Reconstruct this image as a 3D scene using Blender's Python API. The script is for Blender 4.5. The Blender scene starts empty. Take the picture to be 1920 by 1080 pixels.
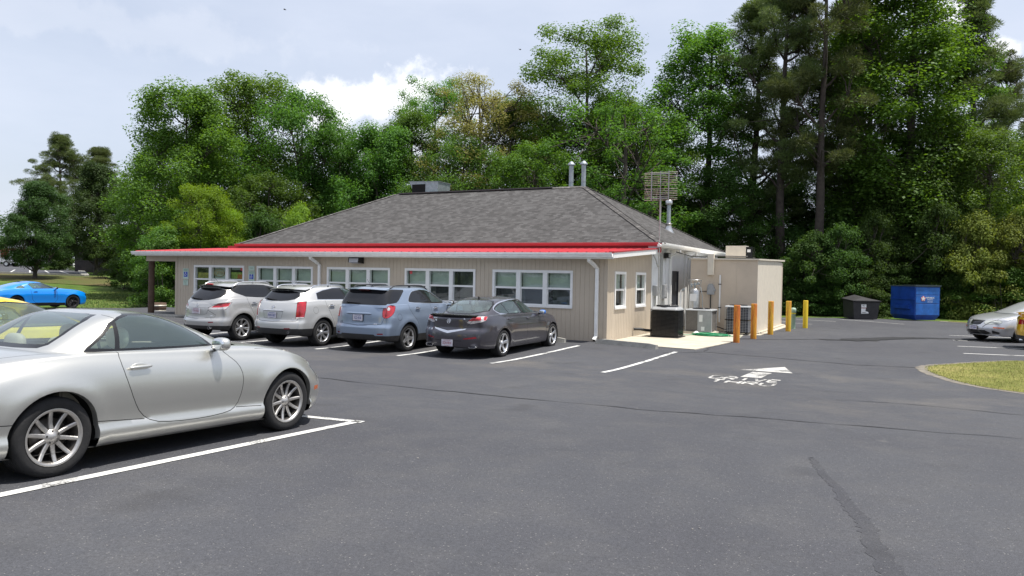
import bpy, bmesh, math, random
import numpy as np
from mathutils import Vector, Matrix
from mathutils.bvhtree import BVHTree
random.seed(7)
R_=math.radians
SC=bpy.context.scene
# ------------------------------------------------------------ camera
cd=bpy.data.cameras.new('camera'); cam=bpy.data.objects.new('camera',cd); SC.collection.objects.link(cam)
cd.sensor_width=36; cd.lens=36*1413.24/1920; cd.clip_start=.05; cd.clip_end=2000
cam.matrix_world=Matrix(((0.885704,-0.024603,0.463598,0),(0.463866,0.006268,-0.885883,0),(0.018889,0.999678,0.016964,1.95),(0,0,0,1)))
SC.camera=cam
# ------------------------------------------------------------ sun and sky
SUN_EL,SUN_AZ=R_(72),R_(14)       # azimuth measured from +X towards +Y
sd=bpy.data.lights.new('sun','SUN'); sd.energy=5.0; sd.angle=R_(.53); sd.color=(1,.955,.88)
sun=bpy.data.objects.new('sun',sd); SC.collection.objects.link(sun)
sv=Vector((math.cos(SUN_EL)*math.cos(SUN_AZ),math.cos(SUN_EL)*math.sin(SUN_AZ),math.sin(SUN_EL)))
sun.rotation_euler=sv.to_track_quat('Z','Y').to_euler()
W=bpy.data.worlds.new('World'); SC.world=W; W.use_nodes=True
def N(nt,t,loc=None,**k):
    n=nt.nodes.new(t)
    for a,b in k.items():
        if a.startswith('i_'):
            key=a[2:]
            key=int(key) if key.isdigit() else key.replace('_',' ')
            n.inputs[key].default_value=b
        else: setattr(n,a,b)
    return n
def LK(nt,a,b): nt.links.new(a,b)
def build_world():
    nt=W.node_tree; nt.nodes.clear()
    out=N(nt,'ShaderNodeOutputWorld'); bg=N(nt,'ShaderNodeBackground'); bg.inputs[1].default_value=.122
    sky=N(nt,'ShaderNodeTexSky',sky_type='NISHITA'); sky.sun_disc=False; sky.sun_elevation=SUN_EL; sky.sun_rotation=R_(90)-SUN_AZ
    sky.air_density=1.0; sky.dust_density=2.5; sky.ozone_density=1.0
    tc=N(nt,'ShaderNodeTexCoord')
    # thin high veil of cloud over the whole sky
    n1=N(nt,'ShaderNodeTexNoise'); n1.inputs['Scale'].default_value=2.2; n1.inputs['Detail'].default_value=6; n1.inputs['Roughness'].default_value=.55
    mp=N(nt,'ShaderNodeMapping'); mp.inputs['Scale'].default_value=(1,1,3.2); LK(nt,tc.outputs['Generated'],mp.inputs[0]); LK(nt,mp.outputs[0],n1.inputs['Vector'])
    r1=N(nt,'ShaderNodeMapRange'); r1.inputs[1].default_value=.3; r1.inputs[2].default_value=.75; r1.inputs[3].default_value=.55; r1.inputs[4].default_value=.9; LK(nt,n1.outputs[0],r1.inputs[0])
    mx=N(nt,'ShaderNodeMix',data_type='RGBA'); LK(nt,r1.outputs[0],mx.inputs[0]); LK(nt,sky.outputs[0],mx.inputs[6]); mx.inputs[7].default_value=VEIL
    last=mx.outputs[2]
    # cumulus: soft puffs around given directions, broken up by noise
    wob=N(nt,'ShaderNodeTexNoise'); wob.inputs['Scale'].default_value=17; wob.inputs['Detail'].default_value=8; wob.inputs['Roughness'].default_value=.6
    LK(nt,tc.outputs['Generated'],wob.inputs['Vector'])
    for d,s,hh,amt,col in CLOUDS:
        sub=N(nt,'ShaderNodeVectorMath',operation='SUBTRACT'); LK(nt,tc.outputs['Generated'],sub.inputs[0]); sub.inputs[1].default_value=d
        # stretch: horizontal radius s, vertical radius hh
        sc=N(nt,'ShaderNodeVectorMath',operation='DIVIDE'); LK(nt,sub.outputs[0],sc.inputs[0]); sc.inputs[1].default_value=(s,s,hh)
        ln=N(nt,'ShaderNodeVectorMath',operation='LENGTH'); LK(nt,sc.outputs[0],ln.inputs[0])
        a=N(nt,'ShaderNodeMath',operation='MULTIPLY_ADD'); LK(nt,wob.outputs[0],a.inputs[0]); a.inputs[1].default_value=-4.2; a.inputs[2].default_value=2.1
        b=N(nt,'ShaderNodeMath',operation='ADD'); LK(nt,ln.outputs['Value'],b.inputs[0]); LK(nt,a.outputs[0],b.inputs[1])
        m=N(nt,'ShaderNodeMapRange',interpolation_type='SMOOTHSTEP'); LK(nt,b.outputs[0],m.inputs[0]); m.inputs[1].default_value=1.35; m.inputs[2].default_value=.45; m.inputs[3].default_value=0; m.inputs[4].default_value=amt
        mm=N(nt,'ShaderNodeMix',data_type='RGBA'); LK(nt,m.outputs[0],mm.inputs[0]); LK(nt,last,mm.inputs[6]); mm.inputs[7].default_value=col
        last=mm.outputs[2]
    LK(nt,last,bg.inputs[0]); LK(nt,bg.outputs[0],out.inputs[0])
VEIL=(5.6,6.0,6.95,1)
WH=(8.1,8.2,8.5,1); GR=(6.4,6.6,7.2,1)
CLOUDS=[((-.60,.765,.175),.16,.050,.8,GR),((-.640,.742,.200),.060,.024,.85,WH),((-.606,.762,.216),.050,.026,.95,WH),((-.560,.792,.238),.042,.026,.98,WH),
        ((.09,.923,.355),.020,.014,.95,WH),((.042,.955,.293),.024,.014,.9,WH),((.083,.964,.253),.022,.014,.9,WH),((.16,.97,.05),.12,.05,.8,WH),((-.80,.53,.27),.22,.02,.22,GR),((-.50,.75,.40),.05,.012,.4,WH)]
build_world()
SC.view_settings.view_transform='Standard'; SC.view_settings.look='None'; SC.view_settings.exposure=.32; SC.view_settings.gamma=1
SC.render.film_transparent=False
# ------------------------------------------------------------ object helpers
COL=SC.collection
def tag(o,label=None,cat=None,group=None,kind=None):
    if label: o['label']=label
    if cat: o['category']=cat
    if group: o['group']=group
    if kind: o['kind']=kind
    return o
def empty(name,loc=(0,0,0),label=None,cat=None,group=None,rz=0):
    o=bpy.data.objects.new(name,None); COL.objects.link(o); o.location=loc; o.rotation_euler=(0,0,rz); o.empty_display_size=.2
    return tag(o,label,cat,group)
def link(name,me,parent=None):
    o=bpy.data.objects.new(name,me); COL.objects.link(o)
    if parent: o.parent=parent
    return o
class MB:
    """collects shapes, links them as one mesh"""
    def __init__(s): s.v=[];s.f=[];s.m=[];s.cm=0;s.sm=[];s.cs=False;s.M=None
    def add(s,vs,fs,smooth=None):
        b=len(s.v)
        if s.M is not None: vs=[tuple(s.M@Vector(p)) for p in vs]
        s.v+=[tuple(p) for p in vs]
        for f in fs: s.f.append(tuple(i+b for i in f)); s.m.append(s.cm); s.sm.append(s.cs if smooth is None else smooth)
        return s
    def mat(s,i): s.cm=i; return s
    def box(s,x0,x1,y0,y1,z0,z1,ch=0):
        if ch<=0:
            v=[(x0,y0,z0),(x1,y0,z0),(x1,y1,z0),(x0,y1,z0),(x0,y0,z1),(x1,y0,z1),(x1,y1,z1),(x0,y1,z1)]
            return s.add(v,[(0,3,2,1),(4,5,6,7),(0,1,5,4),(1,2,6,5),(2,3,7,6),(3,0,4,7)],False)
        P=[(x0+ch,y0),(x1-ch,y0),(x1,y0+ch),(x1,y1-ch),(x1-ch,y1),(x0+ch,y1),(x0,y1-ch),(x0,y0+ch)]
        Q=[(x0+ch,y0+ch),(x1-ch,y0+ch),(x1-ch,y0+ch),(x1-ch,y1-ch),(x1-ch,y1-ch),(x0+ch,y1-ch),(x0+ch,y1-ch),(x0+ch,y0+ch)]
        v=[(a,b,z0) for a,b in P]+[(a,b,z1-ch) for a,b in P]+[(a,b,z1) for a,b in Q]
        f=[tuple(reversed(range(8)))]+[(i,(i+1)%8,8+(i+1)%8,8+i) for i in range(8)]
        f+=[(8+i,8+(i+1)%8,16+(i+1)%8,16+i) for i in (0,2,4,6)]+[(8+i,8+(i+1)%8,16+i) for i in (1,3,5,7)]+[(16,17,19,21)]
        return s.add(v,f,False)
    def cyl(s,p0,p1,r0,r1=None,n=12,cap=True,smooth=True):
        r1=r0 if r1 is None else r1
        p0=Vector(p0);p1=Vector(p1); d=(p1-p0).normalized(); a=d.orthogonal().normalized(); b=d.cross(a)
        v=[p0+(a*math.cos(t)+b*math.sin(t))*r0 for t in [2*math.pi*i/n for i in range(n)]]+[p1+(a*math.cos(t)+b*math.sin(t))*r1 for t in [2*math.pi*i/n for i in range(n)]]
        s.add(v,[(i,(i+1)%n,n+(i+1)%n,n+i) for i in range(n)],smooth)
        if cap: s.add(v,[tuple(reversed(range(n))),tuple(range(n,2*n))],False)
        return s
    def tube(s,pts,r,n=8,cap=True):
        """smooth tube through points, r number or list"""
        P=[Vector(p) for p in pts]; k=len(P); rr=r if isinstance(r,(list,tuple)) else [r]*k
        v=[];a=None
        for i in range(k):
            d=(P[min(i+1,k-1)]-P[max(i-1,0)]).normalized()
            if a is None: a=d.orthogonal().normalized()
            a=(a-d*a.dot(d)).normalized(); b=d.cross(a)
            v+=[P[i]+(a*math.cos(t)+b*math.sin(t))*rr[i] for t in [2*math.pi*j/n for j in range(n)]]
        f=[(i*n+j,i*n+(j+1)%n,(i+1)*n+(j+1)%n,(i+1)*n+j) for i in range(k-1) for j in range(n)]
        s.add(v,f,True)
        if cap: s.add(v,[tuple(reversed(range(n))),tuple(range((k-1)*n,k*n))],False)
        return s
    def lathe(s,prof,origin=(0,0,0),axis='z',n=24,smooth=True):
        v=[]
        for i in range(n):
            t=2*math.pi*i/n;c,q=math.cos(t),math.sin(t)
            for r,h in prof:
                if axis=='z': p=(r*c,r*q,h)
                elif axis=='y': p=(r*c,h,r*q)
                else: p=(h,r*c,r*q)
                v.append((p[0]+origin[0],p[1]+origin[1],p[2]+origin[2]))
        k=len(prof)
        return s.add(v,[(i*k+j,((i+1)%n)*k+j,((i+1)%n)*k+j+1,i*k+j+1) for i in range(n) for j in range(k-1)],smooth)
    def prism(s,poly,lo,hi,axis='y',smooth=False):
        """extrude a 2-D polygon; axis y: (x,z), axis x: (y,z), axis z: (x,y)"""
        def P(a,b,h): return {'y':(a,h,b),'x':(h,a,b),'z':(a,b,h)}[axis]
        n=len(poly); v=[P(a,b,lo) for a,b in poly]+[P(a,b,hi) for a,b in poly]
        s.add(v,[tuple(range(n)),tuple(reversed(range(n,2*n)))],False)
        return s.add(v,[(i,(i+1)%n,n+(i+1)%n,n+i) for i in range(n)],smooth)
    def sheet(s,poly,z):
        return s.add([(p[0],p[1],z if len(p)<3 else p[2]) for p in poly],[tuple(range(len(poly)))],False)
    def mesh(s,name,mats):
        me=bpy.data.meshes.new(name); me.from_pydata(s.v,[],s.f)
        for m in (mats if isinstance(mats,(list,tuple)) else [mats]): me.materials.append(m)
        me.polygons.foreach_set('material_index',s.m); me.polygons.foreach_set('use_smooth',s.sm)
        bm=bmesh.new(); bm.from_mesh(me); bmesh.ops.recalc_face_normals(bm,faces=bm.faces); bm.to_mesh(me); bm.free()
        me.update(); return me
    def build(s,name,mats,parent=None,label=None,cat=None,group=None,kind=None):
        return tag(link(name,s.mesh(name,mats),parent),label,cat,group,kind)
def text_mb(mb,txt,size,M,mat=0,depth=.0015,bold=0):
    """flat lettering as real mesh; M places the text plane (x right, y up)"""
    c=bpy.data.curves.new('t','FONT'); c.body=txt; c.size=size; c.align_x='CENTER'; c.align_y='CENTER'; c.extrude=depth; c.offset=bold
    o=bpy.data.objects.new('t',c); COL.objects.link(o); dg=bpy.context.evaluated_depsgraph_get(); dg.update()
    me=bpy.data.meshes.new_from_object(o.evaluated_get(dg))
    vs=[M@v.co for v in me.vertices]; fs=[tuple(p.vertices) for p in me.polygons]
    cm=mb.cm; mb.cm=mat; mb.add(vs,fs,False); mb.cm=cm
    bpy.data.objects.remove(o); bpy.data.curves.remove(c); bpy.data.meshes.remove(me)
def basis(o,x,y):
    x=Vector(x).normalized(); y=Vector(y); y=(y-x*y.dot(x)).normalized(); z=x.cross(y)
    return Matrix(((x.x,y.x,z.x,o[0]),(x.y,y.y,z.y,o[1]),(x.z,y.z,z.z,o[2]),(0,0,0,1)))
PZ=[(-400,.42),(-3,.40),(0,.36),(4,.25),(9,.11),(14,-.035),(15.7,-.07),(17.5,-.05),(19.5,-.005),(21,0),(900,0)]
def gz(x,y):
    """height of the ground: the lot falls gently from the street, dips, and rises a little to the restaurant"""
    z=0
    for (a,p),(b,q) in zip(PZ,PZ[1:]):
        if a<=y<b: z=p+(q-p)*(y-a)/(b-a)
    t=min(max((-27-x)/6,0),1); return z-.2*t*t*(3-2*t)
# ------------------------------------------------------------ materials
def pm(name,col,rough=.5,metal=0,coat=0,spec=.5,var=0,vs=6,bump=0,bs=40,coatr=.03,**k):
    """principled with optional value variation (noise, amount var) and fine bump"""
    m=bpy.data.materials.new(name); m.use_nodes=True; nt=m.node_tree; b=nt.nodes['Principled BSDF']
    b.inputs['Base Color'].default_value=(*col,1); b.inputs['Roughness'].default_value=rough; b.inputs['Metallic'].default_value=metal
    b.inputs['Coat Weight'].default_value=coat; b.inputs['Coat Roughness'].default_value=coatr; b.inputs['Specular IOR Level'].default_value=spec
    for a,v in k.items(): b.inputs[a.replace('_',' ')].default_value=v
    tc=N(nt,'ShaderNodeTexCoord')
    if var:
        n=N(nt,'ShaderNodeTexNoise'); n.inputs['Scale'].default_value=vs; n.inputs['Detail'].default_value=5; n.inputs['Roughness'].default_value=.6; LK(nt,tc.outputs['Object'],n.inputs['Vector'])
        mr=N(nt,'ShaderNodeMapRange'); mr.inputs[1].default_value=.28; mr.inputs[2].default_value=.72; mr.inputs[3].default_value=1-var; mr.inputs[4].default_value=1+var; LK(nt,n.outputs[0],mr.inputs[0])
        mx=N(nt,'ShaderNodeMix',data_type='RGBA',blend_type='MULTIPLY'); mx.inputs[0].default_value=1; mx.inputs[6].default_value=(*col,1); LK(nt,mr.outputs[0],mx.inputs[7]); LK(nt,mx.outputs[2],b.inputs['Base Color'])
    if bump:
        n=N(nt,'ShaderNodeTexNoise'); n.inputs['Scale'].default_value=bs; n.inputs['Detail'].default_value=4; LK(nt,tc.outputs['Object'],n.inputs['Vector'])
        bp=N(nt,'ShaderNodeBump'); bp.inputs['Strength'].default_value=bump; bp.inputs['Distance'].default_value=.01; LK(nt,n.outputs[0],bp.inputs['Height']); LK(nt,bp.outputs[0],b.inputs['Normal'])
    return m
def paint(name,col,metal=.0,rough=.35,flake=.06):
    """car paint: pigment or metallic flake under clear coat, with a trace of orange peel and dust"""
    m=pm(name,col,rough,metal,1.0,.5,coatr=.025); nt=m.node_tree; b=nt.nodes['Principled BSDF']
    tc=N(nt,'ShaderNodeTexCoord')
    n=N(nt,'ShaderNodeTexNoise'); n.inputs['Scale'].default_value=420; LK(nt,tc.outputs['Object'],n.inputs['Vector'])
    d=N(nt,'ShaderNodeTexNoise'); d.inputs['Scale'].default_value=2.5; d.inputs['Detail'].default_value=7; LK(nt,tc.outputs['Object'],d.inputs['Vector'])
    mr=N(nt,'ShaderNodeMapRange'); mr.inputs[1].default_value=.3; mr.inputs[2].default_value=.7; mr.inputs[3].default_value=1-flake; mr.inputs[4].default_value=1+flake; LK(nt,n.outputs[0],mr.inputs[0])
    mx=N(nt,'ShaderNodeMix',data_type='RGBA',blend_type='MULTIPLY'); mx.inputs[0].default_value=1; mx.inputs[6].default_value=(*col,1); LK(nt,mr.outputs[0],mx.inputs[7]); LK(nt,mx.outputs[2],b.inputs['Base Color'])
    m2=N(nt,'ShaderNodeMapRange'); m2.inputs[1].default_value=.35; m2.inputs[2].default_value=.7; m2.inputs[3].default_value=.02; m2.inputs[4].default_value=.10; LK(nt,d.outputs[0],m2.inputs[0]); LK(nt,m2.outputs[0],b.inputs['Coat Roughness'])
    return m
def glassmat(name,tint,op,rough=.02,refl=(1,1,1),haze=None,base=.035,bump=.25):
    """window glass: tinted see-through share plus mirror reflection by angle; op = opaque share"""
    m=bpy.data.materials.new(name); m.use_nodes=True; nt=m.node_tree; nt.nodes.clear()
    out=N(nt,'ShaderNodeOutputMaterial'); tr=N(nt,'ShaderNodeBsdfTransparent'); tr.inputs[0].default_value=(*tint,1)
    gl=N(nt,'ShaderNodeBsdfGlossy'); gl.inputs['Roughness'].default_value=rough; gl.inputs[0].default_value=(*refl,1)
    df=N(nt,'ShaderNodeBsdfDiffuse'); df.inputs[0].default_value=(*haze,1) if haze else (tint[0]*.03+.004,tint[1]*.03+.004,tint[2]*.03+.005,1)
    a=N(nt,'ShaderNodeMixShader'); a.inputs[0].default_value=op; LK(nt,tr.outputs[0],a.inputs[1]); LK(nt,df.outputs[0],a.inputs[2])
    ge=N(nt,'ShaderNodeNewGeometry'); dt=N(nt,'ShaderNodeVectorMath',operation='DOT_PRODUCT'); LK(nt,ge.outputs['Normal'],dt.inputs[0]); LK(nt,ge.outputs['Incoming'],dt.inputs[1])
    ab=N(nt,'ShaderNodeMath',operation='ABSOLUTE'); LK(nt,dt.outputs['Value'],ab.inputs[0]); om=N(nt,'ShaderNodeMath',operation='SUBTRACT'); om.inputs[0].default_value=1; LK(nt,ab.outputs[0],om.inputs[1])
    pw=N(nt,'ShaderNodeMath',operation='POWER'); LK(nt,om.outputs[0],pw.inputs[0]); pw.inputs[1].default_value=5
    mr=N(nt,'ShaderNodeMapRange'); mr.inputs[1].default_value=0; mr.inputs[2].default_value=1; mr.inputs[3].default_value=base+.04; mr.inputs[4].default_value=1; LK(nt,pw.outputs[0],mr.inputs[0])
    c=N(nt,'ShaderNodeMixShader'); LK(nt,mr.outputs[0],c.inputs[0]); LK(nt,a.outputs[0],c.inputs[1]); LK(nt,gl.outputs[0],c.inputs[2])
    tc=N(nt,'ShaderNodeTexCoord'); n=N(nt,'ShaderNodeTexNoise'); n.inputs['Scale'].default_value=1.6; n.inputs['Detail'].default_value=2; LK(nt,tc.outputs['Object'],n.inputs['Vector'])
    bp=N(nt,'ShaderNodeBump'); bp.inputs['Strength'].default_value=bump; bp.inputs['Distance'].default_value=.01; LK(nt,n.outputs[0],bp.inputs['Height']); LK(nt,bp.outputs[0],gl.inputs['Normal'])
    LK(nt,c.outputs[0],out.inputs[0]); return m
M={}
M['rubber']=pm('tyre_rubber',(.014,.014,.015),.85,var=.3,vs=14,bump=.3,bs=60)
M['black']=pm('black_plastic',(.02,.02,.021),.5,var=.2,vs=8,bump=.1,bs=200)
M['gloss_black']=pm('gloss_black',(.012,.012,.013),.18,var=.1,vs=5)
M['gap']=pm('panel_gap',(.006,.006,.006),.9,var=.1)
M['well']=pm('wheel_well',(.008,.008,.008),.95,var=.2)
M['chrome']=pm('chrome',(.78,.78,.8),.08,1,var=.04,vs=9)
M['alloy']=pm('bright_alloy',(.70,.70,.71),.30,.9,var=.08,vs=9)
M['alloy_dull']=pm('weathered_alloy',(.52,.50,.475),.36,.85,var=.15,vs=12)
M['alloy_dark']=pm('dark_alloy',(.10,.095,.09),.45,.7,var=.25,vs=12)
M['black_rim']=pm('black_rim',(.02,.02,.022),.3,.3,var=.2)
M['disc']=pm('brake_disc',(.22,.20,.18),.45,.9,var=.25,vs=20)
M['red_lens']=pm('red_lens',(.42,.012,.02),.12,coat=1,var=.25,vs=18)
M['red_dark']=pm('dark_red_reflector',(.22,.01,.018),.2,coat=.6,var=.2,vs=30)
M['clear_lens']=pm('clear_lens',(.62,.58,.57),.12,.35,coat=1,var=.2,vs=22)
M['head_lens']=pm('hazed_headlamp',(.48,.50,.47),.16,.2,coat=1,var=.2,vs=14)
M['amber']=pm('amber_lens',(.6,.12,.01),.2,coat=.6,var=.2,vs=30)
M['plate']=pm('licence_plate',(.62,.60,.66),.4,var=.06,vs=30)
M['plate_red']=pm('plate_letters_red',(.38,.10,.12),.5,var=.1)
M['plate_blue']=pm('plate_letters_blue',(.05,.08,.28),.5,var=.1)
M['cream']=pm('cream_leather',(.50,.46,.36),.6,var=.1,vs=5,bump=.15,bs=60)
M['seat_grey']=pm('pale_grey_leather',(.42,.44,.43),.6,var=.1,vs=5)
M['dash']=pm('dark_dashboard',(.09,.09,.088),.6,var=.15,vs=8)
M['wood']=pm('burl_wood',(.38,.24,.07),.2,coat=.6,var=.35,vs=20)
M['glass_clear']=glassmat('pale_tinted_glass',(.78,.86,.83),.16,haze=(.24,.30,.29),base=.06)  # both tinted glasses: pale haze paints in reflected sky and dust
M['glass_side']=glassmat('green_tinted_glass',(.70,.84,.81),.22,haze=(.13,.20,.195),base=.07)
M['glass_dark']=glassmat('privacy_glass',(.05,.05,.06),.85,haze=(.008,.008,.010),base=.02)
M['mirror']=pm('mirror_glass',(.8,.82,.82),.03,1,var=.02)
M['blue_tape']=pm('blue_mirror_tape',(.02,.16,.55),.35,var=.1)
# ------------------------------------------------------------ cars
def pchip(pts):
    xs=[p[0] for p in pts]; ys=[p[1] for p in pts]; n=len(xs)
    if n==1: return lambda x: ys[0]
    h=[xs[i+1]-xs[i] for i in range(n-1)]; d=[(ys[i+1]-ys[i])/h[i] for i in range(n-1)]
    m=[0]*n
    for i in range(1,n-1):
        if d[i-1]*d[i]>0:
            w1=2*h[i]+h[i-1]; w2=h[i]+2*h[i-1]; m[i]=(w1+w2)/(w1/d[i-1]+w2/d[i])
    m[0]=d[0]; m[-1]=d[-1]
    def f(x):
        if x<=xs[0]: return ys[0]
        if x>=xs[-1]: return ys[-1]
        i=0
        while x>xs[i+1]: i+=1
        t=(x-xs[i])/h[i]; t2=t*t; t3=t2*t
        return (2*t3-3*t2+1)*ys[i]+(t3-2*t2+t)*h[i]*m[i]+(-2*t3+3*t2)*ys[i+1]+(t3-t2)*h[i]*m[i+1]
    return f
def chaikin(poly,n=1,closed=True):
    for _ in range(n):
        q=[];k=len(poly)
        for i in range(k if closed else k-1):
            a=poly[i];b=poly[(i+1)%k]
            q+=[tuple(a[j]*.75+b[j]*.25 for j in range(len(a))),tuple(a[j]*.25+b[j]*.75 for j in range(len(a)))]
        if not closed: q=[poly[0]]+q+[poly[-1]]
        poly=q
    return poly
def area2(p): return sum(p[i][0]*p[(i+1)%len(p)][1]-p[(i+1)%len(p)][0]*p[i][1] for i in range(len(p)))/2
def offset(poly,g):
    """grow a closed polygon by g"""
    s=1 if area2(poly)>0 else -1; n=len(poly); out=[]
    for i in range(n):
        a,b,c=poly[i-1],poly[i],poly[(i+1)%n]
        d1=(b[0]-a[0],b[1]-a[1]);d2=(c[0]-b[0],c[1]-b[1]); l1=math.hypot(*d1) or 1e-9;l2=math.hypot(*d2) or 1e-9
        n1=(d1[1]/l1*s,-d1[0]/l1*s);n2=(d2[1]/l2*s,-d2[0]/l2*s); m=(n1[0]+n2[0],n1[1]+n2[1]); l=math.hypot(*m) or 1e-9
        k=min(g/max((m[0]*n1[0]+m[1]*n1[1])/l,.4),2.5*abs(g)) if g>0 else max(g/max((m[0]*n1[0]+m[1]*n1[1])/l,.4),-2.5*abs(g))
        out.append((b[0]+m[0]/l*k,b[1]+m[1]/l*k))
    return out
def strip(line,w):
    n=len(line);L=[];Rr=[]
    for i in range(n):
        a=line[max(i-1,0)];b=line[min(i+1,n-1)]; dx,dy=b[0]-a[0],b[1]-a[1]; l=math.hypot(dx,dy) or 1
        L.append((line[i][0]-dy/l*w/2,line[i][1]+dx/l*w/2)); Rr.append((line[i][0]+dy/l*w/2,line[i][1]-dx/l*w/2))
    return L+Rr[::-1]
def inside(p,poly):
    c=False;n=len(poly);x,y=p;j=n-1
    for i in range(n):
        xi,yi=poly[i];xj,yj=poly[j]
        if (yi>y)!=(yj>y) and x<(xj-xi)*(y-yi)/(yj-yi)+xi: c=not c
        j=i
    return c
def axes(d):
    d=Vector(d).normalized()
    if abs(d.z)>.6: return Vector((0,0,1)),Vector((1,0,0)),Vector((0,1,0))
    d=Vector((d.x,d.y,0)).normalized()
    e1=Vector((-d.y,d.x,0)).normalized(); e2=Vector((0,0,1)); return d,e1,e2
def cookie(bm,poly3,d,filt=None,dotmin=.12,to2=None):
    """cut a polygon (points x,y,z seen along d) into the surface and return the faces inside it"""
    dn=Vector(d).normalized(); d,e1,e2=axes(d)
    P=poly3 if to2 else [(Vector(p).dot(e1),Vector(p).dot(e2)) for p in poly3]
    x0=min(p[0] for p in P)-.08;x1=max(p[0] for p in P)+.08;y0=min(p[1] for p in P)-.08;y1=max(p[1] for p in P)+.08
    S=set()
    for f in bm.faces:
        if f.normal.dot(dn)<dotmin or f.normal.dot(d)<.02: continue
        c=f.calc_center_median()
        if filt and not filt(c): continue
        a,b=c.dot(e1),c.dot(e2)
        if x0<a<x1 and y0<b<y1: S.add(f)
    n=len(P)
    for i in range(n):
        a,b=P[i],P[(i+1)%n]
        if math.hypot(b[0]-a[0],b[1]-a[1])<1e-6: continue
        lx,hx,ly,hy=min(a[0],b[0])-1e-5,max(a[0],b[0])+1e-5,min(a[1],b[1])-1e-5,max(a[1],b[1])+1e-5
        T=[]
        for f in S:
            us=[v.co.dot(e1) for v in f.verts]; vs=[v.co.dot(e2) for v in f.verts]
            if max(us)<lx or min(us)>hx or max(vs)<ly or min(vs)>hy: continue
            T.append(f)
        if not T: continue
        dirv=e1*(b[0]-a[0])+e2*(b[1]-a[1]); no=d.cross(dirv).normalized(); co=e1*a[0]+e2*a[1]
        es={e for f in T for e in f.edges}; vv={v for f in T for v in f.verts}
        r=bmesh.ops.bisect_plane(bm,geom=list(T)+list(es)+list(vv),dist=2e-5,plane_co=co,plane_no=no)
        S={f for f in S if f.is_valid}|{g for g in r['geom'] if isinstance(g,bmesh.types.BMFace) and g.is_valid}
    out=[]
    for f in S:
        if not f.is_valid: continue
        c=f.calc_center_median()
        if inside((c.dot(e1),c.dot(e2)),P): out.append(f)
    return out
def lower_body(S):
    L=S['L']; top=pchip(S['top']); sh=pchip(S['sh']); bot=pchip(S['bot']); wf=pchip(S['w']); side=pchip(S['side'])
    rp=pchip(S['rprof']); fp=pchip(S['fprof']); sw_r=S.get('rsweep',.15); sw_f=S.get('fsweep',.25); pr=S.get('pr',2.4)
    r=S.get('round',.07); n=2.0/S.get('topn',2.6)
    xs=[r*(1-math.cos(math.pi/2*i/5)) for i in range(5)]; xs+=[r+(L-2*r)*i/84 for i in range(85)]; xs+=[L-x for x in reversed(xs[:5])]
    NS,NT,NC=20,12,22
    D=S.get('D',.9)
    def weight(x): return max(0,1-x/D)**1.7,max(0,1-(L-x)/D)**1.7
    def endk(x):
        d=min(x,L-x); return (1-math.sqrt(max(0,1-(1-d/r)**2))) if d<r else 0
    def contour(x):
        k=endk(x); w=wf(x)-r*.8*k; zb=bot(x)+.03*k; zt=top(x)-S.get('rt',.05)*k; zs=min(sh(x),zt-.012)-S.get('rt',.05)*k*.6
        pts=[(.0,zb),(w*.5,zb),(w*side(0)*.97,zb)]
        for i in range(NS+1):
            t=i/NS; pts.append((w*side(t),zb+(zs-zb)*t))
        y1=w*side(1)
        for i in range(1,NT+1):
            a=math.pi/2*i/NT; pts.append((y1*max(math.cos(a),0)**n if i<NT else 0,zs+(zt-zs)*math.sin(a)**n))
        return pts,w
    def place(x,y,z,w):
        wr,wfr=weight(x); q=min(abs(y)/w,1.05)
        X=x+wr*(rp(z)+sw_r*q**pr)-wfr*(fp(z)+sw_f*q**pr)
        for xc,R,fl in S.get('flare',[]):
            rr=math.hypot(X-xc,z-S['R']); 
            if abs(y)>.6*w: y+=math.copysign(fl*math.exp(-((rr-R)/.075)**2)*min(1,max(0,(abs(y)/w-.6)/.3)),y)
        return (X,y,z)
    bm=bmesh.new(); rows=[]
    K=None
    for x in xs:
        c,w=contour(x); K=len(c)
        Lr=[bm.verts.new(place(x,y,z,w)) for y,z in c]; Rr=[Lr[0]]+[bm.verts.new(place(x,-y,z,w)) for y,z in c[1:-1]]+[Lr[-1]]
        rows.append((Lr,Rr))
    for i in range(len(rows)-1):
        for j in range(K-1):
            for s in (0,1):
                a,b,c2,d2=rows[i][s][j],rows[i+1][s][j],rows[i+1][s][j+1],rows[i][s][j+1]
                vs=[a,b,c2,d2] if s==0 else [a,d2,c2,b]
                try: bm.faces.new(vs)
                except ValueError: pass
    for end in (0,-1):
        Lr,Rr=rows[end]; x=xs[end]; c,w=contour(x); prev=None
        for j in range(3,K):
            yj,zj=c[j]
            if j==K-1: row=[Lr[j]]*(NC+1)
            else: row=[Lr[j]]+[bm.verts.new(place(x,yj*(1-2*i/NC),zj,w)) for i in range(1,NC)]+[Rr[j]]
            if prev:
                for i in range(NC):
                    vs=[prev[i],prev[i+1],row[i+1],row[i]]
                    if row[i] is row[i+1]: vs=vs[:3]
                    if end==0: vs=vs[::-1]
                    try: bm.faces.new(vs)
                    except ValueError: pass
            prev=row
    bmesh.ops.recalc_face_normals(bm,faces=bm.faces)
    return bm
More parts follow.
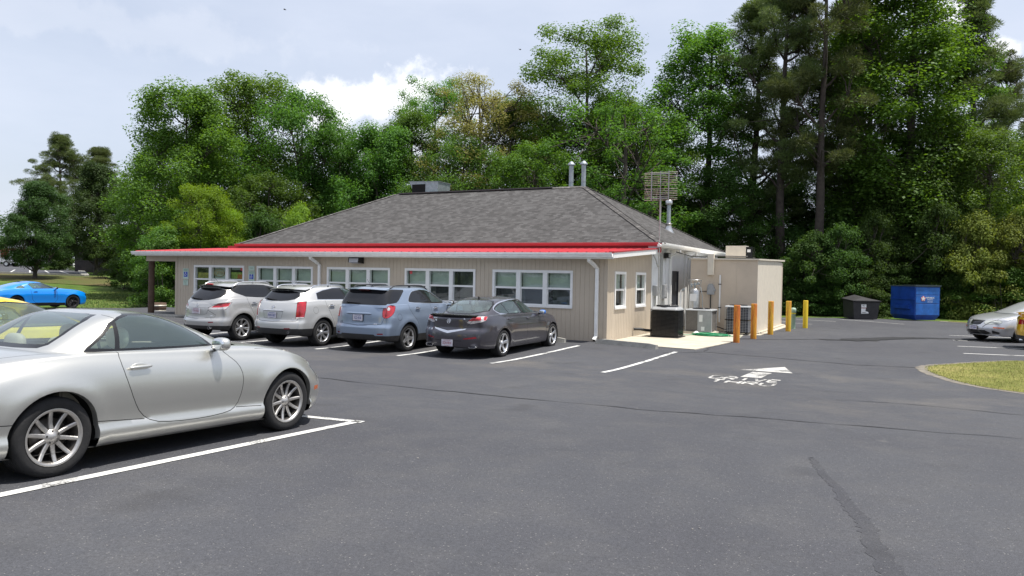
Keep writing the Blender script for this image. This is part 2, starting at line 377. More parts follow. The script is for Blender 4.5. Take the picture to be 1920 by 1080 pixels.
def upper_body(S):
    G=S['gh']; zs=[g[0] for g in G]; xb=pchip([(g[0],g[1]) for g in G]); xf=pchip([(g[0],g[2]) for g in G]); hw=pchip([(g[0],g[3]) for g in G])
    nb=S.get('nb',3.4); nf=S.get('nf',3.0); z0,z1=zs[0],zs[-1]; NL=26; NT=112; cr=S.get('crown',.03); tp=S.get('taper',(0,0))
    arch=S.get('arch',0)
    bm=bmesh.new(); rows=[]
    def ring(z,k=1.0,dz=0):
        a0,a1,h=xb(z),xf(z),hw(z); xc=S.get('xc',(a0+a1)/2); vs=[]
        for i in range(NT):
            t=2*math.pi*i/NT; c,s=math.cos(t),math.sin(t); n=nf if c>0 else nb
            px=(a1-xc if c>0 else xc-a0)*math.copysign(abs(c)**(2/n),c)*k; py=h*math.copysign(abs(s)**(2/n),s)*k
            X=xc+px
            if X<xc: py*=1-tp[0]*((xc-X)/(xc-a0+1e-6))**2*(1 if k>.99 else 1)
            else: py*=1-tp[1]*((X-xc)/(a1-xc+1e-6))**2
            u=(z-z0)/(z1-z0)
            Z=z+dz-arch*u*((X-S.get('xpk',xc))**2)
            vs.append(bm.verts.new((X,py,Z)))
        return vs
    lev=[z0+(z1-z0)*(1-(1-i/NL)**1.35) for i in range(NL+1)]
    for z in lev: rows.append(ring(z))
    for k in (.9,.78,.64,.48,.32,.16): rows.append(ring(z1,k,cr*(1-k**2.2)))
    for a,b in zip(rows,rows[1:]):
        for i in range(NT): bm.faces.new([a[i],a[(i+1)%NT],b[(i+1)%NT],b[i]])
    bm.faces.new(rows[-1])
    bmesh.ops.recalc_face_normals(bm,faces=bm.faces)
    return bm
def split_out(bm,lay,table,parent,prefix=None):
    """one object per part; shading normals come from the uncut surface"""
    bm.normal_update()
    groups={}
    for f in bm.faces: groups.setdefault(table[f[lay]][0],[]).append(f)
    made={}
    for name,fs in groups.items():
        idx={};vs=[];ns=[];polys=[];mi=[];mats=[]
        for f in fs:
            p=[]
            for v in f.verts:
                if v not in idx: idx[v]=len(vs); vs.append(tuple(v.co)); ns.append(tuple(v.normal))
                p.append(idx[v])
            polys.append(p); mm=table[f[lay]][1]
            if mm not in mats: mats.append(mm)
            mi.append(mats.index(mm))
        pname=name.split('#')[0]
        me=bpy.data.meshes.new(pname); me.from_pydata(vs,[],polys)
        for mm in mats: me.materials.append(mm)
        me.polygons.foreach_set('material_index',mi); me.polygons.foreach_set('use_smooth',[True]*len(polys))
        me.normals_split_custom_set_from_vertices(ns)
        made[name]=(me,pname)
    objs={}
    for name,(me,pname) in made.items():
        o=link(pname,me,parent); objs[name]=o
    return objs
def wheel(parent,x,y,R,w,rr,style,side,tilt=0,rim='alloy'):
    """tyre with rim and brake disc as sub-parts. side=-1 right, +1 left; y is the outer face"""
    s=side
    mb=MB(); yo=0
    prof=[(rr*.93,-.02),(rr*1.0,-.004),(rr+.012,.0),(rr+(R-rr)*.45,.010),(R-.022,.003),(R-.008,-.012),(R,-.03)]
    n=5
    for i in range(n):
        t0=.03+(w-.06)*(i+.42)/n; t1=.03+(w-.06)*(i+.58)/n
        if i<n: prof+=[(R,-t0),(R-.007,-t0-.001),(R-.007,-t1+.001),(R,-t1)]
    prof+=[(R,-w+.03),(R-.02,-w),(rr,-w+.01)]
    mb.lathe([(r,h*s) for r,h in prof],axis='y',n=56)
    ty=mb.build('wheel',M['rubber'],parent); ty.location=(x,y,R)
    rm=MB(); lip=[(rr+.004,.002),(rr-.006,.004),(rr-.016,-.004),(rr-.02,-.03),(rr-.035,-.06),(rr-.04,-w+.03)]
    if style in('ten','five_dark'): lip[3:4]=[(rr-.024,-.016),(rr-.03,-.04)]
    rm.lathe([(r,h*s) for r,h in lip[:4]],axis='y',n=56); rm.mat(1).lathe([(r,h*s) for r,h in lip[3:]],axis='y',n=56); rm.mat(0)
    ri=rr-.018
    def spoke(ang,w0,w1,r0=.045,r1=ri,dep0=-.035,dep1=-.012,th=.03,skew=0,mid=None):
        c,q=math.cos(ang),math.sin(ang); k=5; pts=[]
        for i in range(k+1):
            t=i/k; r=r0+(r1-r0)*t; ww=(w0+(w1-w0)*t)/2*(1 if mid is None else 1+(mid-1)*math.sin(math.pi*t)); dp=dep0+(dep1-dep0)*t-.012*math.sin(math.pi*t); sk=skew*t
            for a,b in ((-ww,-.006),(-ww*.55,0),(ww*.55,0),(ww,-.006),(ww*.8,-th),(-ww*.8,-th)):
                aa=a+sk; pts.append((r*c-aa*q,(dp+b)*s,r*q+aa*c))
        fs=[(i*6+j,i*6+(j+1)%6,(i+1)*6+(j+1)%6,(i+1)*6+j) for i in range(k) for j in range(6)]
        rm.add(pts,fs,False)
    hub=.062
    if style=='ten':
        for i in range(10): spoke(2*math.pi*i/10+tilt,.037,.032,r0=.05,dep0=-.03,dep1=-.012)
    elif style=='seven':
        for i in range(7): spoke(2*math.pi*i/7+tilt,.06,.088,r0=.04,dep0=-.03,dep1=-.008,mid=.8)
    elif style=='twist':
        for i in range(7): spoke(2*math.pi*i/7+tilt,.045,.062,r0=.04,dep0=-.035,dep1=-.008,skew=.02)
    elif style=='five':
        for i in range(5): spoke(2*math.pi*i/5+tilt,.075,.10,r0=.03,dep0=-.035,dep1=-.006,mid=.8)
    elif style=='fork':
        for i in range(5):
            spoke(2*math.pi*i/5+tilt-.16,.04,.045,r0=.04,skew=-.01); spoke(2*math.pi*i/5+tilt+.16,.04,.045,r0=.04,skew=.01)
    elif style=='star':
        for i in range(5): spoke(2*math.pi*i/5+tilt,.12,.045,r0=.03,dep0=-.02,dep1=-.006)
    rm.lathe([(0,-.012*s),(.028,-.012*s),(.034,-.02*s),(hub,-.028*s),(hub+.008,-.06*s)],axis='y',n=24)
    for i in range(5):
        a=2*math.pi*(i+.5)/5+tilt; rm.mat(1); rm.cyl((.048*math.cos(a),-.022*s,.048*math.sin(a)),(.048*math.cos(a),-.034*s,.048*math.sin(a)),.009,n=8)
    rm.mat(0)
    ro=rm.build('rim',[M[rim],M['alloy_dark']],ty)
    bd=MB(); bd.lathe([(.0,-.09*s),(.15,-.09*s),(.15,-.11*s),(0,-.11*s)],axis='y',n=32)
    bd.mat(1).lathe([(rr-.03,-.13*s),(0,-.13*s)],axis='y',n=24)
    bd.build('brake_disc',[M['disc'],M['well']],ty)
    return ty
def capsule(mb,p0,p1,r,flat=1,n=10):
    P0=Vector(p0);P1=Vector(p1); pts=[];rs=[]
    L=(P1-P0).length
    for t,k in ((0,.25),(.04,.7),(.12,1),(.5,1.08),(.88,1),(.96,.7),(1,.25)): pts.append(P0.lerp(P1,t)); rs.append(r*k)
    mb.tube(pts,rs,n)
def blob(mb,c,rx,ry,rz,n=16,m=10,e=2.4):
    v=[]
    for i in range(m+1):
        a=-math.pi/2+math.pi*i/m
        for j in range(n):
            b=2*math.pi*j/n; pw=lambda q: math.copysign(abs(q)**(2/e),q)
            v.append((c[0]+rx*pw(math.cos(a))*pw(math.cos(b)),c[1]+ry*pw(math.cos(a))*pw(math.sin(b)),c[2]+rz*pw(math.sin(a))))
    mb.add(v,[(i*n+j,i*n+(j+1)%n,(i+1)*n+(j+1)%n,(i+1)*n+j) for i in range(m) for j in range(n)],True)
def make_car(name,S,loc,deg,pitch,label,cat):
    root=empty(name,loc,label,cat); root.rotation_mode='XYZ'; root.rotation_euler=(0,-R_(pitch),R_(deg))
    root.rotation_mode='XYZ'
    P=S['paint']; lb=lower_body(S); ub=upper_body(S)
    T=[('body',P)]
    ll=lb.faces.layers.int.new('part'); lu=ub.faces.layers.int.new('part')
    T2=[('roof',P)]
    def put(bm,lay,tab,fs,name,mat):
        e=(name,mat)
        if e not in tab: tab.append(e)
        k=tab.index(e)
        for f in fs: f[lay]=k
    R=S['R']; ax=S['axles']; ar=S['archR']
    # lower cladding bands
    for zc,mat in S.get('bands',[]):
        bmesh.ops.bisect_plane(lb,geom=lb.verts[:]+lb.edges[:]+lb.faces[:],plane_co=(0,0,zc),plane_no=(0,0,1),dist=1e-5)
        put(lb,ll,T,[f for f in lb.faces if f.calc_center_median().z<zc],'lower_trim',mat)
    for f in lb.faces:
        if f.normal.z<-.7 and f.calc_center_median().z<.35: put(lb,ll,T,[f],'underbody',M['well'])
    # features: (mesh, mirrored, axis, polygon, part, material, trim width, trim material)
    def feats(bm,lay,tab,which):
        for F in S['features']:
            if F['on']!=which: continue
            for sgn in ((1,-1) if F.get('mirror',True) else (1,)):
                d=Vector(F['d']); d.y*=sgn
                poly=[(p[0],p[1]*sgn,p[2]) for p in F['poly']]
                if F.get('smooth'): poly=chaikin(poly,F['smooth'],closed=not F.get('line'))
                dd,e1,e2=axes(d); p2=[(Vector(p).dot(e1),Vector(p).dot(e2)) for p in poly]
                filt=None
                if F.get('filt'): filt=(lambda c,s=sgn: F['filt'](Vector((c.x,c.y*s,c.z))))
                if F.get('line'):
                    fs=cookie(bm,strip(p2,F['line']),d,filt,to2=True); put(bm,lay,tab,fs,F.get('part','body'),F['mat']); continue
                if F.get('trim'):
                    fs=cookie(bm,offset(p2,F['trim']),d,filt,to2=True); put(bm,lay,tab,fs,F.get('tpart','window_trim'),F['tmat'])
                fs=cookie(bm,p2,d,filt,to2=True); nm=F['part']
                if nm=='@del':
                    bmesh.ops.delete(bm,geom=fs,context='FACES'); continue
                if F.get('mirror',True) and nm!='body': nm=nm+('#l' if sgn>0 else '#r')
                put(bm,lay,tab,fs,nm,F['mat'])
                if F.get('push'):
                    vs={v for f in fs for v in f.verts}; edge={v for v in vs if any(g not in fs for g in v.link_faces)}
                    for v in vs-edge: v.co-=dd*F['push']
    feats(lb,ll,T,'lo'); feats(ub,lu,T2,'up')
    bvh=BVHTree.FromBMesh(lb)
    bvu=BVHTree.FromBMesh(ub)
    # wheel arches
    for xc,rt in zip(ax,S.get('archR2',(ar,ar))):
        for sgn in (1,-1):
            poly=[(xc+rt*math.cos(a),0,R+.01+rt*math.sin(a)*S.get('archz',1)) for a in [math.pi*i/22 for i in range(23)]]+[(xc-rt,0,-.2),(xc+rt,0,-.2)]
            fs=cookie(lb,poly,(0,sgn,0),(lambda c,s=sgn: c.y*s>.3),dotmin=-.3)
            bmesh.ops.delete(lb,geom=fs,context='FACES')
            ed=[e for e in lb.edges if e.is_boundary and (e.verts[0].co.y*sgn>.3) and math.hypot((e.verts[0].co.x+e.verts[1].co.x)/2-xc,((e.verts[0].co.z+e.verts[1].co.z)/2-R-.01)/S.get('archz',1))<rt+.02 and (e.verts[0].co.z+e.verts[1].co.z)/2>S['bot'][0][1]+.01]
            if ed:
                lip=MB()
                for e in ed:
                    p,q=e.verts[0].co,e.verts[1].co; lip.add([p,q,(q.x+(xc-q.x)*.02,q.y-sgn*.055,q.z-.004),(p.x+(xc-p.x)*.02,p.y-sgn*.055,p.z-.004)],[(0,1,2,3)],True)
                lip.build('wheel_arch_lip',P if not S.get('bands') else M['black'],root)
            wy=S['trackw']; r2=rt+.015; n=24
            v=[(xc+r2*math.cos(a),sgn*(wy-.015),R+.01+r2*math.sin(a)) for a in [math.pi*(i/n*1.16-.08) for i in range(n+1)]]
            v+=[(p[0],sgn*(wy-.42),p[2]) for p in v]
            wells=MB(); wells.add(v,[(i,i+1,n+2+i,n+1+i) for i in range(n)],True); wells.add(v[n+1:],[tuple(range(n+1))],False); wells.build('wheel_arch_liner',M['well'],root)
    o1=split_out(lb,ll,T,root); o2=split_out(ub,lu,T2,root)
    lb.free(); ub.free()
    for i,xc in enumerate(ax):
        for sgn in (-1,1):
            wheel(root,xc,sgn*S['trackw'],R,S.get('tw',.235),S['rimr'],S['wstyle'],sgn,tilt=.3*i+.2*sgn+S.get('wt',0),rim=S.get('rimmat','alloy'))
    def surf(x,z,sgn=-1,up=False):
        for bv in ((bvu,) if up else (bvh,)):
            h=bv.ray_cast(Vector((x,sgn*3,z)),Vector((0,-sgn,0)))
            if h[0]: return h[0],h[1]
        return Vector((x,sgn*.85,z)),Vector((0,sgn,0))
    def tail(y,z,front=False,up=False):
        h=(bvu if up else bvh).ray_cast(Vector((8 if front else -3,y,z)),Vector((-1 if front else 1,0,0)))
        if h[0]: return h[0],h[1]
        return Vector((S['L'] if front else 0,y,z)),Vector((1 if front else -1,0,0))
    def topz(x,y):
        h=bvu.ray_cast(Vector((x,y,4)),Vector((0,0,-1)))
        return h[0] if h[0] else Vector((x,y,1.3))
    # door handles
    for x0,x1,z,mt in S.get('handles',[]):
        for sgn in (-1,1):
            a,_=surf(x0,z,sgn);b,_=surf(x1,z+.004,sgn)
            mb=MB(); off=Vector((0,sgn*.028,0)); capsule(mb,a+off,b+off,.014)
            mb.cyl(a+off+(b-a)*.15,a+(b-a)*.15-off*.3,.010,n=8); mb.cyl(a+off+(b-a)*.85,a+(b-a)*.85-off*.3,.010,n=8)
            c=(a+b)/2; mb.mat(1); blob(mb,(c.x,c.y-sgn*.0,c.z),.075,.006,.035)
            mb.build('door_handle',[mt,M['gloss_black'] if mt is M['chrome'] else P],root)
    # mirrors
    mx=S.get('mirror')
    if mx:
        x,y,z,sx,sy,sz=mx[:6]
        for sgn in (-1,1):
            mb=MB(); blob(mb,(x,sgn*y,z),sx,sy,sz,20,12,2.6)
            mb.mat(1); blob(mb,(x-sx*.62,sgn*y,z),sx*.42,sy*.82,sz*.80,16,8,2.8)
            mb.mat(2); mb.tube([(x+sx*.2,sgn*(y-sy*.6),z-sz*.55),(x+sx*.5,sgn*(y-sy*1.1),z-sz*.8),(x+sx*.7,sgn*(y-sy-.14),z-sz*1.0)],.022,8)
            mb.build('side_mirror',[mx[6] if len(mx)>6 else P,M['mirror'],M['gloss_black']],root)
    # roof rails
    for (x0,x1,y,h,mt) in S.get('rails',[]):
        for sgn in (-1,1):
            mb=MB(); pts=[]
            for i in range(13):
                t=i/12; p=topz(x0+(x1-x0)*t,sgn*y); e=min(1,min(t,1-t)/.14); pts.append(p+Vector((0,0,-.02+(h+.02)*math.sin(e*math.pi/2))))
            mb.tube(pts,[.012]+[.017]*11+[.012],8)
            for t in (.03,.5,.97): q=topz(x0+(x1-x0)*t,sgn*y); mb.box(q.x-.035,q.x+.035,q.y-.012,q.y+.012,q.z-.02,q.z+h*(.35 if t in(.03,.97) else .9))
            mb.build('roof_rail',mt,root)
    if S.get('antenna'):
        x,kind=S['antenna']; p=topz(x,0); mb=MB()
        if kind=='fin': mb.add([(p.x+.09,0,p.z-.01),(p.x-.04,.022,p.z-.01),(p.x-.04,-.022,p.z-.01),(p.x-.05,0,p.z+.07)],[(0,1,3),(0,3,2),(1,2,3),(0,2,1)],False)
        else: mb.tube([p,p+Vector((-.1,0,.10)),p+Vector((-.2,0,.20))],.004,6); blob(mb,(p.x+.02,0,p.z),.05,.03,.02)
        mb.build('antenna',M['gloss_black'],root)
    # plate
    for (y,z,w_,h_,txt,mt,fr,endf) in S.get('plates',[]):
        p,nn=tail(y,z,endf); sg=1 if endf else -1
        xx=p.x+sg*.022
        Mx=basis((xx,y,z),(0,1 if endf else -1,0),(-.0,0,1))
        mb=MB(); mb.M=Mx
        if fr: mb.box(-w_/2-.014,w_/2+.014,-h_/2-.014,h_/2+.014,-.012,-.003)
        mb.mat(1); mb.box(-w_/2,w_/2,-h_/2,h_/2,-.008,.003); mb.M=None
        text_mb(mb,txt,h_*.62,Mx@Matrix.Translation((0,-h_*.04,.0045))@Matrix.Diagonal((w_*.9/(h_*.62*.62*len(txt)),1,1,1)),2,.0008,.0006)
        mb.mat(2); mb.M=Mx; mb.box(-w_*.32,w_*.32,h_*.36,h_*.42,.002,.005); mb.box(-w_*.25,w_*.25,-h_*.44,-h_*.40,.002,.005); mb.M=None
        mb.build('license_plate',[M['gloss_black'],M['plate'],mt],root)
    for (y,z,txt,size,mt) in S.get('badges',[]):
        p,nn=tail(y,z); Mx=basis((p.x-.006,y,z),(0,-1,0),(-nn.z*.0+.25,0,1)); mb=MB()
        if txt=='@ring':
            mb.M=Mx; mb.tube([(size*math.cos(a),size*math.sin(a),.003) for a in [2*math.pi*i/20 for i in range(21)]],size*.13,6); mb.box(-size*1.15,size*1.15,-size*.16,size*.16,-.002,.008)
        elif txt=='@caliper':
            mb.M=Mx; mb.tube([(size*.85*math.cos(a),size*math.sin(a),.003) for a in [2*math.pi*i/20 for i in range(21)]],size*.10,6)
            mb.tube([(-size*.5,-size*.75,.003),(-size*.12,size*.75,.003)],size*.11,6); mb.tube([(size*.5,-size*.75,.003),(size*.12,size*.75,.003)],size*.11,6); mb.box(-size*.2,size*.2,-size*.2,-size*.05,.0,.006)
        elif txt=='@bow':
            mb.M=Mx; s=size; mb.prism([(-s*2,-s*.35),(-s*.7,-s*.35),(-s*.55,-s*.6),(s*.55,-s*.6),(s*.7,-s*.35),(s*2,-s*.35),(s*1.8,s*.35),(s*.7,s*.35),(s*.55,s*.6),(-s*.55,s*.6),(-s*.7,s*.35),(-s*1.8,s*.35)],-.002,.008,axis='z')
        elif txt=='@crest':
            mb.M=Mx; s=size; mb.tube([(s*1.1*math.cos(a),s*.9*math.sin(a),.003) for a in [2*math.pi*i/20 for i in range(21)]],s*.12,6)
            mb.prism([(-s*.5,s*.45),(s*.5,s*.45),(s*.4,-s*.2),(0,-s*.6),(-s*.4,-s*.2)],-.002,.008,axis='z')
        else: text_mb(mb,txt,size,Mx,0,.002,.001)
        mb.build('badge',mt,root)
    # exhaust tips
    for (y,z,w_,h_,x) in S.get('exhaust',[]):
        for sgn in ((1,-1) if y else (1,)):
            tp_,_=tail(sgn*y,S['bot'][0][1]+.07); x=tp_.x-.03; mb=MB(); n=20; e=4 if w_>h_*1.4 else 2
            def rr(k,X):
                o=[]
                for i in range(n):
                    a=2*math.pi*i/n; c,q=math.cos(a),math.sin(a); o.append((X,sgn*y+w_*k*math.copysign(abs(c)**(2/e),c),z+h_*k*math.copysign(abs(q)**(2/e),q)))
                return o
            A=rr(1,x+.2);B=rr(1,x);C=rr(.84,x);D=rr(.8,x+.15)
            v=A+B+C+D; mb.add(v,[(k*n+i,k*n+(i+1)%n,(k+1)*n+(i+1)%n,(k+1)*n+i) for k in range(3) for i in range(n)],False); mb.mat(1).add(D,[tuple(range(n))],False)
            mb.build('exhaust_tip',[M['chrome'],M['well']],root)
    if S.get('wiper'):
        y0,y1,z0,z1=S['wiper']; mb=MB()
        a,_=tail(y0,z0,up=True);b,_=tail(y1,z1,up=True); a.x-=.03;b.x-=.02
        if abs(a.x-b.x)<.5:
            mb.tube([a,a.lerp(b,.5)+Vector((-.012,0,.0)),b],[.02,.014,.008],6); blob(mb,a,.03,.05,.025)
            mb.build('rear_wiper',M['gloss_black'],root)
    # cabin
    I=S.get('cabin')
    if I:
        sm=I['seat']; x0,x1,w_,zf=I['x0'],I['x1'],I['w'],I.get('z',.35)
        mb=MB(); mb.box(x0,x1,-w_,w_,zf-.05,zf); 
        for s in (-1,1): mb.box(x0,x1,s*w_-.01,s*w_+.01,zf,I['belt'])
        mb.box(x0-.02,x0,-w_,w_,zf,I['belt']); mb.build('cabin_floor',I.get('tub',sm),root)
        if I.get('shelf'): q=I['shelf']; mb=MB(); mb.box(q[0],q[1],-w_,w_,q[2]-.03,q[2]); mb.build('parcel_shelf',I.get('shelfmat',sm),root)
        for sx,sy,hz in I['seats']:
            mb=MB(); ph=I.get('lean',.16)
            prof=[(sx-.02,zf+.12),(sx+.48,zf+.16),(sx+.5,zf+.27),(sx+.1,zf+.24),(sx-.02,hz-.2),(sx-.10,hz-.22),(sx-.14,zf+.2)]
            prof=chaikin(prof,1); yw=.25; mb.prism(prof,sy-yw,sy+yw,axis='y',smooth=True)
            blob(mb,(sx-.09,sy,hz-.07),.055,.14,.10,16,10,2.6); mb.cyl((sx-.08,sy-.05,hz-.3),(sx-.09,sy-.05,hz-.1),.008,n=6); mb.cyl((sx-.08,sy+.05,hz-.3),(sx-.09,sy+.05,hz-.1),.008,n=6)
            mb.build('seat',sm,root)
        dx=I['dash']; mb=MB(); zt=I['belt']-.03
        prof=chaikin([(dx-.28,zt-.30),(dx-.30,zt-.12),(dx-.2,zt+.0),(dx+.25,zt+.0),(dx+.5,zt-.05),(dx+.5,zt-.3)],2)
        mb.prism(prof,-w_+.02,w_-.02,axis='y',smooth=True); mb.mat(1).box(dx-.325,dx-.29,-w_+.1,w_-.1,zt-.19,zt-.14)
        mb.build('dashboard',[M['dash'],M['wood']],root)
        wx=dx-.42; mb=MB(); c=Vector((wx,.36,zt-.04)); ax1=Vector((0,1,0)); ax2=Vector((-.45,0,.89)).normalized(); rw=.18
        pts=[c+ax1*rw*math.cos(a)+ax2*rw*math.sin(a) for a in [2*math.pi*i/28 for i in range(29)]]
        mb.tube(pts[:20],.015,8).mat(1).tube(pts[19:],.016,8); mb.mat(0)
        for a in (0,math.pi,-math.pi/2): mb.tube([c,c+(ax1*math.cos(a)+ax2*math.sin(a))*rw],.012,6)
        blob(mb,c,.03,.06,.05); mb.tube([c,c+Vector((.3,0,-.15))],.03,8)
        mb.build('steering_wheel',[M['dash'],M['wood']],root)
    S['_surf']=surf; S['_tail']=tail; S['_topz']=topz
    if S.get('extra'): S['extra'](root,S,surf,tail,topz)
    return root
def SV(*p):  # side-view polygon (x,z)
    return [(a,0,b) for a,b in p]
def RV(*p):  # rear/front view polygon (y,z)
    return [(0,a,b) for a,b in p]
# ------------------------------------------------------------ each car's shape
SIDE=(0,1,0)
silver=paint('silver_metallic',(.62,.615,.575),.82,.36)
def sc_spec():
    G=M['gap']
    F=[]
    # openings and cabin glass
    F+=[dict(on='lo',d=(0,0,1),mirror=False,poly=[(1.15,-.66,0),(3.0,-.66,0),(3.1,0,0),(3.0,.66,0),(1.15,.66,0)],part='@del',mat=G)]
    F+=[dict(on='up',d=SIDE,poly=SV((1.29,.98),(1.33,1.02),(1.47,1.12),(1.58,1.215),(1.68,1.262),(1.80,1.296),(2.02,1.288),(2.24,1.235),(2.44,1.15),(2.60,1.05),(2.70,.97)),mirror=True,part='window_trim',mat=M['gloss_black'])]
    F+=[dict(on='up',d=SIDE,poly=SV((1.60,1.0),(1.645,1.228),(1.70,1.253),(1.82,1.281),(2.02,1.275),(2.22,1.225),(2.40,1.155),(2.56,1.06),(2.62,.99)),smooth=0,part='door_window',mat=M['glass_side'],trim=.016,tmat=M['gloss_black'])]
    F+=[dict(on='up',d=SIDE,poly=SV((1.555,1.0),(1.605,1.205),(1.48,1.10),(1.35,1.01)),part='quarter_window',mat=M['glass_side'],trim=.013,tmat=M['gloss_black'])]
    F+=[dict(on='up',d=(-1,0,.6),mirror=False,poly=RV((-.46,1.035),(.46,1.035),(.50,1.06),(.43,1.275),(.2,1.292),(-.2,1.292),(-.43,1.275),(-.50,1.06)),smooth=1,part='rear_window',mat=M['glass_clear'],trim=.03,tmat=M['gloss_black'],filt=lambda c:c.x<1.6)]
    F+=[dict(on='up',d=(1,0,.8),mirror=False,poly=RV((-.68,.97),(.68,.97),(.52,1.27),(0,1.30),(-.52,1.27)),smooth=1,part='windshield',mat=M['glass_clear'],trim=.02,tmat=M['gloss_black'],filt=lambda c:c.x>2.0)]
    # roof seams
    F+=[dict(on='up',d=SIDE,poly=SV((1.66,1.255),(1.62,1.29),(1.60,1.36)),line=.006,mat=G,part='roof')]
    F+=[dict(on='up',d=SIDE,poly=SV((2.16,1.25),(2.22,1.29),(2.26,1.34)),line=.008,mat=G,part='roof')]
    # door
    door=SV((1.585,1.2),(1.575,1.02),(1.555,.90),(1.60,.73),(1.68,.54),(1.76,.42),(1.88,.335),(2.10,.305),(2.45,.295),(2.74,.315),(2.86,.36),(2.90,.50),(2.91,.66),(2.86,.78),(2.74,.885),(2.62,1.0),(2.6,1.2))
    F+=[dict(on='lo',d=SIDE,poly=door,smooth=1,part='door',mat=silver,trim=.007,tpart='body',tmat=G)]
    F+=[dict(on='lo',d=SIDE,poly=SV((1.34,.405),(1.55,.385),(1.80,.365)),line=.007,mat=G)]
    F+=[dict(on='lo',d=SIDE,poly=SV((2.85,.345),(3.17,.325)),line=.007,mat=G)]
    # rear bumper seam, deck lid seam, fuel
    F+=[dict(on='lo',d=SIDE,poly=SV((.02,.50),(.35,.485),(.66,.465)),line=.007,mat=G)]
    F+=[dict(on='lo',d=(0,.6,1),poly=[(.35,.58,.9),(.75,.66,1.0),(1.0,.70,1.0),(1.15,.74,1.0),(1.22,.79,1.0)],line=.007,mat=G)]
    # hood seam
    F+=[dict(on='lo',d=(0,.4,1),poly=[(3.15,.775,.95),(3.35,.755,.9),(3.75,.70,.8),(4.1,.60,.75)],line=.006,mat=G)]
    F+=[dict(on='lo',d=(.55,.85,.0),poly=[(3.93,.80,.735),(4.05,.78,.73),(4.28,.66,.67),(4.42,.5,.60),(4.30,.6,.575),(4.10,.75,.62)],smooth=1,part='headlamp',mat=M['head_lens'],trim=.006,tpart='body',tmat=G)]
    F+=[dict(on='lo',d=(.3,1,0),poly=[(4.0,.82,.455),(4.14,.78,.45),(4.14,.78,.405),(4.0,.82,.405)],part='side_marker',mat=M['amber'])]
    return dict(L=4.60,R=.323,rimr=.228,axles=(.99,3.57),archR=.362,trackw=.868,tw=.245,wstyle='ten',rimmat='alloy_dull',paint=silver,
      top=[(0,.86),(.12,.90),(.5,.97),(1.0,1.0),(2.0,1.0),(3.0,.985),(3.3,.965),(3.6,.915),(3.9,.845),(4.2,.755),(4.42,.66),(4.52,.58)],
      sh=[(0,.78),(.3,.85),(.8,.925),(1.3,.955),(2.0,.935),(2.6,.91),(3.1,.885),(3.5,.85),(3.9,.77),(4.2,.68),(4.52,.53)],
      bot=[(0,.24),(.5,.2),(1.4,.185),(3.1,.165),(3.9,.17),(4.52,.2)],
      w=[(0,.72),(.25,.82),(.6,.885),(1.0,.905),(1.6,.895),(2.3,.885),(3.0,.888),(3.5,.898),(3.9,.88),(4.2,.83),(4.52,.70)],
      side=[(0,.925),(.07,.97),(.15,.992),(.20,.985),(.25,.962),(.31,.966),(.45,.988),(.62,1.0),(.8,.982),(.9,.955),(1,.905)],
      rprof=[(.2,.12),(.4,.02),(.55,0),(.75,.03),(.9,.12)],fprof=[(.15,.12),(.3,.02),(.42,0),(.55,.05),(.66,.16)],rsweep=.22,fsweep=.30,pr=2.8,round=.1,topn=2.7,rt=.05,D=1.1,
      flare=[(.985,.40,.016),(3.56,.40,.016)],
      gh=[(.93,.88,3.28,.79),(1.0,1.0,3.10,.775),(1.08,1.14,2.88,.745),(1.16,1.28,2.66,.70),(1.22,1.40,2.48,.655),(1.26,1.50,2.34,.61),(1.288,1.60,2.2,.54)],
      nb=4.6,nf=2.7,crown=.035,xc=1.86,taper=(.10,.10),arch=0,
      features=F,handles=[(1.62,1.84,.835,silver)],mirror=(2.60,.90,1.0,.062,.10,.066),
      cabin=dict(seat=M['cream'],x0=1.15,x1=3.0,w=.68,belt=.95,seats=[(1.95,.36,1.13),(1.95,-.36,1.13),(1.42,.33,1.06),(1.42,-.33,1.06)],dash=2.72,shelf=(1.0,1.3,.98)),
      bands=[])

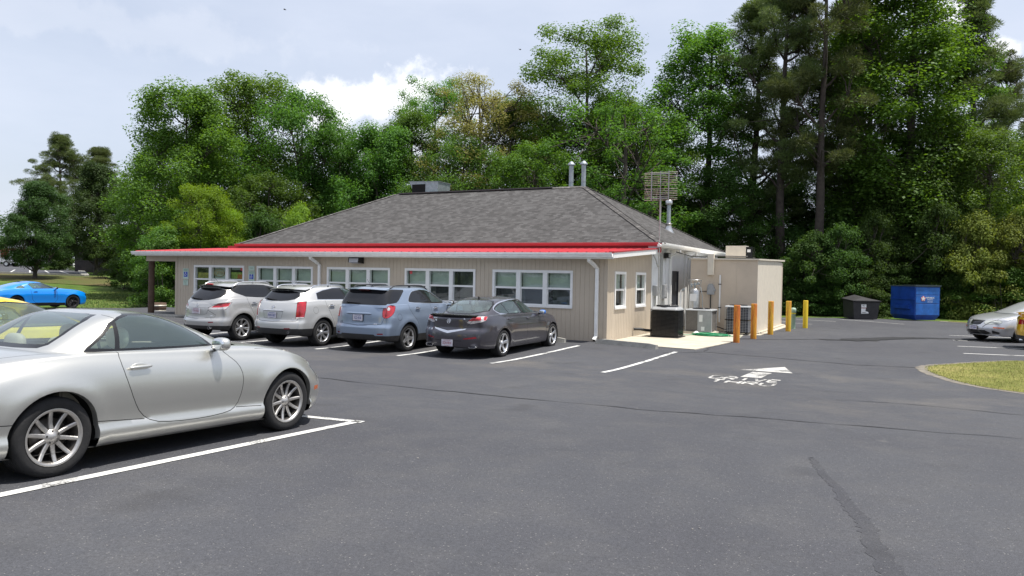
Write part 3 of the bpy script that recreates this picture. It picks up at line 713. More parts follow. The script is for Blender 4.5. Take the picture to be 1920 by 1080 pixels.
blk=M['gloss_black']
def tl_spec():
    P=paint('graphite_metallic',(.068,.064,.078),.6,.30); G=M['gap']; F=[]
    F+=[dict(on='lo',d=(0,0,1),mirror=False,poly=[(.75,-.62,0),(3.5,-.68,0),(3.6,0,0),(3.5,.68,0),(.75,.62,0)],part='@del',mat=G)]
    out=SV((1.10,1.14),(1.16,1.21),(1.40,1.305),(1.68,1.35),(2.0,1.368),(2.38,1.345),(2.74,1.275),(3.08,1.17),(3.30,1.08),(3.44,.995),(2.4,1.02),(1.30,1.045))
    F+=[dict(on='up',d=SIDE,poly=out,smooth=1,part='window_trim',mat=blk,trim=.022,tpart='chrome_trim',tmat=M['chrome'])]
    F+=[dict(on='up',d=SIDE,poly=SV((2.20,1.345),(2.38,1.33),(2.74,1.262),(3.06,1.16),(3.25,1.08),(3.36,1.02),(2.46,1.04)),part='front_door_window',mat=M['glass_side'])]
    F+=[dict(on='up',d=SIDE,poly=SV((2.08,1.352),(1.68,1.335),(1.50,1.31),(1.66,1.055),(2.32,1.045)),part='rear_door_window',mat=M['glass_side'])]
    F+=[dict(on='up',d=SIDE,poly=SV((1.47,1.30),(1.20,1.20),(1.14,1.14),(1.31,1.065),(1.62,1.055)),part='rear_quarter_window',mat=M['glass_side'])]
    F+=[dict(on='up',d=(-1,0,.6),mirror=False,poly=RV((-.60,1.075),(.60,1.075),(.54,1.33),(.3,1.36),(-.3,1.36),(-.54,1.33)),smooth=1,part='rear_window',mat=M['glass_clear'],trim=.025,tmat=blk,filt=lambda c:c.x<2)]
    F+=[dict(on='up',d=(1,0,.8),mirror=False,poly=RV((-.70,1.03),(.70,1.03),(.56,1.37),(-.56,1.37)),part='windshield',mat=M['glass_clear'],trim=.02,tmat=blk,filt=lambda c:c.x>2.4)]
    ob=(-.75,.66,0)
    F+=[dict(on='lo',d=ob,poly=[(.06,.47,.82),(.10,.67,1.015),(.46,.88,1.03),(.30,.90,.90)],smooth=1,part='tail_lamp',mat=M['clear_lens'],trim=.008,tpart='body',tmat=G)]
    F+=[dict(on='lo',d=ob,poly=[(.07,.56,.905),(.10,.68,1.0),(.26,.80,1.01),(.22,.83,.93)],part='tail_lamp_red',mat=M['red_lens'])]
    F+=[dict(on='lo',d=ob,poly=[(.30,.84,.93),(.32,.85,1.015),(.42,.88,1.02),(.34,.89,.93)],part='tail_lamp_red',mat=M['red_lens'])]
    F+=[dict(on='lo',d=(-1,0,0),mirror=False,poly=RV((.45,.745),(0,.675),(-.45,.745),(-.42,.705),(0,.615),(.42,.705)),part='trunk_garnish',mat=M['chrome'],push=.006,filt=lambda c:c.x<.5)]  # body-paint ledge; chrome stands in for the sky it reflects
    F+=[dict(on='lo',d=(-1,0,0),poly=RV((.47,.80),(.44,.745),(0,.68)),line=.009,mat=G,filt=lambda c:c.x<.5)]
    F+=[dict(on='lo',d=(-1,0,0),poly=RV((.64,1.0),(.47,.80)),line=.009,mat=G,filt=lambda c:c.x<.5)]
    F+=[dict(on='lo',d=(-.9,.45,0),poly=[(.03,.42,.475),(.03,.43,.505),(.10,.72,.545),(.12,.74,.50)],part='rear_reflector',mat=M['red_dark'])]
    F+=[dict(on='lo',d=(-1,0,0),mirror=False,poly=RV((.36,.44),(-.36,.44)),line=.012,mat=G,filt=lambda c:c.x<.5)]
    F+=[dict(on='lo',d=SIDE,poly=SV((1.28,1.0),(1.33,.9),(1.42,.78),(1.60,.55),(1.66,.36),(1.70,.245),(2.9,.235),(3.60,.225),(3.66,.30),(3.60,.60),(3.52,.80),(3.44,.96)),line=.008,mat=G)]
    F+=[dict(on='lo',d=SIDE,poly=SV((2.40,1.0),(2.46,.80),(2.47,.5),(2.42,.24)),line=.008,mat=G)]
    F+=[dict(on='lo',d=SIDE,poly=SV((.35,.42),(.78,.40)),line=.007,mat=G)]
    F+=[dict(on='lo',d=(.5,.85,.2),poly=[(4.55,.85,.86),(4.35,.88,.88),(4.62,.80,.78),(4.85,.68,.70),(4.80,.70,.78)],part='headlamp',mat=M['head_lens'])]
    def ex(root,S,surf,tail,topz):
        mb=MB(); n=14; pts=[]
        for i in range(n+1):
            y=-.64+1.28*i/n; p,_=tail(y,.99); q=1-(y/.66)**2
            a=Vector((p.x-.035,y,1.035+.018*q)); b=Vector((p.x+.12,y,1.052+.012*q)); c=Vector((p.x-.015,y,1.005+.01*q)); pts+=[a,b,c]
        mb.add(pts,[(i*3+j,i*3+(j+1)%3,(i+1)*3+(j+1)%3,(i+1)*3+j) for i in range(n) for j in range(3)],False); mb.build('rear_spoiler',blk,root)
        mb=MB()
        for s in (-1,1):
            for x0,x1 in ((1.72,2.40),(2.44,3.5)):
                pass
    return dict(L=5.02,R=.335,rimr=.242,axles=(1.165,4.06),archR=.375,trackw=.905,tw=.245,wstyle='five',rimmat='alloy',wt=.35,paint=P,
      top=[(0,.98),(.08,1.02),(.5,1.05),(1.0,1.06),(3.4,1.05),(3.7,1.02),(4.1,.965),(4.5,.885),(4.8,.78),(5.02,.66)],
      sh=[(0,.93),(.3,1.0),(1.0,1.015),(2.4,.995),(3.4,.965),(4.0,.90),(4.5,.79),(5.02,.58)],
      bot=[(0,.27),(.6,.23),(1.6,.205),(3.6,.195),(4.4,.18),(5.02,.2)],
      w=[(0,.77),(.2,.85),(.6,.905),(1.2,.925),(2.4,.915),(3.6,.918),(4.2,.91),(4.6,.86),(5.02,.72)],
      side=[(0,.925),(.05,.95),(.12,.965),(.3,.985),(.5,1.0),(.72,.995),(.86,.97),(.95,.945),(1,.915)],
      rprof=[(.2,.10),(.35,.02),(.5,0),(.66,.015),(.72,.07),(.95,.08),(1.03,.10)],fprof=[(.15,.1),(.35,.02),(.5,0),(.7,.08)],rsweep=.24,fsweep=.40,pr=2.6,round=.07,rt=.03,topn=2.8,
      flare=[(1.165,.41,.010),(4.06,.41,.010)],
      gh=[(.99,.40,3.86,.81),(1.06,.54,3.64,.78),(1.15,.72,3.38,.74),(1.25,.94,3.12,.70),(1.33,1.16,2.90,.665),(1.375,1.34,2.76,.63),(1.40,1.50,2.62,.59)],nb=4.2,nf=3.2,crown=.05,xc=2.2,taper=(.10,.08),
      features=F,handles=[(1.40,1.62,.925,P),(2.44,2.66,.895,P)],mirror=(3.22,.98,1.03,.055,.09,.06,M['blue_tape']),
      plates=[(0,.385,.305,.155,'XDH-9014',M['plate_red'],False,False)],
      badges=[(0,.90,'@caliper',.055,M['chrome']),(.40,.955,'SH-AWD',.035,M['chrome']),(.40,.905,'V6',.05,M['chrome']),(-.40,.955,'TL',.045,M['chrome'])],
      exhaust=[(.60,.31,.10,.04,-.0)],antenna=(1.5,'fin'),extra=ex,
      cabin=dict(seat=M['seat_grey'],x0=1.2,x1=3.5,w=.70,belt=1.0,seats=[(2.45,.38,1.28),(2.45,-.38,1.28),(1.60,.36,1.22),(1.60,-.36,1.22),(1.6,0,1.18)],dash=3.35,shelf=(.72,1.45,1.03)))
def suv_common(P,F,wins,rear,lampwin=None):
    pass
def eq_spec():
    P=paint('ice_blue_metallic',(.25,.312,.415),.5,.34); G=M['gap']; F=[]; gd=M['glass_dark']
    F+=[dict(on='up',d=SIDE,poly=SV((1.10,1.255),(1.08,1.32),(1.27,1.50),(1.42,1.555),(1.84,1.575),(2.25,1.515),(2.62,1.38),(2.98,1.20),(2.0,1.225)),smooth=1,part='window_trim',mat=blk,trim=.012,tpart='chrome_trim',tmat=M['chrome'])]
    F+=[dict(on='up',d=SIDE,poly=SV((1.96,1.53),(2.24,1.475),(2.56,1.355),(2.86,1.225),(2.16,1.245)),part='front_door_window',mat=M['glass_side'])]
    F+=[dict(on='up',d=SIDE,poly=SV((1.82,1.535),(1.46,1.525),(1.32,1.48),(1.16,1.33),(1.18,1.275),(2.0,1.25)),part='rear_door_window',mat=gd)]
    F+=[dict(on='up',d=(-.6,.8,0),poly=[(.1,.9,1.24),(.3,.84,1.235),(.58,.8,1.26),(.70,.8,1.33),(.98,.78,1.585),(.5,.78,1.60),(.36,.70,1.60),(.25,.60,1.59),(.16,.6,1.235)],part='window_trim',mat=blk)]
    F+=[dict(on='up',d=SIDE,poly=SV((.36,1.27),(.56,1.28),(.66,1.34),(.90,1.565),(.52,1.57)),part='quarter_window',mat=gd)]
    F+=[dict(on='up',d=(-1,0,0),mirror=False,poly=RV((-.70,1.235),(.70,1.235),(.72,1.27),(.64,1.56),(-.64,1.56),(-.72,1.27)),part='rear_window',mat=gd,trim=.03,tmat=blk,filt=lambda c:c.x<.8)]
    F+=[dict(on='up',d=(1,0,.8),mirror=False,poly=RV((-.70,1.24),(.70,1.24),(.60,1.58),(-.60,1.58)),part='windshield',mat=gd,filt=lambda c:c.x>1.9)]
    ob=(-.7,.7,0)
    F+=[dict(on='lo',d=ob,poly=[(.10,.76,.885),(.10,.75,1.04),(.14,.77,1.16),(.24,.82,1.205),(.42,.90,1.195),(.40,.91,1.10),(.32,.91,.98),(.18,.86,.885)],smooth=1,part='tail_lamp',mat=M['red_lens'],trim=.008,tpart='body',tmat=G,push=.012)]
    F+=[dict(on='lo',d=ob,poly=[(.22+.045*math.cos(a)*.7,.84+.045*math.cos(a)*.7,1.115+.045*math.sin(a)) for a in [i*math.pi/5 for i in range(10)]],part='reverse_lamp',mat=M['clear_lens'])]
    F+=[dict(on='lo',d=(-1,0,0),poly=RV((.76,1.2),(.74,.95),(.66,.73),(.0,.69)),line=.009,mat=G,filt=lambda c:c.x<.6)]
    F+=[dict(on='lo',d=(-1,0,0),mirror=False,poly=RV((-.44,.955),(.44,.955),(.40,.80),(.34,.775),(-.34,.775),(-.40,.80)),smooth=1,line=None,part='plate_recess',mat=P,filt=lambda c:c.x<.6)]
    F+=[dict(on='lo',d=(-1,0,0),mirror=False,poly=RV((-.62,.38),(-.50,.475),(.50,.475),(.62,.38)),part='lower_trim',mat=M['black'],filt=lambda c:c.x<.6)]
    F+=[dict(on='lo',d=(-.85,.5,0),poly=[(.05,.60,.47),(.05,.60,.50),(.1,.74,.505),(.1,.74,.47)],part='rear_reflector',mat=M['red_dark'])]
    F+=[dict(on='lo',d=SIDE,poly=SV((1.02,1.22),(1.04,1.1),(1.20,.92),(1.36,.78),(1.47,.55),(1.52,.40),(2.2,.38),(3.2,.38),(3.3,.6),(3.2,.95),(3.1,1.15)),line=.008,mat=G)]
    F+=[dict(on='lo',d=SIDE,poly=SV((2.02,1.22),(2.10,.9),(2.10,.38)),line=.008,mat=G)]
    F+=[dict(on='lo',d=SIDE,poly=[(.60+.085*math.cos(a),0,.90+.085*math.sin(a)) for a in [i*math.pi/8 for i in range(17)]],line=.006,mat=G,mirror=True)]
    F+=[dict(on='lo',d=SIDE,poly=SV((1.5,.40),(3.3,.40),(3.3,.2),(1.5,.2)),part='sill_trim',mat=M['black'])]
    def ex(root,S,surf,tail,topz):
        mb=MB(); p,_=tail(0,.98); pts=[]
        for i in range(11):
            y=-.40+.08*i; q,_=tail(y,.985); pts.append((q.x-.012,y,.985))
        mb.tube(pts,[.012]+[.03]*9+[.012],8); mb.build('hatch_garnish',S['paint'],root)
        mb=MB()
        pts=[];n=12
        for i in range(n+1):
            y=-.62+1.24*i/n; q,_=tail(y,1.55,up=True); pts+=[(q.x-.10,y,1.60-.02*(y/.62)**2),(q.x+.10,y,1.645-.03*(y/.62)**2),(q.x+.02,y,1.575-.02*(y/.62)**2)]
        mb.add(pts,[(i*3+j,i*3+(j+1)%3,(i+1)*3+(j+1)%3,(i+1)*3+j) for i in range(n) for j in range(3)]+[(0,1,2),(n*3,n*3+2,n*3+1)],False); mb.build('rear_spoiler',S['paint'],root)
        q,_=tail(0,1.57,up=True); mb=MB(); mb.box(q.x-.075,q.x-.02,-.16,.16,1.572,1.592); mb.build('brake_light',M['red_dark'],root)
    return dict(L=4.77,R=.352,rimr=.24,axles=(.985,3.84),archR=.405,trackw=.90,tw=.235,wstyle='star',rimmat='alloy',wt=.1,paint=P,
      top=[(0,1.19),(.3,1.225),(1.0,1.235),(3.0,1.20),(3.4,1.15),(3.9,1.09),(4.4,.99),(4.77,.82)],
      sh=[(0,1.15),(.3,1.195),(1.2,1.205),(3.0,1.15),(3.8,1.03),(4.4,.88),(4.77,.70)],
      bot=[(0,.32),(.6,.28),(1.5,.25),(3.3,.25),(4.2,.26),(4.77,.3)],
      w=[(0,.80),(.15,.87),(.5,.91),(1.0,.925),(2.2,.915),(3.2,.918),(3.9,.925),(4.4,.87),(4.77,.74)],
      side=[(0,.94),(.06,.96),(.2,.985),(.45,1.0),(.62,.995),(.75,.975),(.9,.955),(1,.92)],
      rprof=[(.3,.06),(.42,.01),(.55,0),(.66,.0),(.70,.05),(.95,.07),(1.1,.10),(1.22,.14)],fprof=[(.25,.1),(.5,0),(.8,.06)],rsweep=.16,fsweep=.35,pr=3.6,round=.05,rt=.02,topn=4,
      flare=[(.985,.45,.020),(3.84,.45,.020)],bands=[(.44,M['black'])],
      gh=[(1.14,.13,3.62,.85),(1.19,.145,3.48,.845),(1.26,.175,3.25,.825),(1.38,.235,2.95,.78),(1.50,.31,2.68,.735),(1.58,.37,2.48,.695),(1.625,.45,2.32,.64),(1.64,.56,2.2,.58)],nb=7,nf=3.4,crown=.035,xc=1.5,taper=(.04,.06),
      features=F,handles=[(1.30,1.50,1.10,M['chrome']),(2.16,2.36,1.08,M['chrome'])],mirror=(2.86,1.0,1.20,.06,.095,.08,M['black']),
      plates=[(0,.88,.305,.155,'XLZ-4310',M['plate_blue'],True,False)],badges=[(0,.985,'@bow',.028,M['alloy']),(.55,.76,'LTZ',.05,M['black']),(-.50,.735,'EQUINOX',.035,M['alloy'])],
      rails=[(.55,2.25,.60,.055,M['black'])],antenna=(.6,'rod'),wiper=(.42,.02,1.265,1.245),extra=ex)
def srx_spec():
    P=paint('white_silver_metallic',(.55,.55,.54),.45,.36); G=M['gap']; F=[]; gd=M['glass_dark']
    F+=[dict(on='up',d=SIDE,poly=SV((.90,1.265),(.92,1.43),(1.18,1.50),(1.62,1.56),(2.05,1.565),(2.42,1.50),(2.8,1.36),(3.12,1.215),(1.9,1.245)),part='window_trim',mat=blk,trim=.014,tpart='chrome_trim',tmat=M['chrome'])]
    F+=[dict(on='up',d=SIDE,poly=SV((1.96,1.55),(2.07,1.55),(2.40,1.485),(2.76,1.35),(3.02,1.24),(2.13,1.26)),part='front_door_window',mat=M['glass_side'])]
    F+=[dict(on='up',d=SIDE,poly=SV((1.18,1.485),(1.62,1.545),(1.86,1.55),(2.0,1.262),(1.18,1.275)),part='rear_door_window',mat=gd)]
    F+=[dict(on='up',d=SIDE,poly=SV((.915,1.275),(.935,1.42),(1.15,1.478),(1.15,1.277)),part='quarter_window',mat=gd)]
    F+=[dict(on='up',d=(-1,0,.3),mirror=False,poly=RV((-.61,1.30),(-.3,1.235),(.3,1.235),(.61,1.30),(.49,1.47),(-.49,1.47)),smooth=1,part='rear_window',mat=gd,trim=.02,tmat=blk,filt=lambda c:c.x<1.1)]
    F+=[dict(on='up',d=(1,0,.8),mirror=False,poly=RV((-.70,1.24),(.70,1.24),(.60,1.53),(-.60,1.53)),part='windshield',mat=gd,filt=lambda c:c.x>2)]
    F+=[dict(on='lo',d=(-.7,.7,0),poly=[(.12,.77,.775),(.13,.79,.98),(.15,.80,1.185),(.22,.85,1.215),(.38,.90,1.215),(.33,.915,.98),(.28,.91,.79)],part='tail_lamp',mat=M['red_lens'],trim=.008,tpart='body',tmat=G,push=.012)]
    F+=[dict(on='lo',d=(-.7,.7,0),poly=[(.12,.77,.775),(.12,.77,.80),(.29,.91,.81),(.28,.91,.79)],part='reverse_lamp',mat=M['clear_lens'])]
    F+=[dict(on='lo',d=(-1,0,0),poly=RV((.74,.76),(.70,.70),(.0,.675)),line=.009,mat=G,filt=lambda c:c.x<.6)]
    F+=[dict(on='lo',d=(-1,0,0),mirror=False,poly=RV((-.34,.945),(.34,.945),(.30,.77),(-.30,.77)),part='plate_recess',mat=P,filt=lambda c:c.x<.6,trim=.006,tpart='body',tmat=G)]
    F+=[dict(on='lo',d=(-.85,.5,0),poly=[(.05,.42,.485),(.05,.42,.515),(.1,.58,.52),(.1,.58,.49)],part='rear_reflector',mat=M['red_dark'])]
    F+=[dict(on='lo',d=SIDE,poly=SV((1.12,1.26),(1.16,1.1),(1.30,.85),(1.42,.62),(1.48,.42),(2.2,.40),(3.2,.40),(3.3,.6),(3.2,.95),(3.1,1.15)),line=.008,mat=G)]
    F+=[dict(on='lo',d=SIDE,poly=[(.72+.09*math.cos(a),0,.98+.09*math.sin(a)) for a in [i*math.pi/8 for i in range(17)]],line=.005,mat=G)]
    def ex(root,S,surf,tail,topz):
        mb=MB(); pts=[]
        for i in range(11):
            y=-.36+.072*i; q,_=tail(y,.965); pts.append((q.x-.01,y,.968))
        mb.tube(pts,[.012]+[.022]*9+[.012],8); mb.build('hatch_garnish',M['alloy'],root)
        mb=MB(); pts=[];n=14
        for i in range(n+1):
            y=-.64+1.28*i/n; k=(y/.64)**2; q,_=tail(y*.9,1.50,up=True); pts+=[(q.x-.10+.05*k,y,1.545-.03*k),(q.x+.16,y,1.59-.04*k),(q.x+.02,y,1.49-.03*k)]
        fs=[(i*3+j,i*3+(j+1)%3,(i+1)*3+(j+1)%3,(i+1)*3+j) for i in range(n) for j in range(3)]
        mb.add(pts,[f for i,f in enumerate(fs) if i%3==0],False); mb.mat(1).add(pts,[f for i,f in enumerate(fs) if i%3],False); mb.build('rear_spoiler',[S['paint'],blk],root)
    return dict(L=4.83,R=.365,rimr=.25,axles=(1.0,3.81),archR=.415,trackw=.915,tw=.245,wstyle='seven',rimmat='alloy',wt=.2,paint=P,
      top=[(0,1.19),(.3,1.235),(1.0,1.25),(3.0,1.22),(3.4,1.16),(3.9,1.10),(4.5,.99),(4.83,.84)],
      sh=[(0,1.14),(.3,1.20),(1.2,1.215),(3.0,1.16),(3.8,1.03),(4.4,.90),(4.83,.72)],
      bot=[(0,.33),(.6,.29),(1.5,.26),(3.3,.25),(4.2,.26),(4.83,.3)],
      w=[(0,.80),(.15,.87),(.5,.925),(1.0,.945),(2.2,.935),(3.2,.935),(3.9,.94),(4.4,.88),(4.83,.76)],
      side=[(0,.94),(.06,.96),(.2,.985),(.45,1.0),(.62,.995),(.75,.98),(.9,.955),(1,.92)],
      rprof=[(.3,.06),(.42,.01),(.52,0),(.66,.01),(.70,.05),(.95,.07),(1.1,.12),(1.25,.2)],fprof=[(.25,.1),(.5,0),(.8,.06)],rsweep=.2,fsweep=.35,pr=3.0,round=.05,rt=.02,topn=4,
      flare=[(1.0,.46,.016),(3.81,.46,.016)],bands=[(.50,M['black'])],
      gh=[(1.14,.165,3.7,.85),(1.20,.20,3.54,.85),(1.28,.27,3.28,.82),(1.38,.38,3.0,.78),(1.48,.50,2.74,.735),(1.55,.61,2.56,.69),(1.585,.72,2.42,.64),(1.60,.85,2.3,.58)],nb=5,nf=3.4,crown=.04,xc=1.6,taper=(.08,.06),
      features=F,handles=[(1.24,1.46,1.08,M['chrome']),(2.16,2.38,1.06,M['chrome'])],mirror=(2.9,1.0,1.22,.06,.10,.08),
      plates=[(0,.845,.305,.155,'PNW-7657',M['plate_blue'],False,False)],badges=[(0,1.06,'@crest',.05,M['chrome']),(-.62,.76,'SRX',.035,M['alloy'])],
      exhaust=[(.55,.40,.035,.03,.02)],rails=[(.75,2.25,.62,.05,M['chrome'])],antenna=(.85,'rod'),wiper=(.34,.02,1.275,1.25),extra=ex)
def mur_spec():
    P=paint('light_silver_metallic',(.47,.465,.455),.6,.36); G=M['gap']; F=[]; gd=M['glass_dark']
    F+=[dict(on='up',d=SIDE,poly=SV((.56,1.485),(.74,1.545),(1.06,1.58),(1.48,1.59),(1.9,1.575),(2.4,1.49),(2.85,1.32),(3.08,1.21),(1.49,1.225),(1.10,1.25),(.82,1.35)),part='window_trim',mat=blk,trim=.006,tmat=blk)]
    F+=[dict(on='up',d=SIDE,poly=SV((2.0,1.55),(2.38,1.475),(2.8,1.32),(2.98,1.23),(2.16,1.24)),part='front_door_window',mat=gd)]
    F+=[dict(on='up',d=SIDE,poly=SV((1.12,1.565),(1.48,1.575),(1.9,1.56),(2.05,1.24),(1.5,1.24),(1.12,1.265)),part='rear_door_window',mat=gd)]
    F+=[dict(on='up',d=SIDE,poly=SV((.61,1.485),(.76,1.53),(1.09,1.563),(1.09,1.27),(.84,1.365)),part='quarter_window',mat=gd)]
    F+=[dict(on='up',d=(-1,0,.3),mirror=False,poly=RV((-.64,1.27),(-.42,1.18),(0,1.145),(.42,1.18),(.64,1.27),(.54,1.46),(-.54,1.46)),smooth=1,part='rear_window',mat=gd,trim=.02,tmat=blk,filt=lambda c:c.x<1.1)]
    F+=[dict(on='up',d=(1,0,.8),mirror=False,poly=RV((-.70,1.24),(.70,1.24),(.60,1.55),(-.60,1.55)),part='windshield',mat=gd,filt=lambda c:c.x>2)]
    ob=(-.65,.76,0)
    F+=[dict(on='lo',d=ob,poly=[(.07,.36,.895),(.12,.54,.985),(.2,.74,1.065),(.50,.91,1.095),(.40,.92,1.0),(.30,.90,.90),(.12,.62,.89)],part='tail_lamp',mat=M['clear_lens'],trim=.01,tpart='body',tmat=G,push=.006)]
    F+=[dict(on='lo',d=ob,poly=[(.11,.54,.945),(.14,.60,.995),(.2,.74,1.055),(.47,.91,1.085),(.37,.92,.985),(.2,.76,.95)],part='tail_lamp_red',mat=M['red_lens'],push=.01)]
    F+=[dict(on='lo',d=(-1,0,0),poly=RV((.36,.90),(.60,.74),(.56,.66),(.0,.635)),line=.009,mat=G,filt=lambda c:c.x<.6)]
    F+=[dict(on='lo',d=(-1,0,0),mirror=False,poly=RV((-.40,.93),(.40,.93),(.36,.78),(.30,.755),(-.30,.755),(-.36,.78)),part='plate_recess',mat=P,filt=lambda c:c.x<.6,trim=.006,tpart='body',tmat=G)]
    F+=[dict(on='lo',d=(-.85,.5,0),poly=[(.06,.46,.52),(.06,.46,.55),(.1,.60,.555),(.1,.60,.525)],part='rear_reflector',mat=M['red_dark'])]
    F+=[dict(on='lo',d=SIDE,poly=SV((1.10,1.26),(1.12,1.1),(1.24,.85),(1.36,.62),(1.42,.42),(2.2,.40),(3.2,.40),(3.3,.6),(3.2,.95),(3.1,1.15)),line=.008,mat=G)]
    def ex(root,S,surf,tail,topz):
        mb=MB(); pts=[];n=14
        for i in range(n+1):
            y=-.64+1.28*i/n; k=(y/.64)**2; q,_=tail(y*.9,1.50,up=True); pts+=[(q.x-.10+.06*k,y,1.57-.05*k),(q.x+.2,y,1.625-.05*k),(q.x+.04,y,1.49-.03*k)]
        fs=[(i*3+j,i*3+(j+1)%3,(i+1)*3+(j+1)%3,(i+1)*3+j) for i in range(n) for j in range(3)]
        mb.add(pts,[f for i,f in enumerate(fs) if i%3==0],False); mb.mat(1).add(pts,[f for i,f in enumerate(fs) if i%3],False); mb.build('rear_spoiler',[S['paint'],blk],root)
        q,_=tail(0,1.50,up=True); mb=MB(); blob(mb,(q.x-.07,0,1.592),.05,.16,.022); mb.build('brake_light',M['red_lens'],root)
    return dict(L=4.86,R=.365,rimr=.255,axles=(.90,3.725),archR=.415,trackw=.90,tw=.235,wstyle='seven',rimmat='alloy',wt=.0,paint=P,
      top=[(0,1.07),(.15,1.13),(.5,1.22),(1.0,1.24),(3.0,1.22),(3.4,1.16),(3.9,1.09),(4.4,.99),(4.86,.80)],
      sh=[(0,1.03),(.15,1.09),(.5,1.18),(1.2,1.20),(3.0,1.15),(3.8,1.02),(4.4,.88),(4.86,.68)],
      bot=[(0,.33),(.6,.28),(1.5,.25),(3.3,.25),(4.2,.26),(4.86,.3)],
      w=[(0,.80),(.15,.86),(.5,.915),(1.0,.94),(2.2,.92),(3.2,.925),(3.9,.93),(4.4,.87),(4.86,.72)],
      side=[(0,.93),(.06,.95),(.2,.985),(.42,1.0),(.58,.995),(.72,.975),(.88,.95),(1,.90)],
      rprof=[(.3,.07),(.42,.01),(.55,0),(.60,.01),(.64,.05),(.9,.07),(1.0,.10),(1.15,.16)],fprof=[(.25,.1),(.5,0),(.8,.06)],rsweep=.28,fsweep=.35,pr=2.6,round=.06,rt=.03,topn=3.2,
      flare=[(.90,.46,.02),(3.725,.46,.02)],bands=[(.44,M['black'])],
      gh=[(1.05,.15,3.72,.84),(1.12,.185,3.56,.845),(1.20,.235,3.40,.835),(1.32,.35,3.10,.79),(1.44,.49,2.82,.745),(1.54,.63,2.58,.70),(1.60,.78,2.40,.64),(1.62,.90,2.28,.58)],nb=4.4,nf=3.4,crown=.045,xc=1.6,taper=(.10,.06),
      features=F,handles=[(1.22,1.44,1.05,M['chrome']),(2.14,2.36,1.04,M['chrome'])],mirror=(2.9,1.0,1.22,.06,.10,.08),
      plates=[(0,.845,.305,.155,'YTW-9251',M['plate_red'],False,False)],badges=[(0,1.0,'@ring',.045,M['chrome']),(-.48,.72,'MURANO',.04,M['alloy']),(.56,.86,'SL',.04,M['alloy'])],
      exhaust=[(.48,.38,.045,.04,.03)],rails=[(.75,2.3,.60,.055,M['alloy'])],antenna=(.85,'rod'),wiper=(.30,-.05,1.20,1.175),extra=ex)

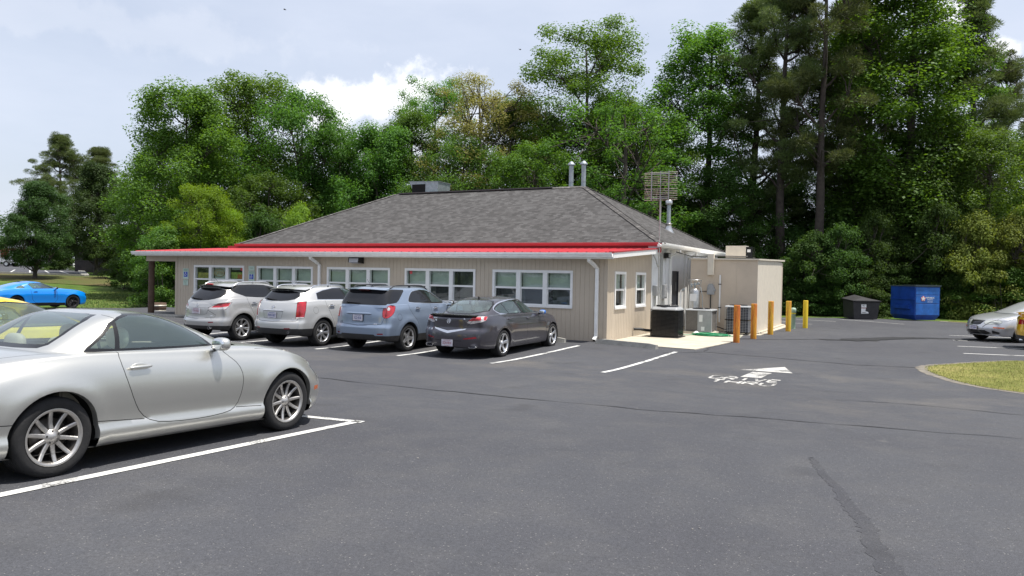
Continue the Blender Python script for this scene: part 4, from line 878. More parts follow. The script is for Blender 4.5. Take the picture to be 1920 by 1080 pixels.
def far_coupe_spec(P,rim='black_rim',L=4.79,H=1.40,dark=True):
    """muscle coupe: long hood, fastback, quarter window"""
    G=M['gap']; F=[]; gd=M['glass_side']
    F+=[dict(on='up',d=SIDE,poly=SV((1.86,1.04),(1.70,1.245),(1.76,1.285),(2.1,1.31),(2.45,1.285),(2.78,1.18),(3.02,1.04)),part='door_window',mat=gd,trim=.015,tmat=blk)]
    F+=[dict(on='up',d=SIDE,poly=SV((1.12,1.065),(1.42,1.07),(1.50,1.10),(1.38,1.19),(1.2,1.13)),part='quarter_window',mat=gd,trim=.012,tmat=blk)]
    F+=[dict(on='up',d=(-1,0,.8),mirror=False,poly=RV((-.58,1.07),(.58,1.07),(.50,1.32),(-.50,1.32)),part='rear_window',mat=M['glass_dark'],filt=lambda c:c.x<1.8)]
    F+=[dict(on='up',d=(1,0,.8),mirror=False,poly=RV((-.66,1.05),(.66,1.05),(.54,1.31),(-.54,1.31)),part='windshield',mat=M['glass_dark'],filt=lambda c:c.x>2.1)]
    F+=[dict(on='lo',d=SIDE,poly=SV((1.72,1.1),(1.74,.9),(1.80,.5),(1.95,.33),(2.9,.32),(3.02,.5),(3.0,.9),(2.98,1.05)),line=.012,mat=G)]
    F+=[dict(on='lo',d=SIDE,poly=SV((1.45,.33),(3.4,.31),(3.4,.1),(1.45,.1)),part='sill_trim',mat=blk)]
    F+=[dict(on='lo',d=(-1,0,0),poly=RV((.42,.90),(.42,.74),(.76,.76),(.78,.90)),part='tail_lamp',mat=M['red_lens'])]
    F+=[dict(on='lo',d=(.6,.8,0),poly=[(4.5,.78,.74),(4.66,.66,.74),(4.68,.66,.63),(4.52,.78,.63)],part='headlamp',mat=M['gloss_black'])]
    def ex(root,S,surf,tail,topz):
        mb=MB()
        for s in (-1,1): mb.box(.12,.2,s*.55-.02,s*.55+.02,1.0,1.08)
        pts=[]
        for i in range(13):
            y=-.72+.12*i; x=.08+.10*(y/.72)**2; pts+=[(x-.06,y,1.09),(x+.16,y,1.115),(x+.16,y,1.085)]
        mb.add(pts,[(i*3+j,i*3+(j+1)%3,(i+1)*3+(j+1)%3,(i+1)*3+j) for i in range(12) for j in range(3)]+[(0,1,2),(36,38,37)],False)
        mb.build('rear_spoiler',P,root)
    return dict(L=L,R=.345,rimr=.25,axles=(1.06,3.80),archR=.385,trackw=.91,tw=.25,wstyle='fork',rimmat=rim,paint=P,
      top=[(0,.95),(.1,1.0),(.8,1.05),(3.2,1.05),(3.6,1.02),(4.1,.96),(4.5,.87),(L,.76)],sh=[(0,.86),(.3,.94),(1.0,1.0),(2.4,.98),(3.2,.96),(4.0,.90),(4.5,.80),(L,.66)],
      bot=[(0,.26),(.6,.22),(1.6,.17),(3.4,.17),(L,.2)],w=[(0,.82),(.2,.88),(.6,.92),(1.06,.945),(2.2,.915),(3.2,.92),(3.8,.94),(4.3,.90),(L,.76)],
      side=[(0,.93),(.08,.955),(.16,.965),(.3,.97),(.5,.985),(.7,1.0),(.78,.985),(.9,.96),(1,.92)],
      rprof=[(.2,.12),(.4,.02),(.55,0),(.75,.03),(.95,.06)],fprof=[(.15,.12),(.35,.02),(.5,0),(.7,.03)],rsweep=.16,fsweep=.2,pr=3.2,round=.08,topn=2.9,rt=.04,
      flare=[(1.06,.42,.015),(3.80,.42,.015)],
      gh=[(1.0,.40,3.42,.83),(1.08,.66,3.16,.78),(1.16,.90,2.94,.735),(1.24,1.18,2.72,.69),(1.30,1.44,2.55,.65),(1.34,1.66,2.40,.60),(1.36,1.82,2.28,.55)],nb=4,nf=3.2,crown=.035,xc=2.0,taper=(.08,.06),
      features=F,handles=[(1.85,2.05,.90,P)],mirror=(2.92,.96,1.06,.06,.10,.065,blk),exhaust=[(.55,.28,.05,.045,0)],extra=ex)
def m300_spec():
    P=paint('pale_silver_metallic',(.50,.51,.53),.6,.36); G=M['gap']; F=[]
    F+=[dict(on='up',d=SIDE,poly=SV((1.25,1.04),(1.35,1.22),(1.7,1.31),(2.2,1.33),(2.6,1.29),(3.0,1.16),(3.25,1.02)),part='side_window',mat=M['glass_side'],trim=.015,tmat=blk)]
    F+=[dict(on='up',d=(1,0,.8),mirror=False,poly=RV((-.70,1.0),(.70,1.0),(.56,1.33),(-.56,1.33)),part='windshield',mat=M['glass_side'],trim=.02,tmat=blk,filt=lambda c:c.x>2.3)]
    F+=[dict(on='up',d=(-1,0,.8),mirror=False,poly=RV((-.62,1.04),(.62,1.04),(.52,1.33),(-.52,1.33)),part='rear_window',mat=M['glass_dark'],filt=lambda c:c.x<2)]
    F+=[dict(on='lo',d=(.8,.6,0),poly=[(4.98,.36,.66),(5.0,.40,.60),(4.9,.62,.59),(4.72,.80,.64),(4.70,.80,.72),(4.86,.62,.74),(4.98,.42,.72)],smooth=1,part='headlamp',mat=M['head_lens'],trim=.008,tpart='body',tmat=G)]
    F+=[dict(on='lo',d=(1,0,0),mirror=False,poly=RV((-.27,.72),(.27,.72),(.20,.585),(.12,.565),(-.12,.565),(-.20,.585)),part='grille',mat=M['gloss_black'],trim=.02,tpart='chrome_trim',tmat=M['alloy'],filt=lambda c:c.x>3)]
    F+=[dict(on='lo',d=(1,0,0),mirror=False,poly=RV((-.50,.30),(-.36,.40),(.36,.40),(.50,.30),(.40,.26),(-.40,.26)),part='lower_intake',mat=M['gloss_black'],filt=lambda c:c.x>3)]
    F+=[dict(on='lo',d=(.8,.6,0),poly=[(4.9,.60,.40),(4.75,.80,.33),(4.8,.76,.28),(4.9,.62,.29)],part='fog_lamp_recess',mat=M['gloss_black'])]
    F+=[dict(on='lo',d=(.6,.8,0),poly=[(4.86,.66,.51),(4.60,.86,.51),(4.62,.86,.46),(4.86,.66,.475)],part='turn_signal',mat=M['amber'])]
    F+=[dict(on='lo',d=(0,0,1),poly=[(4.95,.30,0),(4.6,.55,0),(3.6,.74,0)],line=.012,mat=G)]
    F+=[dict(on='lo',d=SIDE,poly=SV((1.75,1.0),(1.8,.3),(3.3,.3),(3.4,.6),(3.3,1.0)),line=.01,mat=G)]
    return dict(L=5.02,R=.325,rimr=.225,axles=(1.05,3.92),archR=.36,trackw=.905,tw=.225,wstyle='five',rimmat='alloy',paint=P,
      top=[(0,.98),(.3,1.03),(1.0,1.04),(3.3,1.02),(3.7,.975),(4.2,.90),(4.7,.80),(5.02,.70)],sh=[(0,.92),(.3,.98),(1.2,.99),(3.2,.95),(4.0,.84),(4.6,.72),(5.02,.62)],
      bot=[(0,.26),(1,.2),(4,.2),(5.02,.2)],w=[(0,.78),(.2,.85),(.7,.91),(2.5,.925),(3.9,.925),(4.5,.87),(5.02,.70)],
      side=[(0,.93),(.08,.955),(.3,.985),(.55,1.0),(.8,.98),(.93,.95),(1,.92)],rprof=[(.2,.1),(.5,0),(.9,.05)],fprof=[(.18,.14),(.35,.02),(.45,0),(.6,.07),(.72,.16)],
      rsweep=.2,fsweep=.36,pr=2.4,round=.08,topn=2.7,rt=.04,flare=[(1.05,.4,.01),(3.92,.4,.01)],
      gh=[(.97,.60,3.86,.80),(1.06,.80,3.58,.76),(1.16,1.0,3.28,.71),(1.26,1.24,2.98,.66),(1.33,1.46,2.74,.62),(1.37,1.66,2.55,.56)],nb=4,nf=3.2,crown=.04,xc=2.2,taper=(.08,.06),
      features=F,handles=[],plates=[(0,.475,.305,.13,'CPF-5588',M['plate_blue'],True,True)])
# ------------------------------------------------------------ ground, paving, markings
sfun=pchip([(46,0),(60,.25),(70,.75),(79,1.33),(128,2.1),(200,2.6),(400,3)])
def tz(x,y):
    s=-.857*x+.515*y
    return gz(x,y)+(sfun(s) if s>46 else 0)
def grass_mat(name,c1,c2,c3,bump=.6,scale=1):
    m=bpy.data.materials.new(name); m.use_nodes=True; nt=m.node_tree; b=nt.nodes['Principled BSDF']; b.inputs['Roughness'].default_value=.95; b.inputs['Specular IOR Level'].default_value=.15
    tc=N(nt,'ShaderNodeTexCoord')
    a=N(nt,'ShaderNodeTexNoise'); a.inputs['Scale'].default_value=.35*scale; a.inputs['Detail'].default_value=8; a.inputs['Roughness'].default_value=.65; LK(nt,tc.outputs['Object'],a.inputs[0])
    f=N(nt,'ShaderNodeTexNoise'); f.inputs['Scale'].default_value=26*scale; f.inputs['Detail'].default_value=4; LK(nt,tc.outputs['Object'],f.inputs[0])
    r=N(nt,'ShaderNodeValToRGB'); e=r.color_ramp.elements; e[0].position=.36; e[0].color=(*c1,1); e[1].position=.66; e[1].color=(*c3,1); q=e.new(.52); q.color=(*c2,1); LK(nt,a.outputs[0],r.inputs[0])
    mr=N(nt,'ShaderNodeMapRange'); mr.inputs[1].default_value=.3; mr.inputs[2].default_value=.7; mr.inputs[3].default_value=.6; mr.inputs[4].default_value=1.35; LK(nt,f.outputs[0],mr.inputs[0])
    mx=N(nt,'ShaderNodeMix',data_type='RGBA',blend_type='MULTIPLY'); mx.inputs[0].default_value=1; LK(nt,r.outputs[0],mx.inputs[6]); LK(nt,mr.outputs[0],mx.inputs[7]); LK(nt,mx.outputs[2],b.inputs['Base Color'])
    bp=N(nt,'ShaderNodeBump'); bp.inputs['Strength'].default_value=bump; bp.inputs['Distance'].default_value=.05; LK(nt,f.outputs[0],bp.inputs['Height']); LK(nt,bp.outputs[0],b.inputs['Normal'])
    return m
def asphalt_mat(name='asphalt',k=1):
    m=bpy.data.materials.new(name); m.use_nodes=True; nt=m.node_tree; b=nt.nodes['Principled BSDF']; b.inputs['Specular IOR Level'].default_value=.35
    tc=N(nt,'ShaderNodeTexCoord'); O=tc.outputs['Object']
    def noise(s,d=4,r=.5,vec=None):
        n=N(nt,'ShaderNodeTexNoise'); n.inputs['Scale'].default_value=s; n.inputs['Detail'].default_value=d; n.inputs['Roughness'].default_value=r; LK(nt,vec or O,n.inputs[0]); return n.outputs[0]
    def ramp(x,a,b_,lo,hi):
        r=N(nt,'ShaderNodeMapRange'); r.inputs[1].default_value=a; r.inputs[2].default_value=b_; r.inputs[3].default_value=lo; r.inputs[4].default_value=hi; LK(nt,x,r.inputs[0]); return r.outputs[0]
    def mixc(f,a,c,mode='MIX'):
        x=N(nt,'ShaderNodeMix',data_type='RGBA',blend_type=mode)
        if isinstance(f,(int,float)): x.inputs[0].default_value=f
        else: LK(nt,f,x.inputs[0])
        for k,v in ((6,a),(7,c)):
            if isinstance(v,tuple): x.inputs[k].default_value=v
            else: LK(nt,v,x.inputs[k])
        return x.outputs[2]
    big=noise(.22,6,.6); mid=noise(1.7,6,.62)
    col=mixc(ramp(big,.35,.68,0,1),(.050,.051,.059,1),(.065,.067,.075,1))
    col=mixc(ramp(mid,.45,.75,0,.35),col,(.105,.103,.102,1))
    # silt washed into the dip: tan dust where y is 12..20
    sx=N(nt,'ShaderNodeSeparateXYZ'); LK(nt,O,sx.inputs[0])
    def band(c,w):
        a=N(nt,'ShaderNodeMath',operation='SUBTRACT'); LK(nt,sx.outputs[1],a.inputs[0]); a.inputs[1].default_value=c
        a2=N(nt,'ShaderNodeMath',operation='ABSOLUTE'); LK(nt,a.outputs[0],a2.inputs[0])
        return ramp(a2.outputs[0],0,w,1,0)
    mul=N(nt,'ShaderNodeMath',operation='MULTIPLY'); LK(nt,band(15.3,5.5),mul.inputs[0]); LK(nt,ramp(noise(.55,5,.6),.50,.72,0,.55),mul.inputs[1])
    col=mixc(mul.outputs[0],col,(.135,.122,.105,1))
    # worn aggregate: single stones, light and dark
    v=N(nt,'ShaderNodeTexVoronoi'); v.inputs['Scale'].default_value=130; LK(nt,O,v.inputs[0])
    bw=N(nt,'ShaderNodeSeparateColor'); LK(nt,v.outputs['Color'],bw.inputs[0])
    col=mixc(1.0,col,ramp(bw.outputs[0],0,1,.85,1.16),'MULTIPLY')
    col=mixc(ramp(bw.outputs[1],.99,.993,0,.45),col,(.30,.29,.27,1))
    fine=noise(38,5,.7); col=mixc(1.0,col,ramp(fine,.3,.7,.80,1.2),'MULTIPLY')
    # oil drips and darker patches of their own shape
    oil=noise(.9,3,.5); col=mixc(ramp(oil,.62,.74,0,.45),col,(.035,.035,.038,1))
    sp=noise(3.2,5,.6); col=mixc(ramp(sp,.68,.76,0,.35),col,(.13,.125,.115,1))
    if k!=1: col=mixc(1.0,col,(k,k,k*1.02,1),'MULTIPLY')
    LK(nt,col,b.inputs['Base Color'])
    LK(nt,ramp(mid,.3,.7,.72,.92),b.inputs['Roughness'])
    bp=N(nt,'ShaderNodeBump'); bp.inputs['Strength'].default_value=.55; bp.inputs['Distance'].default_value=.006
    LK(nt,v.outputs['Distance'],bp.inputs['Height']); LK(nt,bp.outputs[0],b.inputs['Normal'])
    return m
M['asphalt']=asphalt_mat()
M['grass']=grass_mat('lawn_grass',(.050,.095,.016),(.085,.135,.024),(.13,.155,.045))
M['island_grass']=grass_mat('dry_island_grass',(.13,.145,.035),(.20,.20,.055),(.30,.26,.10),scale=2)
M['bank']=grass_mat('bare_bank',(.075,.10,.025),(.10,.09,.035),(.15,.095,.05),scale=.6)
M['concrete']=pm('pale_concrete',(.46,.42,.34),.9,var=.16,vs=2.2,bump=.3,bs=60)
M['kerb']=pm('kerb_concrete',(.34,.33,.30),.9,var=.22,vs=7,bump=.4,bs=50)
M['line']=pm('white_road_paint',(.62,.62,.60),.75,var=.20,vs=16,bump=.2,bs=90)
def worn_paint(name,c,amt,under=(.10,.10,.10)):
    m=pm(name,c,.8); nt=m.node_tree; b=nt.nodes['Principled BSDF']; tc=N(nt,'ShaderNodeTexCoord')
    n=N(nt,'ShaderNodeTexNoise'); n.inputs['Scale'].default_value=34; n.inputs['Detail'].default_value=7; n.inputs['Roughness'].default_value=.7; LK(nt,tc.outputs['Object'],n.inputs[0])
    n2=N(nt,'ShaderNodeTexNoise'); n2.inputs['Scale'].default_value=2.5; n2.inputs['Detail'].default_value=4; LK(nt,tc.outputs['Object'],n2.inputs[0])
    s=N(nt,'ShaderNodeMath',operation='ADD'); LK(nt,n.outputs[0],s.inputs[0]); LK(nt,n2.outputs[0],s.inputs[1])
    r=N(nt,'ShaderNodeMapRange'); r.inputs[1].default_value=amt+.12; r.inputs[2].default_value=amt-.05; r.inputs[3].default_value=0; r.inputs[4].default_value=1; LK(nt,s.outputs[0],r.inputs[0])
    x=N(nt,'ShaderNodeMix',data_type='RGBA'); LK(nt,r.outputs[0],x.inputs[0]); x.inputs[6].default_value=(*c,1); x.inputs[7].default_value=(*under,1); LK(nt,x.outputs[2],b.inputs['Base Color']); return m
M['line']=worn_paint('white_road_paint',(.60,.60,.58),.84)
M['line_thin']=worn_paint('thin_road_paint',(.46,.45,.425),.87)
M['line_worn']=pm('worn_road_paint',(.46,.455,.435),.8,var=.35,vs=16)
M['tar2']=pm('old_crack_filler',(.036,.036,.041),.85,var=.3,vs=20)
M['tar']=pm('crack_tar',(.018,.018,.020),.6,var=.4,vs=9,bump=.4,bs=40)
M['dust']=pm('tan_silt',(.17,.152,.125),.95,var=.3,vs=5,bump=.3)
def grid_sheet(name,xs,ys,zf,mat,keep=lambda x,y:True,dz=0,**k):
    mb=MB(); idx={}; v=[];f=[]
    for i,x in enumerate(xs):
        for j,y in enumerate(ys): idx[i,j]=len(v); v.append((x,y,zf(x,y)+dz))
    for i in range(len(xs)-1):
        for j in range(len(ys)-1):
            if keep((xs[i]+xs[i+1])/2,(ys[j]+ys[j+1])/2): f.append((idx[i,j],idx[i+1,j],idx[i+1,j+1],idx[i,j+1]))
    mb.add(v,f,True); o=mb.build(name,mat); return tag(o,kind='structure')
xs=[-900,-500,-300]+[-240+6*i for i in range(30)]+[-60+3*i for i in range(40)]+[70,100,160,300,500,900]
ys=[-900,-400,-200,-100,-60,-30]+[a for a,_ in PZ if -30<a<30]+[24,28]+[30+4*i for i in range(40)]+[200,260,350,500,900]
xs=sorted(set(xs)); ys=sorted(set(ys))
grid_sheet('ground',xs,ys,tz,M['grass'],dz=-.045)
def poly_area(name,poly,mat,dz=0.,step=1.5,zf=gz,kind='structure',thick=0):
    """a flat area with its own outline, draped over the ground"""
    bm=bmesh.new(); bm.faces.new([bm.verts.new((x,y,0)) for x,y in poly])
    x0=min(p[0] for p in poly);x1=max(p[0] for p in poly);y0=min(p[1] for p in poly);y1=max(p[1] for p in poly)
    cuts=[y for y,_ in PZ if y0<y<y1]
    for y in cuts: bmesh.ops.bisect_plane(bm,geom=bm.verts[:]+bm.edges[:]+bm.faces[:],plane_co=(0,y,0),plane_no=(0,1,0))
    x=x0+step
    while x<x1 and x<-26: bmesh.ops.bisect_plane(bm,geom=bm.verts[:]+bm.edges[:]+bm.faces[:],plane_co=(x,0,0),plane_no=(1,0,0)); x+=step
    if x0<-27 and x1>-27:
        for x in (-33,-27): bmesh.ops.bisect_plane(bm,geom=bm.verts[:]+bm.edges[:]+bm.faces[:],plane_co=(x,0,0),plane_no=(1,0,0))
    bmesh.ops.triangulate(bm,faces=bm.faces[:])
    for v in bm.verts: v.co.z=zf(v.co.x,v.co.y)+dz
    for f in bm.faces:
        if f.normal.z<0: f.normal_flip()
    me=bpy.data.meshes.new(name); bm.to_mesh(me); bm.free(); me.materials.append(mat)
    o=link(name,me)
    if kind: o['kind']=kind
    return o
rng=random.Random(3)
def wob(line,a=.12,n=3):
    out=[]
    for p,q in zip(line,line[1:]):
        for i in range(n):
            t=i/n; out.append((p[0]+(q[0]-p[0])*t+rng.uniform(-a,a),p[1]+(q[1]-p[1])*t+rng.uniform(-a,a)))
    return out+[line[-1]]
lot=[(-60,-60),(40,-60),(40,41.2)]+wob([(20,41.3),(8,41.6),(4.5,42.5),(2.2,44.6),(-.8,44.9),(-3.3,43.6),(-6.2,41.5),(-10,40.5)],.15)+[(-26,40),(-27.3,26)]+wob([(-34.8,26.4),(-37,25.9),(-38.6,24.6),(-60,12)],.12)
poly_area('parking_lot',lot,M['asphalt'])
def ribbon(name,line,w,mat,dz=.006,zf=gz,jit=0,kind='structure'):
    """narrow painted line or crack following the ground"""
    P=[]
    for p,q in zip(line,line[1:]):
        d=math.hypot(q[0]-p[0],q[1]-p[1]); n=max(1,int(d/.5))
        for i in range(n): P.append((p[0]+(q[0]-p[0])*i/n,p[1]+(q[1]-p[1])*i/n))
    P.append(line[-1]); L=[];Rr=[]
    for i,p in enumerate(P):
        a=P[max(i-1,0)];b=P[min(i+1,len(P)-1)]; dx,dy=b[0]-a[0],b[1]-a[1]; l=math.hypot(dx,dy) or 1
        ww=(w[0]+(w[1]-w[0])*i/max(1,len(P)-1) if isinstance(w,tuple) else w)/2*(1+rng.uniform(-jit,jit)); ox=rng.uniform(-jit,jit)*.04
        L.append((p[0]-dy/l*ww+ox,p[1]+dx/l*ww)); Rr.append((p[0]+dy/l*ww+ox,p[1]-dx/l*ww))
    mb=MB(); v=[(x,y,zf(x,y)+dz) for x,y in L]+[(x,y,zf(x,y)+dz) for x,y in Rr]; n=len(L)
    mb.add(v,[(n+i,n+i+1,i+1,i) for i in range(n-1)],True); o=mb.build(name,mat)
    if kind: o['kind']=kind
    return o
# stall lines in front of the restaurant and on the street side
for x0,x1 in ((-5.59,-5.37),(-8.28,-8.15),(-10.87,-10.98),(-13.45,-13.7),(-16.3,-16.4),(-19.2,-19.3),(-22.1,-22.2)):
    ribbon('parking_line',[(x0,14.85),(x1,19.7)],.115,M['line'])
ribbon('parking_line',[(-5.86,-2.5),(-5.78,7.18)],.115,M['line'])
ribbon('parking_line',[(-5.70,7.12),(-11.5,6.3)],.115,M['line'])
ribbon('parking_line',[(-8.6,-2),(-8.6,6.7)],.115,M['line'])
for y in (24.5,27.2,29.9,32.6): ribbon('parking_line',[(1.45,y),(7.0,y+1.2)],.11,M['line'])
for a,b in (((-5.2,36.9),(-3.7,36.2)),((-5.6,40.6),(-3.0,39.6)),((-3.0,42.2),(-.05,39.7)),((-6.5,39.2),(-4.9,37.4))): ribbon('parking_line',[a,b],.10,M['line_worn'])
ribbon('parking_line',[(-4.7,33.3),(-4.2,32.5)],.10,M['line_worn'])
# seams and repaired cracks
ribbon('asphalt_crack',wob([(-14,10.3),(-9.22,10.17),(-6.84,10.16),(-5.33,10.25),(-3.32,10.35),(-1.22,10.77),(1.33,11.17),(6,11.6)],.05,6),.03,M['tar'],jit=.7)
ribbon('asphalt_crack',wob([(-5.55,19.3),(-4.75,20.19),(-3.06,19.88),(-1.06,19.43),(.3,19.7)],.04,5),.035,M['tar'],jit=.7)
ribbon('asphalt_crack',wob([(-4.75,20.2),(-4.9,21.4),(-4.75,23.6)],.03,4),.03,M['tar'],jit=.6)
ribbon('asphalt_crack',wob([(-.95,13.6),(.2,13.9),(1.6,13.7)],.05,5),.02,M['tar'],jit=.8)
pp=[(-4.95,24.9),(-3.9,25.9),(-2.9,26.7),(-2.2,27.1),(-1.5,27.3),(-1.0,28.2),(-.6,29.2),(.1,30.1),(1.3,30.7),(2.5,31.1)]
ribbon('dark_patch',wob(pp,.05,4),(.06,.12),M['tar'],jit=.4,dz=.007)
ribbon('dark_patch',wob([(-2.4,27.0),(-1.6,27.35),(-1.05,28.2),(-.55,29.3),(.4,30.2),(1.4,30.75)],.05,4),.42,M['tar'],jit=.35,dz=.011)
ribbon('dark_patch',wob([(-1.75,27.3),(-1.25,27.9),(-.8,28.7),(-.3,29.5),(.5,30.2)],.05,4),(.9,.7),M['tar'],jit=.3,dz=.015)  # broad dark band widening the thin line
for k in range(5):
    a=rng.uniform(0,6); ribbon('asphalt_crack',[(1.5+rng.uniform(-.6,.6),30.2+rng.uniform(-.6,.6)),(2.0+math.cos(a)*.6,30.4+math.sin(a)*.6),(2.3+rng.uniform(-.3,.6),30.0+rng.uniform(-.8,.8))],.04,M['tar'],jit=.6,dz=.01)
M['oldtar']=asphalt_mat('old_repair_asphalt',.80)
pl=chaikin([(-.83,8.3),(-.72,7.9),(-.64,7.5),(-.46,7.0),(-.38,6.5),(-.20,6.0),(-.16,5.5),(-.02,5.0),(.03,4.4),(.11,3.9),(.14,3.2)],2,closed=False)
ribbon('asphalt_stain',wob(pl,.012,3),(.05,.19),M['oldtar'],jit=.22,dz=.0022)
# drive-thru lettering and arrow, painted flat on the asphalt
def flat(name,polys,mat=None,dz=.006):
    mb=MB()
    for p in polys: mb.add([(x,y,gz(x,y)+dz) for x,y in p],[tuple(range(len(p)))],False)
    return tag(mb.build(name,mat or M['line']),kind='structure')
flat('painted_arrow',[[(-3.22,17.13),(-2.13,17.17),(-2.42,18.15),(-2.95,17.62)][:3]],M['line_thin'])
flat('painted_arrow_shaft',[[(-3.0,15.98),(-2.60,16.05),(-2.52,16.95),(-2.92,16.95)]],M['line_thin'])
def letters(txt,x0,x1,yb,yt):
    S={'D':[((0,0),(0,1)),((0,1),(.6,1)),((.6,1),(1,.7)),((1,.7),(1,.3)),((1,.3),(.6,0)),((.6,0),(0,0))],
       'R':[((0,0),(0,1)),((0,1),(.9,1)),((.9,1),(.95,.55)),((.95,.55),(0,.5)),((.4,.5),(1,0))],'I':[((.5,0),(.5,1))],
       'V':[((0,1),(.5,0)),((.5,0),(1,1))],'E':[((0,0),(0,1)),((0,1),(1,1)),((0,.5),(.8,.5)),((0,0),(1,0))],
       'T':[((0,1),(1,1)),((.5,0),(.5,1))],'H':[((0,0),(0,1)),((1,0),(1,1)),((0,.5),(1,.5))],'U':[((0,1),(0,.2)),((0,.2),(.3,0)),((.3,0),(.7,0)),((.7,0),(1,.2)),((1,.2),(1,1))]}
    n=len(txt); w=(x1-x0)/n; ls=[]
    for i,ch in enumerate(txt):
        for (a,b),(c,d) in S[ch]:
            g=.08
            ls.append([(x0+w*(i+.12+.74*(a+(c-a)*g)),yb+(yt-yb)*(b+(d-b)*g)),(x0+w*(i+.12+.74*(c-(c-a)*g)),yb+(yt-yb)*(d-(d-b)*g))])
    mb=MB()
    for a,b in ls:
        dx,dy=b[0]-a[0],b[1]-a[1]; l=math.hypot(dx,dy); wv=.06 if abs(dy)>abs(dx)*.5 else .085; nx,ny=-dy/l*wv/2,dx/l*wv/2
        if abs(dx)>abs(dy): nx*=1.0; ny*=1.4
        mb.add([(x,y,gz(x,y)+.006+.0005*len(mb.f)%7*.0002) for x,y in ((a[0]+nx,a[1]+ny),(a[0]-nx,a[1]-ny),(b[0]-nx,b[1]-ny),(b[0]+nx,b[1]+ny))],[(0,1,2,3)],False)
    tag(mb.build('painted_word',M['line_thin']),kind='structure')
letters('DRIVE',-3.55,-2.14,15.42,15.92); letters('THRU',-3.42,-2.16,14.78,15.28)
# concrete slab beside the building
slab=MB(); sp=[(-7.93,21.0),(-5.08,20.55),(-4.86,22.4),(-4.72,24.3),(-5.0,27.0),(-4.5,27.3),(-4.35,34.2),(-7.93,34.2)]
n=len(sp); slab.add([(x,y,gz(x,y)-.12) for x,y in sp]+[(x,y,.022) for x,y in sp],[tuple(range(n,2*n))]+[(i,(i+1)%n,n+(i+1)%n,n+i) for i in range(n)],False)
tag(slab.build('concrete_slab',M['concrete']),kind='structure')
sw=MB(); sw.box(-34,-26.0,20.55,21.26,-.25,.06); tag(sw.build('footpath',M['kerb']),kind='structure')
sw=MB(); sw.box(-33.8,-26.96,21.285,26.0,-.35,-.02); tag(sw.build('porch_slab',M['asphalt']),kind='structure')
# grass island with a pale silty rim
isl=[(.43,20.0),(.42,19.4),(.49,18.95),(.70,18.32),(1.0,17.66),(1.41,17.1),(1.96,16.75),(2.8,16.6),(4,16.9),(6,17.6),(9,19),(9,23.5),(2.72,23.4),(1.81,22.2),(1.08,21.15),(.67,20.55)]
def smooth(p,n=2): return chaikin(p,n)
poly_area('island_rim',wob(smooth([(x+(x-3)*.07,y+(y-19.5)*.03) for x,y in isl],2),.035,2),M['dust'],dz=.004)
gi=offset(smooth(isl),-.05); o=poly_area('grass_island',gi,M['island_grass'],dz=.010)
poly_area('verge',wob([(2.0,44.9),(4.5,43.2),(8,42.3),(14,42.3),(14,41.4),(8,41.4),(4.3,42.1),(1.9,44.2)],.1),M['island_grass'],dz=.03)
poly_area('verge',wob([(1.7,44.7),(4.2,42.7),(8,41.9),(14,41.9),(14,41.2),(8,41.2),(4.0,41.9),(1.5,43.9)],.1),M['dust'],dz=.012)
# upper lot and bank on the left
def up(x,y): return tz(x,y)
def st(s,t):  # along the rise, across it
    return (-.857*s-.515*t,.515*s-.857*t)
def sheet_st(name,pts,mat,dz):
    s0=min(p[0] for p in pts);s1=max(p[0] for p in pts); bm=bmesh.new(); bm.faces.new([bm.verts.new((*st(s,t),0)) for s,t in pts])
    k=s0+3
    while k<s1: bmesh.ops.bisect_plane(bm,geom=bm.verts[:]+bm.edges[:]+bm.faces[:],plane_co=(*st(k,0),0),plane_no=(-.857,.515,0)); k+=3
    bmesh.ops.triangulate(bm,faces=bm.faces[:])
    for v in bm.verts: v.co.z=up(v.co.x,v.co.y)+dz
    for f in bm.faces:
        if f.normal.z<0: f.normal_flip()
    me=bpy.data.meshes.new(name); bm.to_mesh(me); bm.free(); me.materials.append(mat); return tag(link(name,me),kind='structure')
def ray_st(u,dist):  # ground point seen at picture column u, at forward distance dist (used to lay out the far lot)
    r=(u-960)/1413.24*dist; x=-.4636*dist+.8857*r; y=.8859*dist+.4639*r
    return (-.857*x+.515*y,-.515*x-.857*y)
A=ray_st(160,69); B=ray_st(-260,69); Cc=ray_st(-260,150); D=ray_st(128,150)
sheet_st('upper_parking_lot',[A,B,Cc,D],M['asphalt'],.02)
b1=ray_st(215,60.5);b2=ray_st(-260,61);b3=ray_st(-260,68.6);b4=ray_st(200,70)
sheet_st('bank',[b1,b2,b3,b4],M['bank'],-.01)
def kerb(name,p,q,w=.3,h=.14):
    mb=MB(); (s0,t0),(s1,t1)=p,q; n=12; P=[st(s0+(s1-s0)*i/n,t0+(t1-t0)*i/n) for i in range(n+1)]
    for a,b in zip(P,P[1:]):
        d=Vector((b[0]-a[0],b[1]-a[1],0)).normalized(); nn=Vector((-d.y,d.x,0))*w/2
        v=[]
        for c in (a,b):
            z=up(*c)
            for s in (-1,1):
                for hz in (-.1,h): v.append((c[0]+nn.x*s,c[1]+nn.y*s,z+hz))
        mb.add(v,[(0,1,3,2),(4,6,7,5),(1,5,7,3),(0,4,5,1),(2,3,7,6)],False)
    return tag(mb.build(name,M['kerb']),kind='structure')
kerb('kerb',A,D,.6); kerb('kerb',A,B,.3)
for k in range(4): 
    a=ray_st(20+36*k,72); b=ray_st(28+28*k,80); ribbon('parking_line',[st(*a),st(*b)],.14,M['line'],dz=.03,zf=up)
